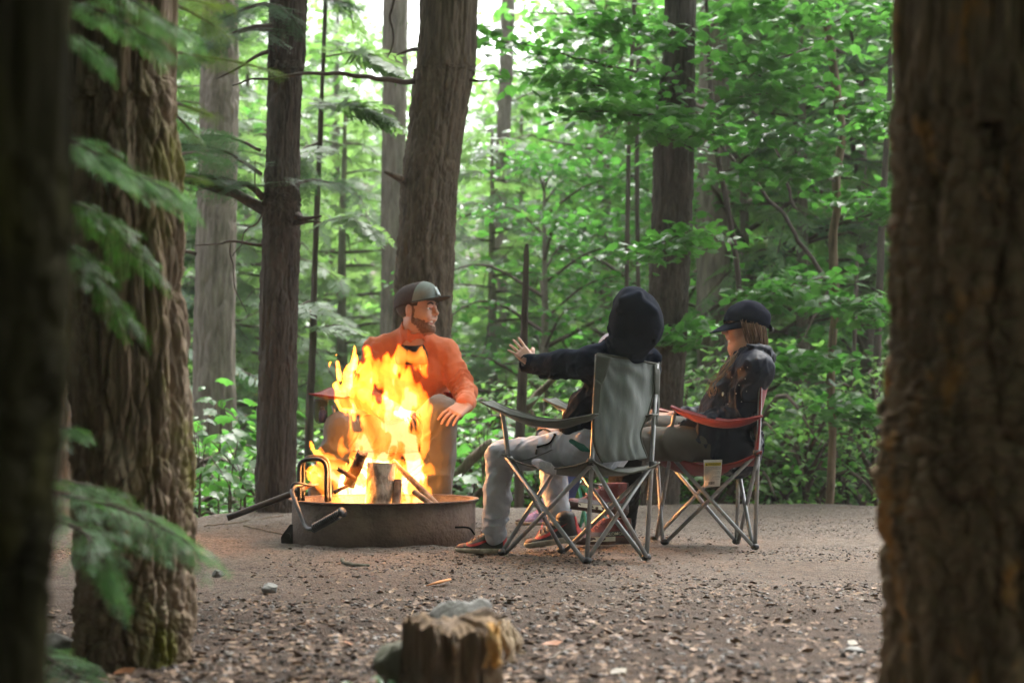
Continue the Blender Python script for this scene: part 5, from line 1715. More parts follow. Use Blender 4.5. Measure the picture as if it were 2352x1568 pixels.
M['purple'] = mk('purple', (.22, .15, .36), (.33, .27, .48), .7, 40, bump=.4, bscale=160)
M['pink'] = mk('pink', (.50, .05, .06), (.42, .04, .05), .8, 10, bump=.2)
M['pale_knit'] = mk('pale_knit', (.55, .48, .50), (.36, .30, .40), .85, 26, bump=.5, bscale=120)
M['periwinkle'] = mk('periwinkle', (.15, .19, .45), None, .8, 10, bump=.2)
M['black_cloth'] = mk('black_cloth', (.008, .008, .009), None, .85, 20, bump=.2, spec=.1)

class Head:
    smile = False
    def __init__(s, c, f, sc, up=(0, 0, 1)):
        s.c, s.sc = np.asarray(c, float), sc
        s.R = rot_to(f, up)
    def w(s, *p):
        return s.c + s.R @ (np.array(p, float) * s.sc)
    def loc(s, g):
        return ((g - s.c) @ s.R) / s.sc
    def field(s, off=0.0, h=.0032, m=.2, face=True, ears=True):
        f = SDF(s.c - m, s.c + m, h)
        s.prims(f, off, face, ears)
        return f
    def prims(s, f, off=0.0, face=True, ears=True):
        smile = s.smile
        sc, w, R = s.sc, s.w, s.R
        E = lambda p, r, k=.02: f.ell(w(*p), np.array(r) * sc + off, R, k * sc)
        C = lambda a, b, r1, r2, k=.012, **kw: f.cone(w(*a), w(*b), r1 * sc + off, r2 * sc + off, k * sc, **kw)
        E((-.014, 0, .038), (.098, .077, .088))
        E((.03, 0, -.03), (.064, .060, .085), .03)
        for y in (-1, 1):
            C((.0, .050 * y, -.055), (.064, .016 * y, -.104), .024, .022, .025)
            E((.055, .040 * y, -.022), (.032, .026, .030), .02)
        E((.070, 0, -.102), (.023, .022, .02), .018)
        C((.078, -.030, .026), (.078, .030, .026), .017, .017, .016)
        if face:
            C((.092, 0, .020), (.112, 0, -.022), .0085, .0120, .010)
            for y in (-1, 1):
                E((.098, .0125 * y, -.028), (.011, .008, .008), .006)
                E((.094, .032 * y, .003), (.016, .017, .012), .010) if False else None
                f.ell(w(.098, .034 * y, .004), np.array((.018, .018, .012)) * sc, R, .012, True)
            C((.088, -.018, -.054), (.088, .018, -.054), .0072, .0072, .006)
            C((.083, -.015, -.084 if smile else -.074), (.083, .015, -.084 if smile else -.074), .0085, .0085, .006)
            for y in (-1, 1):
                C((.094, .020 * y, .0125), (.085, .049 * y, .0105), .0055, .0055, .005)
                C((.091, .022 * y, -.0085), (.083, .047 * y, -.0075), .0045, .0045, .005)
                E((.070, .034 * y, -.040), (.024, .020, .020), .02)
        if ears:
            for y in (-1, 1):
                f.ell(w(-.006, .080 * y, -.004), np.array((.019, .008, .032)) * sc + off, R, .006)
                f.ell(w(.002, .088 * y, -.002), np.array((.009, .008, .018)) * sc, R, .004, True)

def hand(f, wrist, tip, back, side, size=1.0, curl=(12, 18, 14), spread=1.0, thumb=(.085, .066, -.012)):
    x = nrm(tip - wrist)
    z = nrm(np.asarray(back, float) - np.dot(back, x) * x)
    y = np.cross(z, x) * side
    W = lambda p: wrist + (x * p[0] + y * p[1] + z * p[2]) * size
    for yy in (-.030, -.011, .010, .029):
        f.cone(W((.0, yy * .62, 0)), W((.084, yy * 1.05, .002)), .0145 * size, .0125 * size, .010 * size)
    for i, (yy, L, r) in enumerate(((.031, .070, .0083), (.0105, .079, .0086), (-.0105, .073, .0082), (-.031, .057, .0073))):
        p = np.array([.086, yy * 1.05, .003])
        a = radians((yy * 220) * spread)
        bend = 0.0
        pts, rs = [p - A(.02, 0, 0), p], [r * size, r * size]
        for k, fr_ in enumerate((.45, .31, .24)):
            bend += radians(curl[k] * (1 + .12 * i))
            d = A(cos(a) * cos(bend), sin(a) * cos(bend), -sin(bend))
            p = p + d * L * fr_
            pts.append(p)
            rs.append(r * size * (.95, .88, .78)[k])
        f.chain([W(q) for q in pts], rs, .0025)
    t = thumb
    f.chain([W((.012, .024, -.004)), W((.045, .050, -.008)), W((t[0] * .82, t[1] * .96, t[2])), W(t)], [.0145 * size, .0118 * size, .0098 * size, .0078 * size], .006)
    return W, x, y, z

def fingernails(parent, W, size): pass

def eyes(hd, body, look=(1, 0, 0)):
    for y in (-1, 1):
        V, Q = ball(hd.w(.0775, .033 * y, .003), .0118 * hd.sc, 10, 14)
        e = obj('eye', V, [Q], M['eye'], body)
        d = hd.R @ nrm(look)
        V, Q = ball(hd.w(.0775, .033 * y, .003) + d * .0078 * hd.sc, .0064 * hd.sc, 8, 12)
        obj('iris', V, [Q], M['iris'], e)
        a = [hd.w(.101, .014 * y, .024), hd.w(.100, .034 * y, .031), hd.w(.086, .052 * y, .023)]
        V, Q, T = tube(spline(a, 8), np.array([.0035, .0045, .005, .005, .0045, .004, .003, .002]) * hd.sc, 7)
        obj('eyebrow', V, [Q, T], M['hair_dark'], body)

def shell_part(hd, off, region, name, mat, parent, h=.0034, rough=None, face=False, ears=False, label=None, inner=None):
    f = hd.field(off, h, .19, face, ears)
    if rough:
        f.rough(*rough)
    g = np.stack(np.meshgrid(*f.ax, indexing='ij'), -1)
    f.D = np.maximum(f.D, region(hd.loc(g)).astype(np.float32) * hd.sc)
    if inner is not None:
        q = hd.field(off - inner, h, .19, face, ears)
        f.D = np.maximum(f.D, -q.D)
    return f.build(name, mat, parent, label)

def brim(hd, x0, L, wd, z0, tilt, droop, mat, parent, name='brim', th=.004):
    u, v = np.meshgrid(np.linspace(-1, 1, 25), np.linspace(0, 1, 12), indexing='ij')
    a = u * radians(78)
    bx_, by_ = x0 * np.cos(a) - .012, wd * np.sin(a)
    ex = bx_ + L * v * np.clip(np.cos(a * 1.10), 0, 1) ** .75
    ey = by_ * (1 + .06 * v)
    ez = z0 + tilt * v * np.cos(a) - droop * (u ** 2) * (.35 + .65 * v)
    B = np.stack([ex, ey, ez], -1) * hd.sc @ hd.R.T + hd.c
    V, Q = sheet(B, th)
    return obj(name, V, [Q], mat, parent)

def shoe(name, label, parent, heel, toe, h_ankle, width, mats, L=None, up=(0, 0, 1), logo=False, toe_cap=True, boot=False):
    """heel/toe: sole points; parts go under one shoe object"""
    x = nrm(toe - heel); L = np.linalg.norm(toe - heel)
    y = nrm(np.cross(up, x)); z = np.cross(x, y)
    W = lambda p: heel + x * p[0] * L + y * p[1] * L + z * p[2] * L
    m = L * .4
    lo = np.minimum(heel, toe) - m; hi = np.maximum(heel, toe) + m
    f = SDF(lo, hi, .0036)
    w_ = width
    FZ = (A(*z), .5)
    f.cone(W((.12, 0, .10)), W((.50, .02, .10)), w_ * .40, w_ * .47, .01, flat=(z, .8))
    f.cone(W((.50, .02, .10)), W((.84, .0, .085)), w_ * .47, w_ * .40, .01, flat=(z, .62))
    f.cone(W((.13, 0, .12)), W((.17, 0, h_ankle)), w_ * .38, w_ * .36, .02)
    f.cone(W((.20, 0, h_ankle * .96)), W((.62, 0, .15)), w_ * .32, w_ * .30, .03)
    g = np.stack(np.meshgrid(*f.ax, indexing='ij'), -1)
    loc = np.stack([(g - heel) @ x, (g - heel) @ y, (g - heel) @ z], -1) / L
    full = f.D.copy()
    f.D = np.maximum(full, (.06 - loc[..., 2]) * L)
    up_ = f.build(name, mats['upper'], parent, label)
    f.D = np.maximum(full - .0045, np.maximum(loc[..., 2] - .105 - (.03 * loc[..., 0] if boot else 0), -loc[..., 2]) * L)
    so_ = f.build('sole', mats['sole'], up_)
    if toe_cap:
        f.D = np.maximum(full - .0025, np.maximum(.80 - loc[..., 0] - (.3 * (loc[..., 2] - .2)), .1 - loc[..., 2]) * L)
        f.build('toe_cap', mats['toe'], up_)
    f.D = np.maximum(full - .003, np.maximum(loc[..., 0] - .055, .105 - loc[..., 2]) * L)
    f.build('heel_counter', mats['heel'], up_)
    lm = MB()
    for k in range(5):
        px_, zz = .40 + .065 * k, None
        zc = h_ankle * .78 - (h_ankle * .78 - .2) * k / 4 + .07
        lm.tube(spline([W((px_, -.10, zc - .045)), W((px_ + .02, 0, zc + .015)), W((px_, .10, zc - .045))], 8), .0032, 5)
    lm.build('laces', mats['lace'], up_)
    return up_, W, x, y, z, full, f, loc

# ---------------------------------------------------------------- the man
hm = Head(P(958, 713, 7.75), (sin(radians(66)), -cos(radians(66)), .04), 1.07, (-.04, 0, 1))
hm.smile = True
MAN = thing('person', 'bearded man in an orange quarter-zip and trucker cap laughing behind the fire', 'person', P(905, 1150, 7.9) * A(1, 1, 0), 'people round the campfire')
b = SDF(P(690, 1190, 7.9) - A(0, .75, .05), P(1120, 620, 8.0) + A(0, .4, .05), .0046)
hm.prims(b)
f_ = hm.field(0, .0046)
neck0, neck1 = hm.w(-.018, 0, -.07), P(948, 790, 7.86)
b.cone(neck0, neck1, .062, .072, .03)
sl_, sr_ = P(862, 806, 7.88), P(1024, 812, 7.88)
el_l, wr_l = P(832, 912, 7.78), P(918, 948, 7.56)
el_r, wr_r = P(1067, 898, 7.80), P(1071, 929, 7.47)
b.cone(neck1, P(945, 860, 7.93), .08, .12, .05)
b.cone(sl_, sr_, .06, .06, .03); b.cone(P(900, 850, 7.92), P(980, 850, 7.92), .11, .11, .04)
b.cone(P(905, 940, 8.0), P(965, 940, 8.0), .12, .12, .05)
b.chain([sl_, el_l, wr_l], [.055, .042, .03], .02)
b.chain([sr_, el_r, wr_r], [.055, .042, .031], .02)
hip_l, hip_r = P(872, 1005, 8.0), P(945, 1005, 8.0)
kn_l, kn_r = P(786, 985, 7.55), P(1012, 951, 7.50)
an_l, an_r = P(738, 1128, 7.62), P(1003, 1150, 7.60)
b.chain([hip_l, kn_l, an_l], [.085, .055, .04], .02); b.chain([hip_r, kn_r, an_r], [.085, .055, .04], .02)
hand(b, wr_r, P(1008, 972, 7.325), (-.1, -.8, .62), -1, 1.15, (8, 18, 16), .75, (.072, .070, .0))
hand(b, wr_l, P(960, 962, 7.44), (.1, -.55, .8), 1, 1.0, (16, 26, 20))
# the open laughing mouth
b.ell(hm.w(.088, 0, -.069), np.array((.030, .029, .0125)) * hm.sc, hm.R, .003, True)
MB_ = b.build('body', M['skin'], MAN)
eyes(hm, MB_, (.9, .25, .0))
V, Q = ball(hm.w(.070, 0, -.070), np.array((.012, .025, .014)) * hm.sc, 8, 12, hm.R)
obj('mouth', V, [Q], M['lip'], MB_)
V, Q = ball(hm.w(.075, 0, -.0625), np.array((.0095, .022, .0052)) * hm.sc, 8, 12, hm.R)
obj('teeth', V, [Q], M['teeth'], MB_)
# ring on his finger
def beard_region(p):
    x, y, z = p[..., 0], p[..., 1], p[..., 2]
    nzb = .006 * vnoise(p * 90, 5) + .004 * vnoise(p * 220, 6)
    line = np.maximum(z - (-.036 - .40 * np.clip(x - .005, 0, 1)) + nzb, .004 - x + nzb)
    side = np.maximum(z - .030, np.maximum(x - .020 + nzb, .002 - x))          # sideburn
    low = np.minimum(line, side)
    mo = ((x - .1) / .06) ** 2 + (y / .033) ** 2 + ((z + .069) / .0175) ** 2
    nose = z + .042 - .02 * np.abs(y) * 20
    low = np.maximum(low, np.where(x > .075, z + .046, -1))
    low = np.maximum(low, (1.0 - mo) * .012)
    return np.maximum(low, -.120 - z)
shell_part(hm, .0016, beard_region, 'beard', M['beard'], MAN, .0024, (.0013, .006, 3), face=True)
def hair_region(p):
    x, y, z = p[..., 0], p[..., 1], p[..., 2]
    back = np.maximum(x + .030 - .25 * np.clip(z - .0, -.1, .1), -.058 - z)
    side = np.maximum(np.maximum(.018 - z, x - .045 + .3 * np.clip(.05 - z, 0, 1)), -.03 - x)
    return np.minimum(back, side)
shell_part(hm, .005, hair_region, 'hair', M['hair_dark'], MAN, .0034, (.0015, .006, 5))
def cap_base(p, dz=.0):
    x, y, z = p[..., 0], p[..., 1], p[..., 2]
    return (.040 + .0 * x + dz) - z - .12 * x * 0
CAPM = None
fc = hm.field(.0135, .0034, .19, False, False)
fc.ell(hm.w(.044, 0, .080), np.array((.070, .080, .064)) * hm.sc, hm.R, .03)
g = hm.loc(np.stack(np.meshgrid(*fc.ax, indexing='ij'), -1))
plane = (.030 + .16 * g[..., 0] - g[..., 2]) * hm.sc
inn = hm.field(.006, .0034, .19, False, False).D
full_cap = np.maximum(np.maximum(fc.D, plane), -inn)
fc.D = np.maximum(full_cap, (g[..., 0] - .018 - .28 * (g[..., 2] - .05)) * hm.sc)
CAPM = fc.build('cap', M['cap_mesh'], MAN)
fc.D = np.maximum(full_cap - .0012, (.018 + .28 * (g[..., 2] - .05) - g[..., 0]) * hm.sc)
fc.build('front_panel', M['cap_front'], CAPM)
brim(hm, .108, .094, .092, .044, .016, .014, M['cap_brim'], CAPM)
# white patch on the front panel
def cap_pt(u, v, out=.004):
    az = radians(-14) + u * radians(42)
    z = .070 + v * .042
    r = .108 - max(0, (z - .07)) * .50
    return hm.w(.012 + r * cos(az) + out, -(.090) * sin(az) * (1 - .5 * (z - .07) * 4), z)
B = np.array([[cap_pt(u - .5, v, .0085) for v in np.linspace(0, 1, 8)] for u in np.linspace(0, 1, 10)])
V, Q = sheet(B, .003)
pt = obj('patch', V, [Q], M['patch'], CAPM)
mbp = MB()
for v0, v1, a0, a1 in ((.62, .78, .2, .8), (.36, .52, .14, .86), (.16, .24, .3, .7)):
    q = [cap_pt(a - .5, v, .0115) for a, v in ((a0, v0), (a1, v0), (a1, v1), (a0, v1))]
    mbp.add(q, [(0, 1, 2, 3)])
mbp.build('patch_print', mk('patch_blue', (.05, .16, .22), None, .7), pt, False)
V, Q = ball(hm.w(-.015, 0, .138), (.008, .008, .005), 6, 10)
obj('button', V, [Q], M['cap_front'], CAPM)
# sweater
s_ = SDF(P(790, 1010, 7.9) - A(.0, .55, 0), P(1120, 690, 8.0) + A(0, .3, 0), .0062)
fo = (.006, .05, 3)
s_.cone(P(893, 845, 7.92), P(990, 848, 7.92), .138, .138, .05, fold=(.004, .09, 9))
s_.cone(P(900, 930, 7.98), P(972, 930, 7.98), .148, .148, .06, fold=(.009, .06, 8))
s_.cone(P(870, 806, 7.88), P(1020, 812, 7.88), .072, .072, .045)
s_.cone(P(948, 765, 7.83), P(872, 800, 7.88), .055, .062, .05)
s_.cone(P(952, 772, 7.83), P(1020, 806, 7.88), .055, .062, .05)
s_.cone(sl_, el_l, .076, .062, .03, fold=(.010, .055, 4)); s_.cone(el_l, P(905, 946, 7.60), .070, .052, .02, fold=(.008, .045, 5))
s_.cone(sr_, el_r, .076, .063, .025, fold=(.011, .055, 6)); s_.cone(el_r, P(1070, 925, 7.52), .064, .050, .02, fold=(.009, .045, 7))
cf = P(1069, 927, 7.50)
s_.cone(cf, cf + nrm(wr_r - el_r) * .015, .050, .047, .004)
# collar: a standing band round the neck, open in front
nk = P(947, 772, 7.83)
s_.cone(nk, nk + (hm.w(-.02, 0, -.09) - nk) * .62, .088, .078, .02)
s_.rough(.006, .10, 2); s_.rough(.0052, .075, 12, (1, 1, .7), True, 3)
s_.cone(nk - A(.0, 0, .05), hm.w(-.01, 0, -.05), .070, .070, .004, cut=True)
vz0 = P(948, 800, 7.70)
s_.cone(P(952, 770, 7.68), P(951, 806, 7.72), .030, .006, .01, cut=True)
SW = s_.build('sweater', M['fleece'], MAN)
sh = SDF(nk - .16, nk + .16, .005)
sh.cone(nk - A(0, 0, .12), nk - A(0, -.01, .015), .10, .074, .02)
sh.clip(lambda g: g[..., 2] - (nk[2] - .034 + .35 * (g[..., 1] - nk[1])))
sh.build('undershirt', M['black_shirt'], MAN)
zp = spline([P(952, 790, 7.735), P(954, 815, 7.735), P(957, 845, 7.745)], 14)
def on_front(p, f, d=A(0, 1, 0)):
    """slide a point along +y until it meets the surface of f"""
    for _ in range(80):
        i = np.clip(np.round((p - f.lo) / f.h).astype(int), 0, np.array(f.D.shape) - 1)
        v = f.D[tuple(i)]
        if v < .001: break
        p = p + d * max(.0015, min(v, .02) * .6)
    return p
zpts = np.array([on_front(P(953 + k * .35, 806 + k * 3, 7.5), s_) for k in range(14)])
V, Q, T = tube(zpts - A(0, .001, 0), .0032, 6)
zz = obj('zip', V, [Q, T], M['steel'], SW)
V, Q, T = tube([zpts[0] - A(0, .006, 0), zpts[0] - A(.001, .008, .022)], .004, 6)
obj('zip_pull', V, [Q, T], M['steel'], zz)
lg = on_front(P(972, 827, 7.5), s_)
V, Q = ball(lg, (.006, .003, .010), 6, 10)
obj('chest_logo', V, [Q], M['black_shirt'], SW)
# trousers
t_ = SDF(P(690, 1190, 7.9) - A(0, .75, .05), P(1100, 900, 8.05) + A(0, .4, 0), .0064)
t_.cone(hip_l, hip_r, .125, .125, .05)
t_.cone(hip_l, kn_l, .112, .090, .04, fold=(.008, .07, 12)); t_.cone(kn_l, an_l, .088, .078, .03, fold=(.011, .075, 13))
t_.cone(hip_r, kn_r, .115, .094, .04, fold=(.008, .07, 14)); t_.cone(kn_r, an_r, .100, .082, .03, fold=(.013, .075, 15))
t_.rough(.008, .11, 5, (1, 1, .55)); t_.rough(.0055, .085, 6, (1, 1, .5), True, 3)
t_.build('trousers', M['khaki'], MAN)
for a_, tx in ((an_l, -.3), (an_r, .15)):
    hl = a_ * A(1, 1, 0) + A(0, .06, .012)
    shoe('boot', None, MAN, hl, hl + nrm(A(tx, -1, 0)) * .29, .42, .115, dict(upper=M['boot_dark'], sole=M['boot_sole'], toe=M['boot_dark'], heel=M['boot_dark'], lace=M['lace']), boot=True)
# wedding ring
W_, x_, y_, z_ = hand(SDF(A(0, 0, 0), A(.1, .1, .1), .05), wr_r, P(1008, 972, 7.325), (-.1, -.8, .62), -1, 1.15, (8, 18, 16), .75)
c_ = W_((.104, -.0135, -.0005))
V, Q, T = tube([c_ + (y_ * cos(a) + z_ * sin(a)) * .0106 for a in np.linspace(0, 2 * pi, 18)], .0019, 6, False)
obj('ring', V, [Q], M['gold'], MAN)

# ---------------------------------------------------------------- the child in the hooded top
hb = Head(P(1458, 738, 6.0), (-.55, .83, .02), .92, (.06, 0, 1))
BOY = thing('person', 'child in a dark hooded top and grey sweatpants reaching a hand towards the fire', 'person', P(1350, 1250, 6.1) * A(1, 1, 0), 'people round the campfire')
b = SDF(P(1090, 1290, 6.3) - A(.02, .5, .05), P(1545, 650, 6.2) + A(.02, .6, .02), .0046)
hb.prims(b)
shc = P(1428, 832, 6.14)
b.cone(hb.w(-.015, 0, -.06), shc, .05, .06, .03)
sL, sR = P(1358, 834, 6.07), P(1480, 850, 6.26)
eL, wL = P(1288, 838, 6.15), P(1221, 832, 6.28)
eR, wR = P(1430, 945, 6.42), P(1330, 985, 6.52)
bel = P(1372, 985, 6.16)
b.cone(shc, bel, .09, .10, .04); b.cone(sL, sR, .05, .05, .03)
b.chain([sL, eL, wL], [.042, .034, .024], .02); b.chain([sR, eR, wR], [.042, .034, .024], .02)
hpL, hpR = P(1362, 1034, 6.10), P(1396, 1030, 6.30)
kL, aL = P(1152, 1044, 6.32), P(1137, 1222, 6.33)
kR, aR = P(1268, 1046, 6.64), P(1286, 1208, 6.50)
b.chain([hpL, kL, aL], [.07, .045, .032], .02); b.chain([hpR, kR, aR], [.07, .045, .032], .02)
HB = hand(b, wL, P(1180, 790, 6.30), (.25, -1, .1), -1, .80, (3, 6, 5), 1.9, (.062, .064, -.012))
hand(b, wR, P(1290, 990, 6.56), (-.1, -.5, .8), 1, .78, (16, 24, 20))
BB = b.build('body', M['skin_child'], BOY)
h_ = SDF(P(1195, 1060, 6.3) - A(.02, .45, 0), P(1545, 645, 6.2) + A(.02, .5, .02), .0056)
# hood
h_.ell(P(1458, 733, 5.99), (.105, .125, .126), None, .03)
h_.ell(P(1490, 748, 6.0), (.066, .10, .100), None, .04)
h_.ell(P(1446, 692, 6.0), (.062, .09, .060), None, .045)
h_.cone(P(1452, 768, 6.01), P(1436, 812, 6.09), .090, .085, .035, fold=(.014, .05, 22))
h_.cone(P(1424, 800, 6.04), P(1492, 820, 6.14), .046, .048, .04, fold=(.010, .05, 23))
# gathered seam folds on top of the hood
for a_, c_ in (((1432, 690), (1468, 676)), ((1418, 712), (1470, 700)), ((1470, 690), (1500, 716))):
    h_.cone(P(*a_, 5.893), P(*c_, 5.897), .011, .007, .030)
h_.cone(P(1506, 712, 5.935), P(1496, 790, 5.93), .005, .004, .016, cut=True)
# body
h_.cone(P(1424, 842, 6.16), P(1385, 960, 6.17), .112, .130, .05, fold=(.008, .08, 24))
h_.cone(P(1385, 960, 6.17), P(1370, 1008, 6.17), .130, .120, .04, fold=(.008, .05, 25))
h_.cone(P(1350, 945, 6.17), P(1343, 985, 6.17), .100, .105, .04, fold=(.009, .05, 26))
h_.cone(sL, sR, .070, .074, .05)
h_.cone(P(1430, 806, 6.10), sL, .062, .066, .05, fold=(.007, .05, 27))
h_.cone(sL, eL, .066, .061, .02, fold=(.011, .048, 28)); h_.cone(eL, P(1232, 836, 6.26), .061, .046, .015, fold=(.0115, .035, 29))
h_.cone(sR, eR, .066, .056, .02, fold=(.009, .05, 30)); h_.cone(eR, P(1345, 982, 6.51), .056, .046, .015, fold=(.009, .04, 31))
cu = P(1222, 834, 6.275)
h_.cone(P(1228, 836, 6.265), P(1212, 835, 6.29), .0455, .0425, .004)
h_.rough(.006, .075, 6); h_.rough(.009, .085, 26, (1, 1, .7), False, 2, lambda g: np.clip((g[:, 2] - P(1460, 800, 6.0)[2]) / .03, 0, 1)); h_.rough(.0056, .065, 16, None, True, 3, lambda g: np.clip((P(1460, 800, 6.0)[2] - g[:, 2]) / .04, .12, 1))
h_.cone(P(1214, 834, 6.285), P(1190, 832, 6.33), .036, .040, .003, cut=True)
# face opening
h_.ell(hb.w(.115, 0, -.005), (.075, .075, .095), hb.R, .02, True)
h_.build('hooded_top', M['navy_fleece'], BOY)
p_ = SDF(P(1090, 1240, 6.3) - A(.02, .5, .03), P(1470, 980, 6.2) + A(.02, .75, .1), .0056)
p_.cone(hpL, hpR,   .104, .104, .04)
p_.cone(hpL, kL, .100, .066, .03, fold=(.007, .075, 41)); p_.cone(kL, P(1141, 1130, 6.32), .066, .064, .02, fold=(.007, .08, 42))
p_.cone(P(1141, 1130, 6.32), P(1136, 1222, 6.33), .064, .051, .015, fold=(.010, .040, 43))
p_.cone(hpR, kR, .100, .066, .03, fold=(.007, .075, 44)); p_.cone(kR, P(1272, 1120, 6.58), .066, .062, .02, fold=(.007, .08, 45))
p_.cone(P(1272, 1120, 6.58), P(1288, 1205, 6.50), .062, .050, .015, fold=(.010, .040, 46))
p_.cone(P(1136, 1226, 6.33), P(1136, 1232, 6.33), .046, .045, .006)
p_.rough(.004, .06, 8); p_.rough(.0042, .07, 9, None, True, 3)
PT = p_.build('sweatpants', M['grey_sweat'], BOY)
# open hip pocket with its dark lining and zip
pk = [on_front(P(a, b_, 5.7), p_) for a, b_ in ((1242, 998), (1262, 988), (1282, 1000), (1268, 1020), (1240, 1030))]
V = np.array([q - A(0, .006, 0) for q in pk] + [np.mean(pk, 0) - A(0, .001, 0)])
pocket = obj('pocket_lining', V, [np.array([[5, k, (k + 1) % 5] for k in range(5)])], mk('lining', (.10, .095, .11), (.05, .05, .06), .8), PT)
V, Q, T = tube(spline([q - A(0, .008, 0) for q in (pk[4], pk[0], pk[1], pk[2])], 16), .0055, 7)
obj('pocket_trim', V, [Q, T], M['black_cloth'], pocket)
V, Q, T = tube(spline([q - A(0, .008, 0) for q in (pk[4], pk[3], pk[2])], 12) , .004, 7)
obj('pocket_trim', V, [Q, T], M['black_cloth'], pocket)
zl = on_front(P(1237, 1036, 5.7), p_)
V, Q, T = tube([zl - A(0, .006, 0), zl - A(.004, .008, .022)], .0045, 6)
obj('zip_pull', V, [Q, T], M['iron'], pocket)
V, Q, T = tube(spline([on_front(P(a, b_, 5.7), p_) - A(0, .002, 0) for a, b_ in ((1182, 1068), (1215, 1061), (1250, 1048), (1275, 1036))], 16), .0028, 6)
obj('seam', V, [Q, T], mk('seam', (.20, .195, .20), None, .9), PT)
# pale towel folded under the leg, teal shirt hem
tw = SDF(P(1230, 1110, 6.1) - .12, P(1360, 1040, 6.1) + .12, .006)
tw.chain([P(1232, 1062, 6.02), P(1268, 1080, 5.96), P(1310, 1078, 5.92), P(1340, 1064, 5.92)], [.018, .028, .028, .016], .02)
tw.rough(.004, .02, 3)
to_ = tw.build('towel', mk('towel', (.45, .44, .48), (.34, .33, .38), .95, 30, bump=.9, bscale=140, bdist=.006), None)
tag(to_, 'pale grey towel folded on the edge of the green chair seat', 'towel')
he = SDF(P(1330, 1060, 6.0) - .1, P(1400, 1000, 6.0) + .1, .005)
he.chain([P(1312, 1012, 5.93), P(1338, 1028, 5.9), P(1362, 1040, 5.89)], [.010, .014, .012], .01)
he.build('shirt_hem', mk('teal_shirt', (.01, .10, .075), None, .85), BOY)
# sneakers
mats = dict(upper=M['shoe_black'], sole=M['white_sole'], toe=M['shoe_orange'], heel=M['shoe_red'], lace=M['shoe_orange'])
def swoosh(W, full, f, parent, side):
    top = [(.22, .155), (.34, .165), (.48, .20), (.62, .255), (.80, .33)]
    pts_u = np.array([(.30, .27), (.26, .20), (.30, .155), (.42, .165), (.60, .215), (.90, .30)])
    pts_l = np.array([(.30, .27), (.235, .18), (.28, .115), (.44, .12), (.64, .185), (.90, .30)])
    up_, lo_2 = spline(np.c_[pts_u, 0 * pts_u[:, 0]], 24)[:, :2], spline(np.c_[pts_l, 0 * pts_l[:, 0]], 24)[:, :2]
    V, Qd = [], []
    for a_, b_ in zip(up_, lo_2):
        for q in (a_, b_):
            X = W((1 - q[0] * .92, 0, q[1] + .03))
            d = nrm(W((0, side, 0)) - W((0, 0, 0)))
            p = X + d * .09
            for _ in range(60):
                i = np.clip(np.round((p - f.lo) / f.h).astype(int), 0, np.array(full.shape) - 1)
                v = full[tuple(i)]
                if v < .003: break
                p = p - d * max(.001, min(v, .02) * .6)
            V.append(p)
    Qd = [(2 * k, 2 * k + 1, 2 * k + 3, 2 * k + 2) for k in range(23)]
    V2 = np.array(V)
    V2 = np.concatenate([V2, V2 - d * .004])
    n = len(V)
    Qa = np.array(Qd + [(a + n, b + n, c + n, e + n) for a, b, c, e in Qd])
    obj('swoosh', V2, [Qa], M['shoe_red'], parent)
hl, to2 = G(1160, 1268, .0), G(1046, 1266, .0)
hl, to2 = A(P(1163, 1268, 6.34)[0], 6.34, .0), A(P(1046, 1266, 6.36)[0], 6.36, .0)
up_, W, x, y, z, full, f, loc = shoe('sneaker', None, BOY, hl, to2, .40, .088, mats)
swoosh(W, full, f, up_, 1)
V, Q, T = tube(spline([W((.62, .02, .36)), W((.70, .03, .47)), W((.80, .03, .50)), W((1.0, .05, .50))], 14), .0085, 8, True, .5)
obj('ankle_strap', V, [Q, T], M['black_cloth'], up_)
V, Q = ball(W((.27, 0, .46)), A(.045, .04, .02), 8, 14)
obj('sock', V, [Q], M['shoe_black'], up_)
hl, to2 = P(1336, 1240, 6.44), P(1203, 1270, 6.46)
hl[2] = max(hl[2], .05); to2[2] = .006
up_, W, x, y, z, full, f, loc = shoe('sneaker', None, BOY, hl, to2, .40, .088, mats)
swoosh(W, full, f, up_, 1)
V, Q = ball(W((.2, 0, .42)), A(.045, .04, .03), 8, 14)
obj('sock', V, [Q], M['shoe_black'], up_)
# ---------------------------------------------------------------- the woman
hw = Head(P(1712, 751, 6.8), (-1, -.10, -.05), .955, (.03, 0, 1))
WOM = thing('person', 'woman in a navy rain jacket and dark cap smiling in the red chair', 'person', P(1640, 1240, 6.8) * A(1, 1, 0), 'people round the campfire')
b = SDF(P(1270, 1270, 6.8) - A(.02, .45, .04), P(1790, 660, 6.9) + A(.02, .45, .02), .0046)
hw.prims(b)
nkw = P(1722, 815, 6.81)
b.cone(hw.w(-.018, 0, -.07), nkw, .050, .058, .03)
b.cone(nkw, P(1690, 960, 6.82), .08, .11, .05)
s1, e1, w1 = P(1734, 850, 6.64), P(1702, 958, 6.66), P(1566, 986, 6.72)
s2, e2, w2 = P(1700, 850, 6.98), P(1660, 955, 7.02), P(1545, 956, 6.98)
b.cone(s1, s2, .05, .05, .03)
b.chain([s1, e1, w1], [.045, .036, .026], .02); b.chain([s2, e2, w2], [.045, .036, .026], .02)
h1, h2 = P(1684, 1016, 6.70), P(1688, 1012, 6.92)
k1, a1 = P(1446, 1020, 6.72), P(1432, 1205, 6.86)
k2, a2 = P(1436, 985, 6.95), P(1424, 1150, 6.74)
b.chain([h1, k1, a1], [.075, .05, .036], .02); b.chain([h2, k2, a2], [.075, .05, .036], .02)
HW = hand(b, w1, P(1508, 1004, 6.70), (0, -.62, .8), -1, .92, (6, 14, 14), 1.3, (.075, .062, -.02))
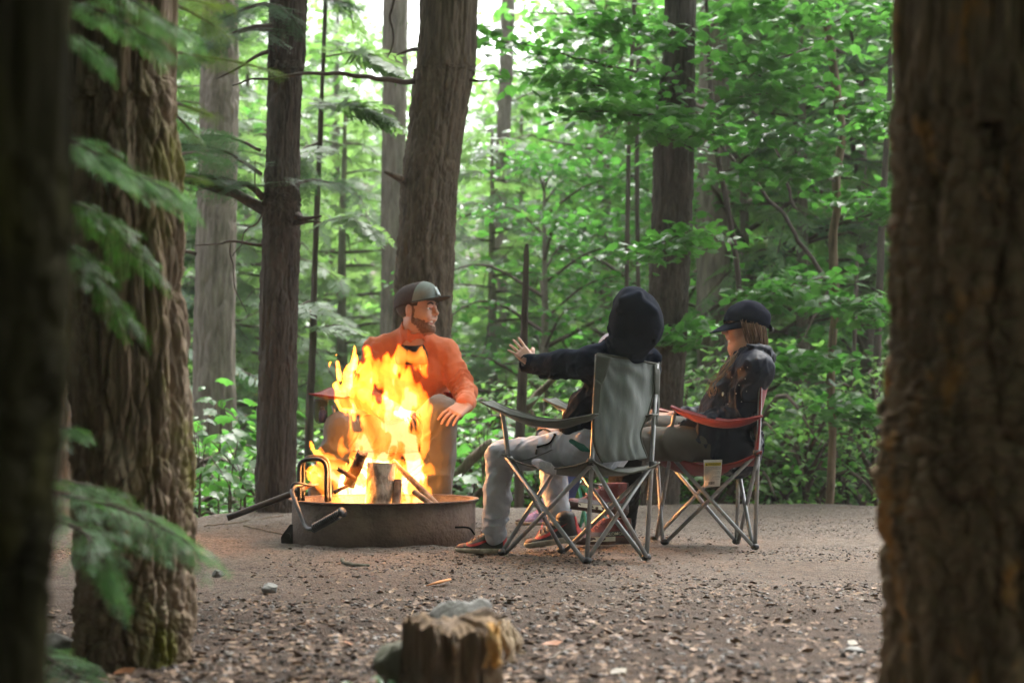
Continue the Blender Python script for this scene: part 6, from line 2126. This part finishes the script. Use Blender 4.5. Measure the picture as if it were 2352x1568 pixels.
hand(b, w2, P(1500, 950, 7.0), (0, -.55, .8), 1, .92, (6, 14, 14), 1.2)
b.ell(hw.w(.094, 0, -.067), np.array((.018, .019, .006)) * hw.sc, hw.R, .003, True)
WB = b.build('body', M['skin'], WOM)
eyes(hw, WB, (1, .1, -.05))
V, Q = ball(hw.w(.082, 0, -.067), np.array((.012, .020, .007)) * hw.sc, 8, 12, hw.R)
obj('mouth', V, [Q], M['teeth'], WB)
# cap
fc = hw.field(.0105, .0034, .19, False, False)
fc.ell(hw.w(-.018, 0, .036), np.array((.108, .084, .072)) * hw.sc, hw.R, .03)
g = hw.loc(np.stack(np.meshgrid(*fc.ax, indexing='ij'), -1))
plane = (.014 + .20 * g[..., 0] - g[..., 2]) * hw.sc
fc.D = np.maximum(fc.D, plane)
fc.rough(.0025, .045, 4, (1, 1, 1.6))
CP = fc.build('cap', M['cap_black'], WOM)
brim(hw, .104, .092, .084, .026, -.050, .022, M['cap_black'], CP)
for rr_, zz_ in ((.0, .0),):
    V, Q, T = tube(spline([hw.w(-.112, -.03, .004), hw.w(-.130, 0, -.012), hw.w(-.112, .03, .004)], 12), .011, 8, True, .5)
    obj('strap', V, [Q, T], M['cap_black'], CP)
V, Q = ball(hw.w(-.132, .004, -.018), (.014, .016, .012), 6, 10)
obj('buckle', V, [Q], M['plastic_black'], CP)
# hair: strands from under the cap to the collar, and a lock over the front of the jacket
r_ = np.random.default_rng(8)
mb, mg = MB(), MB()
for side in (1, -1):
    for k in range(70):
        f = k / 69
        ang = radians(66 + 108 * f)
        a0 = hw.w(.092 * cos(ang), side * .080 * sin(ang) + side * .006, .035)
        a1_ = hw.w(.096 * cos(ang) - .004, side * (.088 * sin(ang) + .002), -.02)
        a2_ = hw.w(.085 * cos(ang) - .02, side * (.078 * sin(ang)), -.085)
        a3_ = hw.w(.060 * cos(ang) - .03, side * (.062 * sin(ang)), -.145)
        jit = r_.normal(0, .003, (4, 3))
        (mb if r_.random() < .75 else mg).tube(spline(np.array([a0, a1_, a2_, a3_]) + jit, 9), r_.uniform(.0020, .0040) * np.array([1, 1.2, 1.3, 1.3, 1.3, 1.2, 1.1, .9, .6]), 6, True, .6)
mb.build('hair', M['hair_brown'], WOM)
for k in range(13):
    t0 = r_.normal(0, .0075, 3)
    c = [P(1690, 812, 6.72), P(1676, 836, 6.69), P(1656, 860, 6.675), P(1639, 876, 6.67), P(1632, 893, 6.665), P(1637, 906, 6.665), P(1644, 897, 6.66), P(1640, 886, 6.66)]
    n_ = 8 if k % 3 == 0 else 6
    p = spline(np.array(c[:n_]) + t0 + r_.normal(0, .004, (n_, 3)), 18)
    mg.tube(p, .0016 * np.linspace(1.2, .5, 18), 5)
mg.build('hair', M['hair_gold'], WOM)
# jacket
j = SDF(P(1540, 1100, 6.8) - A(.02, .4, .02), P(1800, 740, 6.9) + A(.02, .42, .02), .0058)
j.cone(P(1704, 872, 6.80), P(1672, 962, 6.82), .122, .138, .05, fold=(.008, .07, 51))
j.cone(P(1672, 962, 6.82), P(1684, 1014, 6.81), .138, .140, .05, fold=(.009, .055, 52))
j.cone(P(1664, 905, 6.78), P(1652, 960, 6.78), .072, .085, .05, fold=(.008, .05, 53))
j.cone(s1, s2, .078, .078, .05)
j.cone(P(1722, 815, 6.80), s1, .070, .080, .05); j.cone(P(1722, 815, 6.82), s2, .070, .078, .05)
j.cone(s1, e1, .080, .068, .02, fold=(.012, .06, 54)); j.cone(e1, P(1576, 985, 6.72), .068, .046, .02, fold=(.011, .042, 55))
j.cone(s2, e2, .078, .066, .02, fold=(.010, .05, 56)); j.cone(e2, P(1562, 958, 6.98), .066, .046, .02, fold=(.010, .045, 57))
j.cone(P(1578, 985, 6.72), P(1563, 986, 6.72), .044, .040, .004)
j.cone(P(1640, 1004, 6.71), P(1690, 1036, 6.69), .108, .124, .04, fold=(.009, .05, 59)); j.cone(P(1640, 998, 6.92), P(1690, 1030, 6.92), .095, .10, .04)
j.cone(P(1606, 1004, 6.70), P(1640, 1006, 6.71), .082, .108, .03, fold=(.008, .045, 60))
# standing collar and the hood lying behind the neck
j.cone(P(1728, 828, 6.80), P(1718, 806, 6.80), .082, .080, .02)
j.cone(P(1756, 812, 6.70), P(1758, 818, 6.90), .038, .040, .03, fold=(.010, .04, 58))
j.cone(P(1742, 800, 6.68), P(1768, 826, 6.78), .024, .030, .025)
j.cone(P(1718, 792, 6.66), P(1760, 808, 6.68), .014, .018, .02)
j.rough(.005, .075, 7); j.rough(.0055, .07, 8, (1, 1, .8), True, 3)
j.cone(P(1716, 816, 6.80), P(1694, 755, 6.80), .064, .092, .004, cut=True)
j.cone(P(1694, 798, 6.80), P(1665, 830, 6.80), .042, .030, .012, cut=True)
j.cone(P(1562, 986, 6.72), P(1535, 988, 6.71), .034, .036, .003, cut=True)
JK = j.build('jacket', M['shell'], WOM)
def on_j(px_, py_): return on_front(P(px_, py_, 6.3), j)
for pts in (((1690, 858), (1678, 890), (1664, 930), (1655, 965)), ((1718, 845), (1706, 880), (1690, 930))):
    V, Q, T = tube(spline([on_j(*q) - A(0, .001, 0) for q in pts], 18), .0026, 6)
    obj('seam', V, [Q, T], M['shell'], JK)
V, Q = ball(on_j(1691, 901), (.006, .004, .011), 6, 10)
obj('reflective_logo', V, [Q], M['patch'], JK)
drops = MB()
for q in ((1722, 880), (1715, 900), (1728, 920), (1735, 865), (1700, 925), (1738, 895), (1712, 860), (1725, 842), (1740, 838)):
    V, Q = ball(on_j(*q), (.003, .002, .003), 4, 6)
    drops.add(V, Q)
dr = drops.build('rain_drops', M['eye'], JK)
dr['kind'] = 'stuff'
# trousers
t2 = SDF(P(1380, 1260, 6.8) - A(.02, .35, .02), P(1760, 930, 6.9) + A(.02, .35, .02), .006)
t2.cone(h1, h2, .098, .098, .05)
t2.cone(h1, k1, .096, .074, .03, fold=(.006, .08, 61)); t2.cone(h2, k2, .108, .076, .03, fold=(.006, .08, 62))
t2.rough(.004, .07, 9)
t2.build('trousers', M['olive'], WOM)
t3 = SDF(P(1380, 1260, 6.8) - A(.02, .35, .02), P(1500, 930, 6.9) + A(.02, .35, .02), .006)
t3.cone(k1, a1, .072, .060, .02, fold=(.006, .06, 63)); t3.cone(k2, a2, .072, .060, .02, fold=(.006, .06, 64))
t3.build('lower_trousers', M['black_cloth'], WOM)  # lower trouser legs, black from knee to ankle
# boots
mats = dict(upper=M['boot'], sole=M['boot_sole'], toe=M['boot'], heel=M['boot_dark'], lace=M['lace'])
def boot(hl, to, text, tv):
    up_, W, x, y, z, full, f, loc = shoe('boot', None, WOM, hl, to, .50, .105, mats, up=(0, 0, 1), boot=True)
    sgn = 1 if y[1] < 0 else -1
    def side(u, v, out=.0015):
        d = nrm(y) * sgn
        p = W((u, 0, v)) + d * .09
        for _ in range(70):
            i = np.clip(np.round((p - f.lo) / f.h).astype(int), 0, np.array(full.shape) - 1)
            dd = full[tuple(i)]
            if dd < .0045: break
            p = p - d * max(.001, min(dd, .02) * .6)
        return p + d * out
    # dark rand with lettering, cream wedge with teeth below it
    us = np.linspace(.10, .80, 16)
    V = [side(u, v) for u in us for v in (.135, .215 - .03 * u)]
    Qd = [(2 * k, 2 * k + 2, 2 * k + 3, 2 * k + 1) for k in range(15)]
    n = len(V); V2 = np.array(V); V2 = np.concatenate([V2, V2 - nrm(y) * sgn * .004])
    Qa = np.array(Qd + [tuple(np.array(q) + n) for q in Qd] + [(2 * k, 2 * k + 2, 2 * k + 2 + n, 2 * k + n) for k in range(15)] + [(2 * k + 1, 2 * k + 3, 2 * k + 3 + n, 2 * k + 1 + n) for k in range(15)])
    rd = obj('rand', V2, [Qa], M['boot_dark'], up_)
    V = [side(u, v, .004) for u in np.linspace(.34, .80, 10) for v in (.06, .128)]
    Qd = [(2 * k, 2 * k + 2, 2 * k + 3, 2 * k + 1) for k in range(9)]
    n = len(V); V2 = np.array(V); V2 = np.concatenate([V2, V2 - nrm(y) * sgn * .006])
    Qa = np.array(Qd + [tuple(np.array(q) + n) for q in Qd] + [(2 * k, 2 * k + 2, 2 * k + 2 + n, 2 * k + n) for k in range(9)] + [(2 * k + 1, 2 * k + 3, 2 * k + 3 + n, 2 * k + 1 + n) for k in range(9)])
    obj('midsole_wedge', V2, [Qa], M['cream'], up_)
    if text:
        text_mesh(text, lambda a_, b_: side(tv[0] + (tv[1] - tv[0]) * a_, tv[2] + (tv[3] - tv[2]) * b_, .0045), M['cream'], up_, bold=.012)
    return up_
hl = P(1452, 1238, 6.80); hl[2] = .004
to = P(1312, 1247, 6.72); to[2] = .004
boot(hl, to, 'SALOMON', (.52, .17, .150, .195))
boot(P(1436, 1186, 6.62), P(1296, 1166, 6.60), 'GTX', (.34, .20, .150, .195))

# ---------------------------------------------------------------- the small child between them
hc = Head(P(1410, 815, 7.25), (-.93, .30, -.03), .86)
KID = thing('person', 'small child with a pale patterned hat, mostly hidden behind the hooded child', 'person', P(1405, 1200, 7.4) * A(1, 1, 0), 'people round the campfire')
b = SDF(P(1180, 1235, 7.3) - A(.02, .4, .04), P(1470, 740, 7.4) + A(.02, .35, .02), .005)
hc.prims(b)
nc = P(1412, 872, 7.28)
b.cone(hc.w(-.018, 0, -.07), nc, .042, .048, .03)
hp1, hp2 = P(1405, 1055, 7.28), P(1410, 1050, 7.46)
kk1, ak1 = P(1312, 1062, 7.22), P(1250, 1178, 7.2)
kk2, ak2 = P(1320, 1058, 7.44), P(1290, 1180, 7.42)
b.cone(nc, P(1408, 1040, 7.36), .07, .09, .04)
ss1, ee1, ww1 = P(1395, 890, 7.22), P(1350, 985, 7.16), P(1282, 986, 7.12)
b.chain([ss1, ee1, ww1], [.036, .03, .022], .02)
b.chain([hp1, kk1, ak1], [.06, .04, .03], .02); b.chain([hp2, kk2, ak2], [.06, .04, .03], .02)
hand(b, ww1, P(1250, 986, 7.1), (0, -.6, .8), -1, .70, (16, 24, 22))
KB = b.build('body', M['skin_child'], KID)
eyes(hc, KB)
fk = hc.field(.012, .004, .17, False, False)
g = hc.loc(np.stack(np.meshgrid(*fk.ax, indexing='ij'), -1))
fk.D = np.maximum(fk.D, (.012 - g[..., 2]) * hc.sc)
fk.build('knit_hat', M['pale_knit'], KID)
kj = SDF(P(1260, 1090, 7.3) - A(.02, .3, .02), P(1470, 840, 7.4) + A(.02, .3, .02), .006)
kj.cone(P(1410, 895, 7.30), P(1408, 1035, 7.36), .10, .12, .05, fold=(.007, .06, 71))
kj.cone(ss1, ee1, .056, .048, .02, fold=(.008, .045, 72)); kj.cone(ee1, P(1296, 986, 7.125), .048, .038, .02, fold=(.007, .035, 73))
kj.build('jacket', M['pink'], KID)
kt = SDF(P(1215, 1215, 7.3) - A(.02, .3, .02), P(1460, 1010, 7.4) + A(.02, .3, .02), .006)
kt.cone(hp1, hp2, .09, .09, .04)
kt.chain([hp1, kk1, ak1], [.085, .056, .044], .02); kt.chain([hp2, kk2, ak2], [.085, .056, .044], .02)
kt.rough(.004, .06, 3)
kt.build('trousers', M['periwinkle'], KID)
mats = dict(upper=M['purple'], sole=M['white_sole'], toe=M['shoe_orange'], heel=M['purple'], lace=M['pink'])
shoe('shoe', None, KID, P(1266, 1205, 7.2), P(1186, 1206, 7.18), .42, .075, mats)
shoe('shoe', None, KID, P(1306, 1207, 7.42), P(1236, 1200, 7.40), .42, .075, mats)

# ------------------------------------------------------------------ stump, stones and bits on the ground
M['stump_bark'] = barkmat('stump_bark', (.16, .12, .083), (.045, .033, .024), (.30, .21, .11), .60, .70, pscale=13)
M['stump_top'] = mk('stump_top', (.25, .17, .10), (.10, .07, .05), .9, 16, (1, 3, 1), .7, 70, .008, lo=.4, hi=.6)
M['rotten'] = mk('rotten', (.48, .25, .055), (.55, .40, .22), .85, 26, (1, 1, .25), .9, 60, .008, lo=.4, hi=.62)
M['pale_rot'] = mk('pale_rot', (.42, .33, .22), (.24, .17, .105), .9, 30, (1, 1, .3), .9, 60, .008)
M['rock'] = mk('rock', (.21, .21, .195), (.13, .127, .115), .8, 9, bump=.7, bscale=40, bdist=.01, lo=.4, hi=.6)
M['rock_moss'] = mk('rock_moss', (.14, .14, .105), (.07, .075, .042), .85, 9, bump=.7, bscale=40, bdist=.01, lo=.4, hi=.6)
Ys = 2.95
sc_ = P(1042, 1450, Ys)
ST = thing('stump', 'rotten cut stump with an orange broken side in the foreground', 'stump', (sc_[0], Ys, 0))
nseg, nz_ = 180, 60
a = np.linspace(0, 2 * pi, nseg, endpoint=False)
zt = P(1042, 1437, Ys)[2]
rad = 104 / F * Ys
zz = np.linspace(-.08, 1, nz_)
V = []
for k, z in enumerate(zz):
    q = np.stack([np.cos(a) * 3.4, np.sin(a) * 3.4, np.full(nseg, z * .5)], -1)
    rr = rad * (1 + .10 * (1 - z) ** 2) + .012 * (np.clip(np.abs(vnoise(q * 2.4, 3)) * 2.4, 0, 1) - .6) + .010 * vnoise(q * .9, 4) + .004 * vnoise(q * 7, 5)
    V.append(np.stack([sc_[0] + rr * np.cos(a), Ys + rr * np.sin(a) * .9, np.full(nseg, max(z, -.05)) * zt + (.012 * vnoise(q * 2 + 3, 7) + .014 * np.sin(a * 2 + 1)) * max(z, 0) ** 3], -1))
V = np.concatenate(V)
i = np.arange(nz_ - 1)[:, None] * nseg; jn = np.arange(nseg)[None]; j2 = (jn + 1) % nseg
Q = np.stack([i + jn, i + j2, i + nseg + j2, i + nseg + jn], -1).reshape(-1, 4)
obj('bark', V, [Q], M['stump_bark'], ST)
top = V[-nseg:]
ctr_ = top.mean(0)
Vt = [top * (1 - t) + ctr_ * t + A(0, 0, 1) * (.002 + .008 * np.clip(t * 5, 0, 1)) for t in (.0, .06, .2, .4, .6, .8, .97)]
Vt = np.concatenate(Vt)
Vt[nseg:, 2] += .009 * vnoise(Vt[nseg:] / A(.02, .05, .05), 8) + .006 * vnoise(Vt[nseg:] / .012, 9)
i = np.arange(6)[:, None] * nseg
Q = np.stack([i + jn, i + j2, i + nseg + j2, i + nseg + jn], -1).reshape(-1, 4)
obj('cut_top', Vt, [Q], M['stump_top'], ST)
# broken orange heartwood and pale splinters on the right flank
def splinter(name, label, rows, w0, w1, mat, seed, n=5):
    mb = MB()
    r = np.random.default_rng(seed)
    for k in range(n):
        p = np.array([P(px_ + r.normal(0, w0), py_ + r.normal(0, 3), Y_ + r.normal(0, .008)) for px_, py_, Y_ in rows])
        s_ = spline(p, 16)
        s_ += .004 * np.stack([vnoise(s_ * 60, seed + k), vnoise(s_ * 60, seed + k + 1), 0 * s_[:, 0]], -1)
        mb.tube(s_, w1 * np.sin(np.linspace(.35, pi - .25, 16)) * r.uniform(.6, 1.2), 7, True, .6)
    return mb.build(name, M[mat], ST)
splinter('broken_wood', None, [(1130, 1432, 2.87), (1134, 1480, 2.865), (1136, 1530, 2.86)], 9, .0085, 'rotten', 3, 13)
splinter('broken_wood', None, [(1150, 1432, 2.92), (1166, 1475, 2.90), (1176, 1520, 2.88)], 8, .007, 'pale_rot', 4, 11)
splinter('broken_wood', None, [(1160, 1425, 2.98), (1180, 1470, 2.95), (1192, 1500, 2.93)], 9, .006, 'pale_rot', 5, 9)
splinter('broken_wood', None, [(1040, 1450, 2.855), (1046, 1490, 2.85), (1044, 1530, 2.848)], 4, .006, 'stump_top', 6, 5)
splinter('broken_wood', None, [(1008, 1445, 2.86), (1002, 1490, 2.852), (1004, 1540, 2.85)], 5, .006, 'stump_bark', 7, 6)
# crumbled wood fallen beside it
tp, F_ = chip
n_ = 420
cx_ = P(1190, 1510, 2.95)[0]
x = cx_ + rng.normal(0, .07, n_); y = 2.93 + rng.normal(0, .11, n_)
R = Rz(rng.random(n_) * 6.28) @ Rx(rng.normal(0, .5, n_))
V, Fs = inst(tp, F_, np.stack([x, y, gz(x, y) + .004], -1), R, .004 + .014 * rng.random(n_) ** 2)
M['crumb'] = facemat('crumb', [(.3, (.14, .09, .05)), (.5, (.36, .25, .14)), (.7, (.52, .40, .25))])
tag(obj('crumbled_wood', V, Fs, M['crumb'], None, False), 'pale crumbled wood lying right of the stump', None, None, 'stuff')

def rock(label, px_, py_, Y_, w_, h_, d_, mat, seed, sink=.25, rot=0):
    c = P(px_, py_, Y_)
    V, Q = ball((0, 0, 0), 1, 26, 34)
    V = V * (1 + .22 * vnoise(V * 1.2 + seed, seed) + .10 * vnoise(V * 2.7 + seed, seed + 2) + .03 * vnoise(V * 8, seed + 3))[:, None]
    # flat fracture faces
    r = np.random.default_rng(seed)
    for _ in range(7):
        n = nrm(r.normal(0, 1, 3)); d = r.uniform(.62, .85)
        e = V @ n - d
        V = V - np.outer(np.clip(e, 0, None) * .9, n)
    V = V * A(w_, d_, h_)
    c = A(c[0], Y_, h_ * (1 - sink * 2))
    c[2] = max(c[2], h_ * .3)
    o = obj('rock', V + c, [Q], M[mat], None, True)
    tag(o, label, 'rock')
    return o
rock('pale grey pointed rock just behind the rotten stump', 1062, 1405, 3.5, .078, .088, .075, 'rock', 11, .12)
rock('mossy rock at the left foot of the rotten stump', 925, 1500, 3.02, .062, .075, .07, 'rock_moss', 12, .15)
rock('grey stone left of the big ridged trunk', 143, 1465, 3.55, .055, .038, .05, 'rock', 13)
rock('small grey stone on the bare dirt in front of the fire ring', 622, 1336, 4.9, .030, .022, .03, 'rock', 14)
rock('small rounded stone right of the ridged trunk foot', 500, 1302, 5.4, .026, .016, .026, 'rock', 15)
rock('tiny dark stone on the dirt left of the green chair', 1060, 1405, 4.35, .018, .012, .02, 'rock_moss', 16)
rock('flat pale stone among the leaf litter at bottom right', 1965, 1480, 3.6, .030, .010, .025, 'rock', 17)
def stick(label, rows, r0, r1, mat='bark_sapling'):
    p = np.array([A(*G(a_, b_)[:2], 0) for a_, b_ in rows])
    p[:, 2] = gz(p[:, 0], p[:, 1]) + r0
    s_ = spline(p, 24)
    s_[:, 2] += .004 * vnoise(s_ * 30, 3)
    V, Q, T = tube(s_, np.linspace(r0, r1, 24), 8)
    return tag(obj('stick', V, [Q, T], M[mat], None), label, 'stick')
stick('crooked greenish stick lying on the dirt below the fire ring', [(786, 1284), (792, 1300), (812, 1309), (848, 1308)], .0085, .006, 'rock_moss')
stick('thin brown twig on the dirt in front of the green chair', [(1180, 1300), (1215, 1294), (1252, 1282)], .003, .002)
stick('thin dark twig lying below the green chair', [(1180, 1335), (1215, 1332), (1250, 1322)], .0035, .002, 'bark_dark')
stick('straw coloured twig lying at the left edge of the fire ring', [(560, 1212), (610, 1222), (650, 1228)], .005, .003, 'bark_sapling')
stick('thin twig beside the crumbled wood near the stump', [(1258, 1520), (1290, 1505), (1325, 1488)], .0035, .002, 'bark_pale')
stick('long bent straw on the bank above the fire ring handle', [(470, 1206), (560, 1196), (650, 1188)], .004, .003, 'bark_sapling')
oc = G(1010, 1346)
V, Q, T = tube(np.array([oc + A(-.045, -.03, .006), oc + A(0, 0, .016), oc + A(.035, .03, .022)]), [.004, .013, .009], 8, True, .4)
tag(obj('wood_chip', V, [Q, T], mk('orange_wood', (.50, .20, .06), (.36, .14, .045), .7, 30), None), 'bright orange wood chip standing out on the bare dirt', 'wood chip')
LV, LF = leafd
def gleaf(label, px_, py_, s, mat, rz):
    c = G(px_, py_)
    c[2] = gz(c[0], c[1]) + .006
    R = (Rz(np.array([rz])) @ Rx(np.array([.25])))[0]
    o = obj('fallen_leaf', (LV * s) @ R.T + c, LF, M[mat], None, False)
    tag(o, label, 'leaf')
M['leaf_orange'] = mk('leaf_orange', (.36, .14, .05), (.25, .10, .04), .6, 30)
M['leaf_pale'] = mk('leaf_pale', (.20, .17, .12), (.15, .125, .09), .6, 30)
for q in (('orange-brown fallen leaf just right of the crumbled wood', 1268, 1478, .03, 'leaf_orange', .3), ('pale curled leaf at bottom right beside the big trunk', 1958, 1473, .028, 'leaf_pale', 1.2),
          ('orange leaf scrap left of the stump in the litter', 800, 1478, .022, 'leaf_orange', 2.1), ('pale dead leaf between stump and right trunk', 1420, 1540, .03, 'leaf_pale', .8),
          ('tan leaf lying below the ridged trunk', 520, 1440, .026, 'leaf_pale', 2.6), ('rusty leaf at the bottom left corner', 285, 1535, .032, 'leaf_orange', .9)):
    gleaf(*q)
# green sprig at the foot of the stump
SG = thing('sprig', 'small green leafy sprig growing at the left foot of the stump', 'plant', G(895, 1562))
r = np.random.default_rng(5)
mb = MB()
base_ = P(900, 1575, 2.86); base_[2] = 0
for k in range(3):
    tip = base_ + A(r.normal(-.01, .04), r.normal(0, .03), .05 + .02 * k)
    mb.tube(spline([base_, base_ * .5 + tip * .5 + A(0, 0, .01), tip], 8), .0016, 5)
mb.build('stem', M['twig'], SG)
LO = meshdata('leaf', OVAL[0], OVAL[1], M['fern'], False)
for k in range(22):
    az = r.random() * 6.28
    X = np.eye(4)
    X[:3, :3] = dirframe(np.array([[cos(az), sin(az), .15 + r.normal(0, .2)]]), np.array([[0, 0, 1.0]]), r.normal(0, .3, 1))[0] * r.uniform(.028, .05)
    X[:3, 3] = base_ + A(r.normal(-.01, .035), r.normal(0, .03), r.uniform(.02, .065))
    lf = bpy.data.objects.new('leaf', LO)
    COL.objects.link(lf); lf.parent = SG
    lf.matrix_parent_inverse = Matrix.Translation(-SG.location)
    lf.matrix_basis = Matrix(X.tolist())
# ------------------------------------------------------------------ damp air
V, Q = box((0, 58, 15), 272, 150, 44)
mh, th_, oh = newmat('haze')
pv = th_.nodes.new("ShaderNodeVolumePrincipled")
pv.inputs['Color'].default_value = (.93, .97, .93, 1)
pv.inputs['Density'].default_value = HAZE
pv.inputs['Anisotropy'].default_value = 0.3
lk(th_, pv.outputs[0], oh.inputs['Volume'])
hz = obj('haze', V, [Q], mh, None, False)
tag(hz, 'thin damp haze between the trees', None, None, 'stuff')
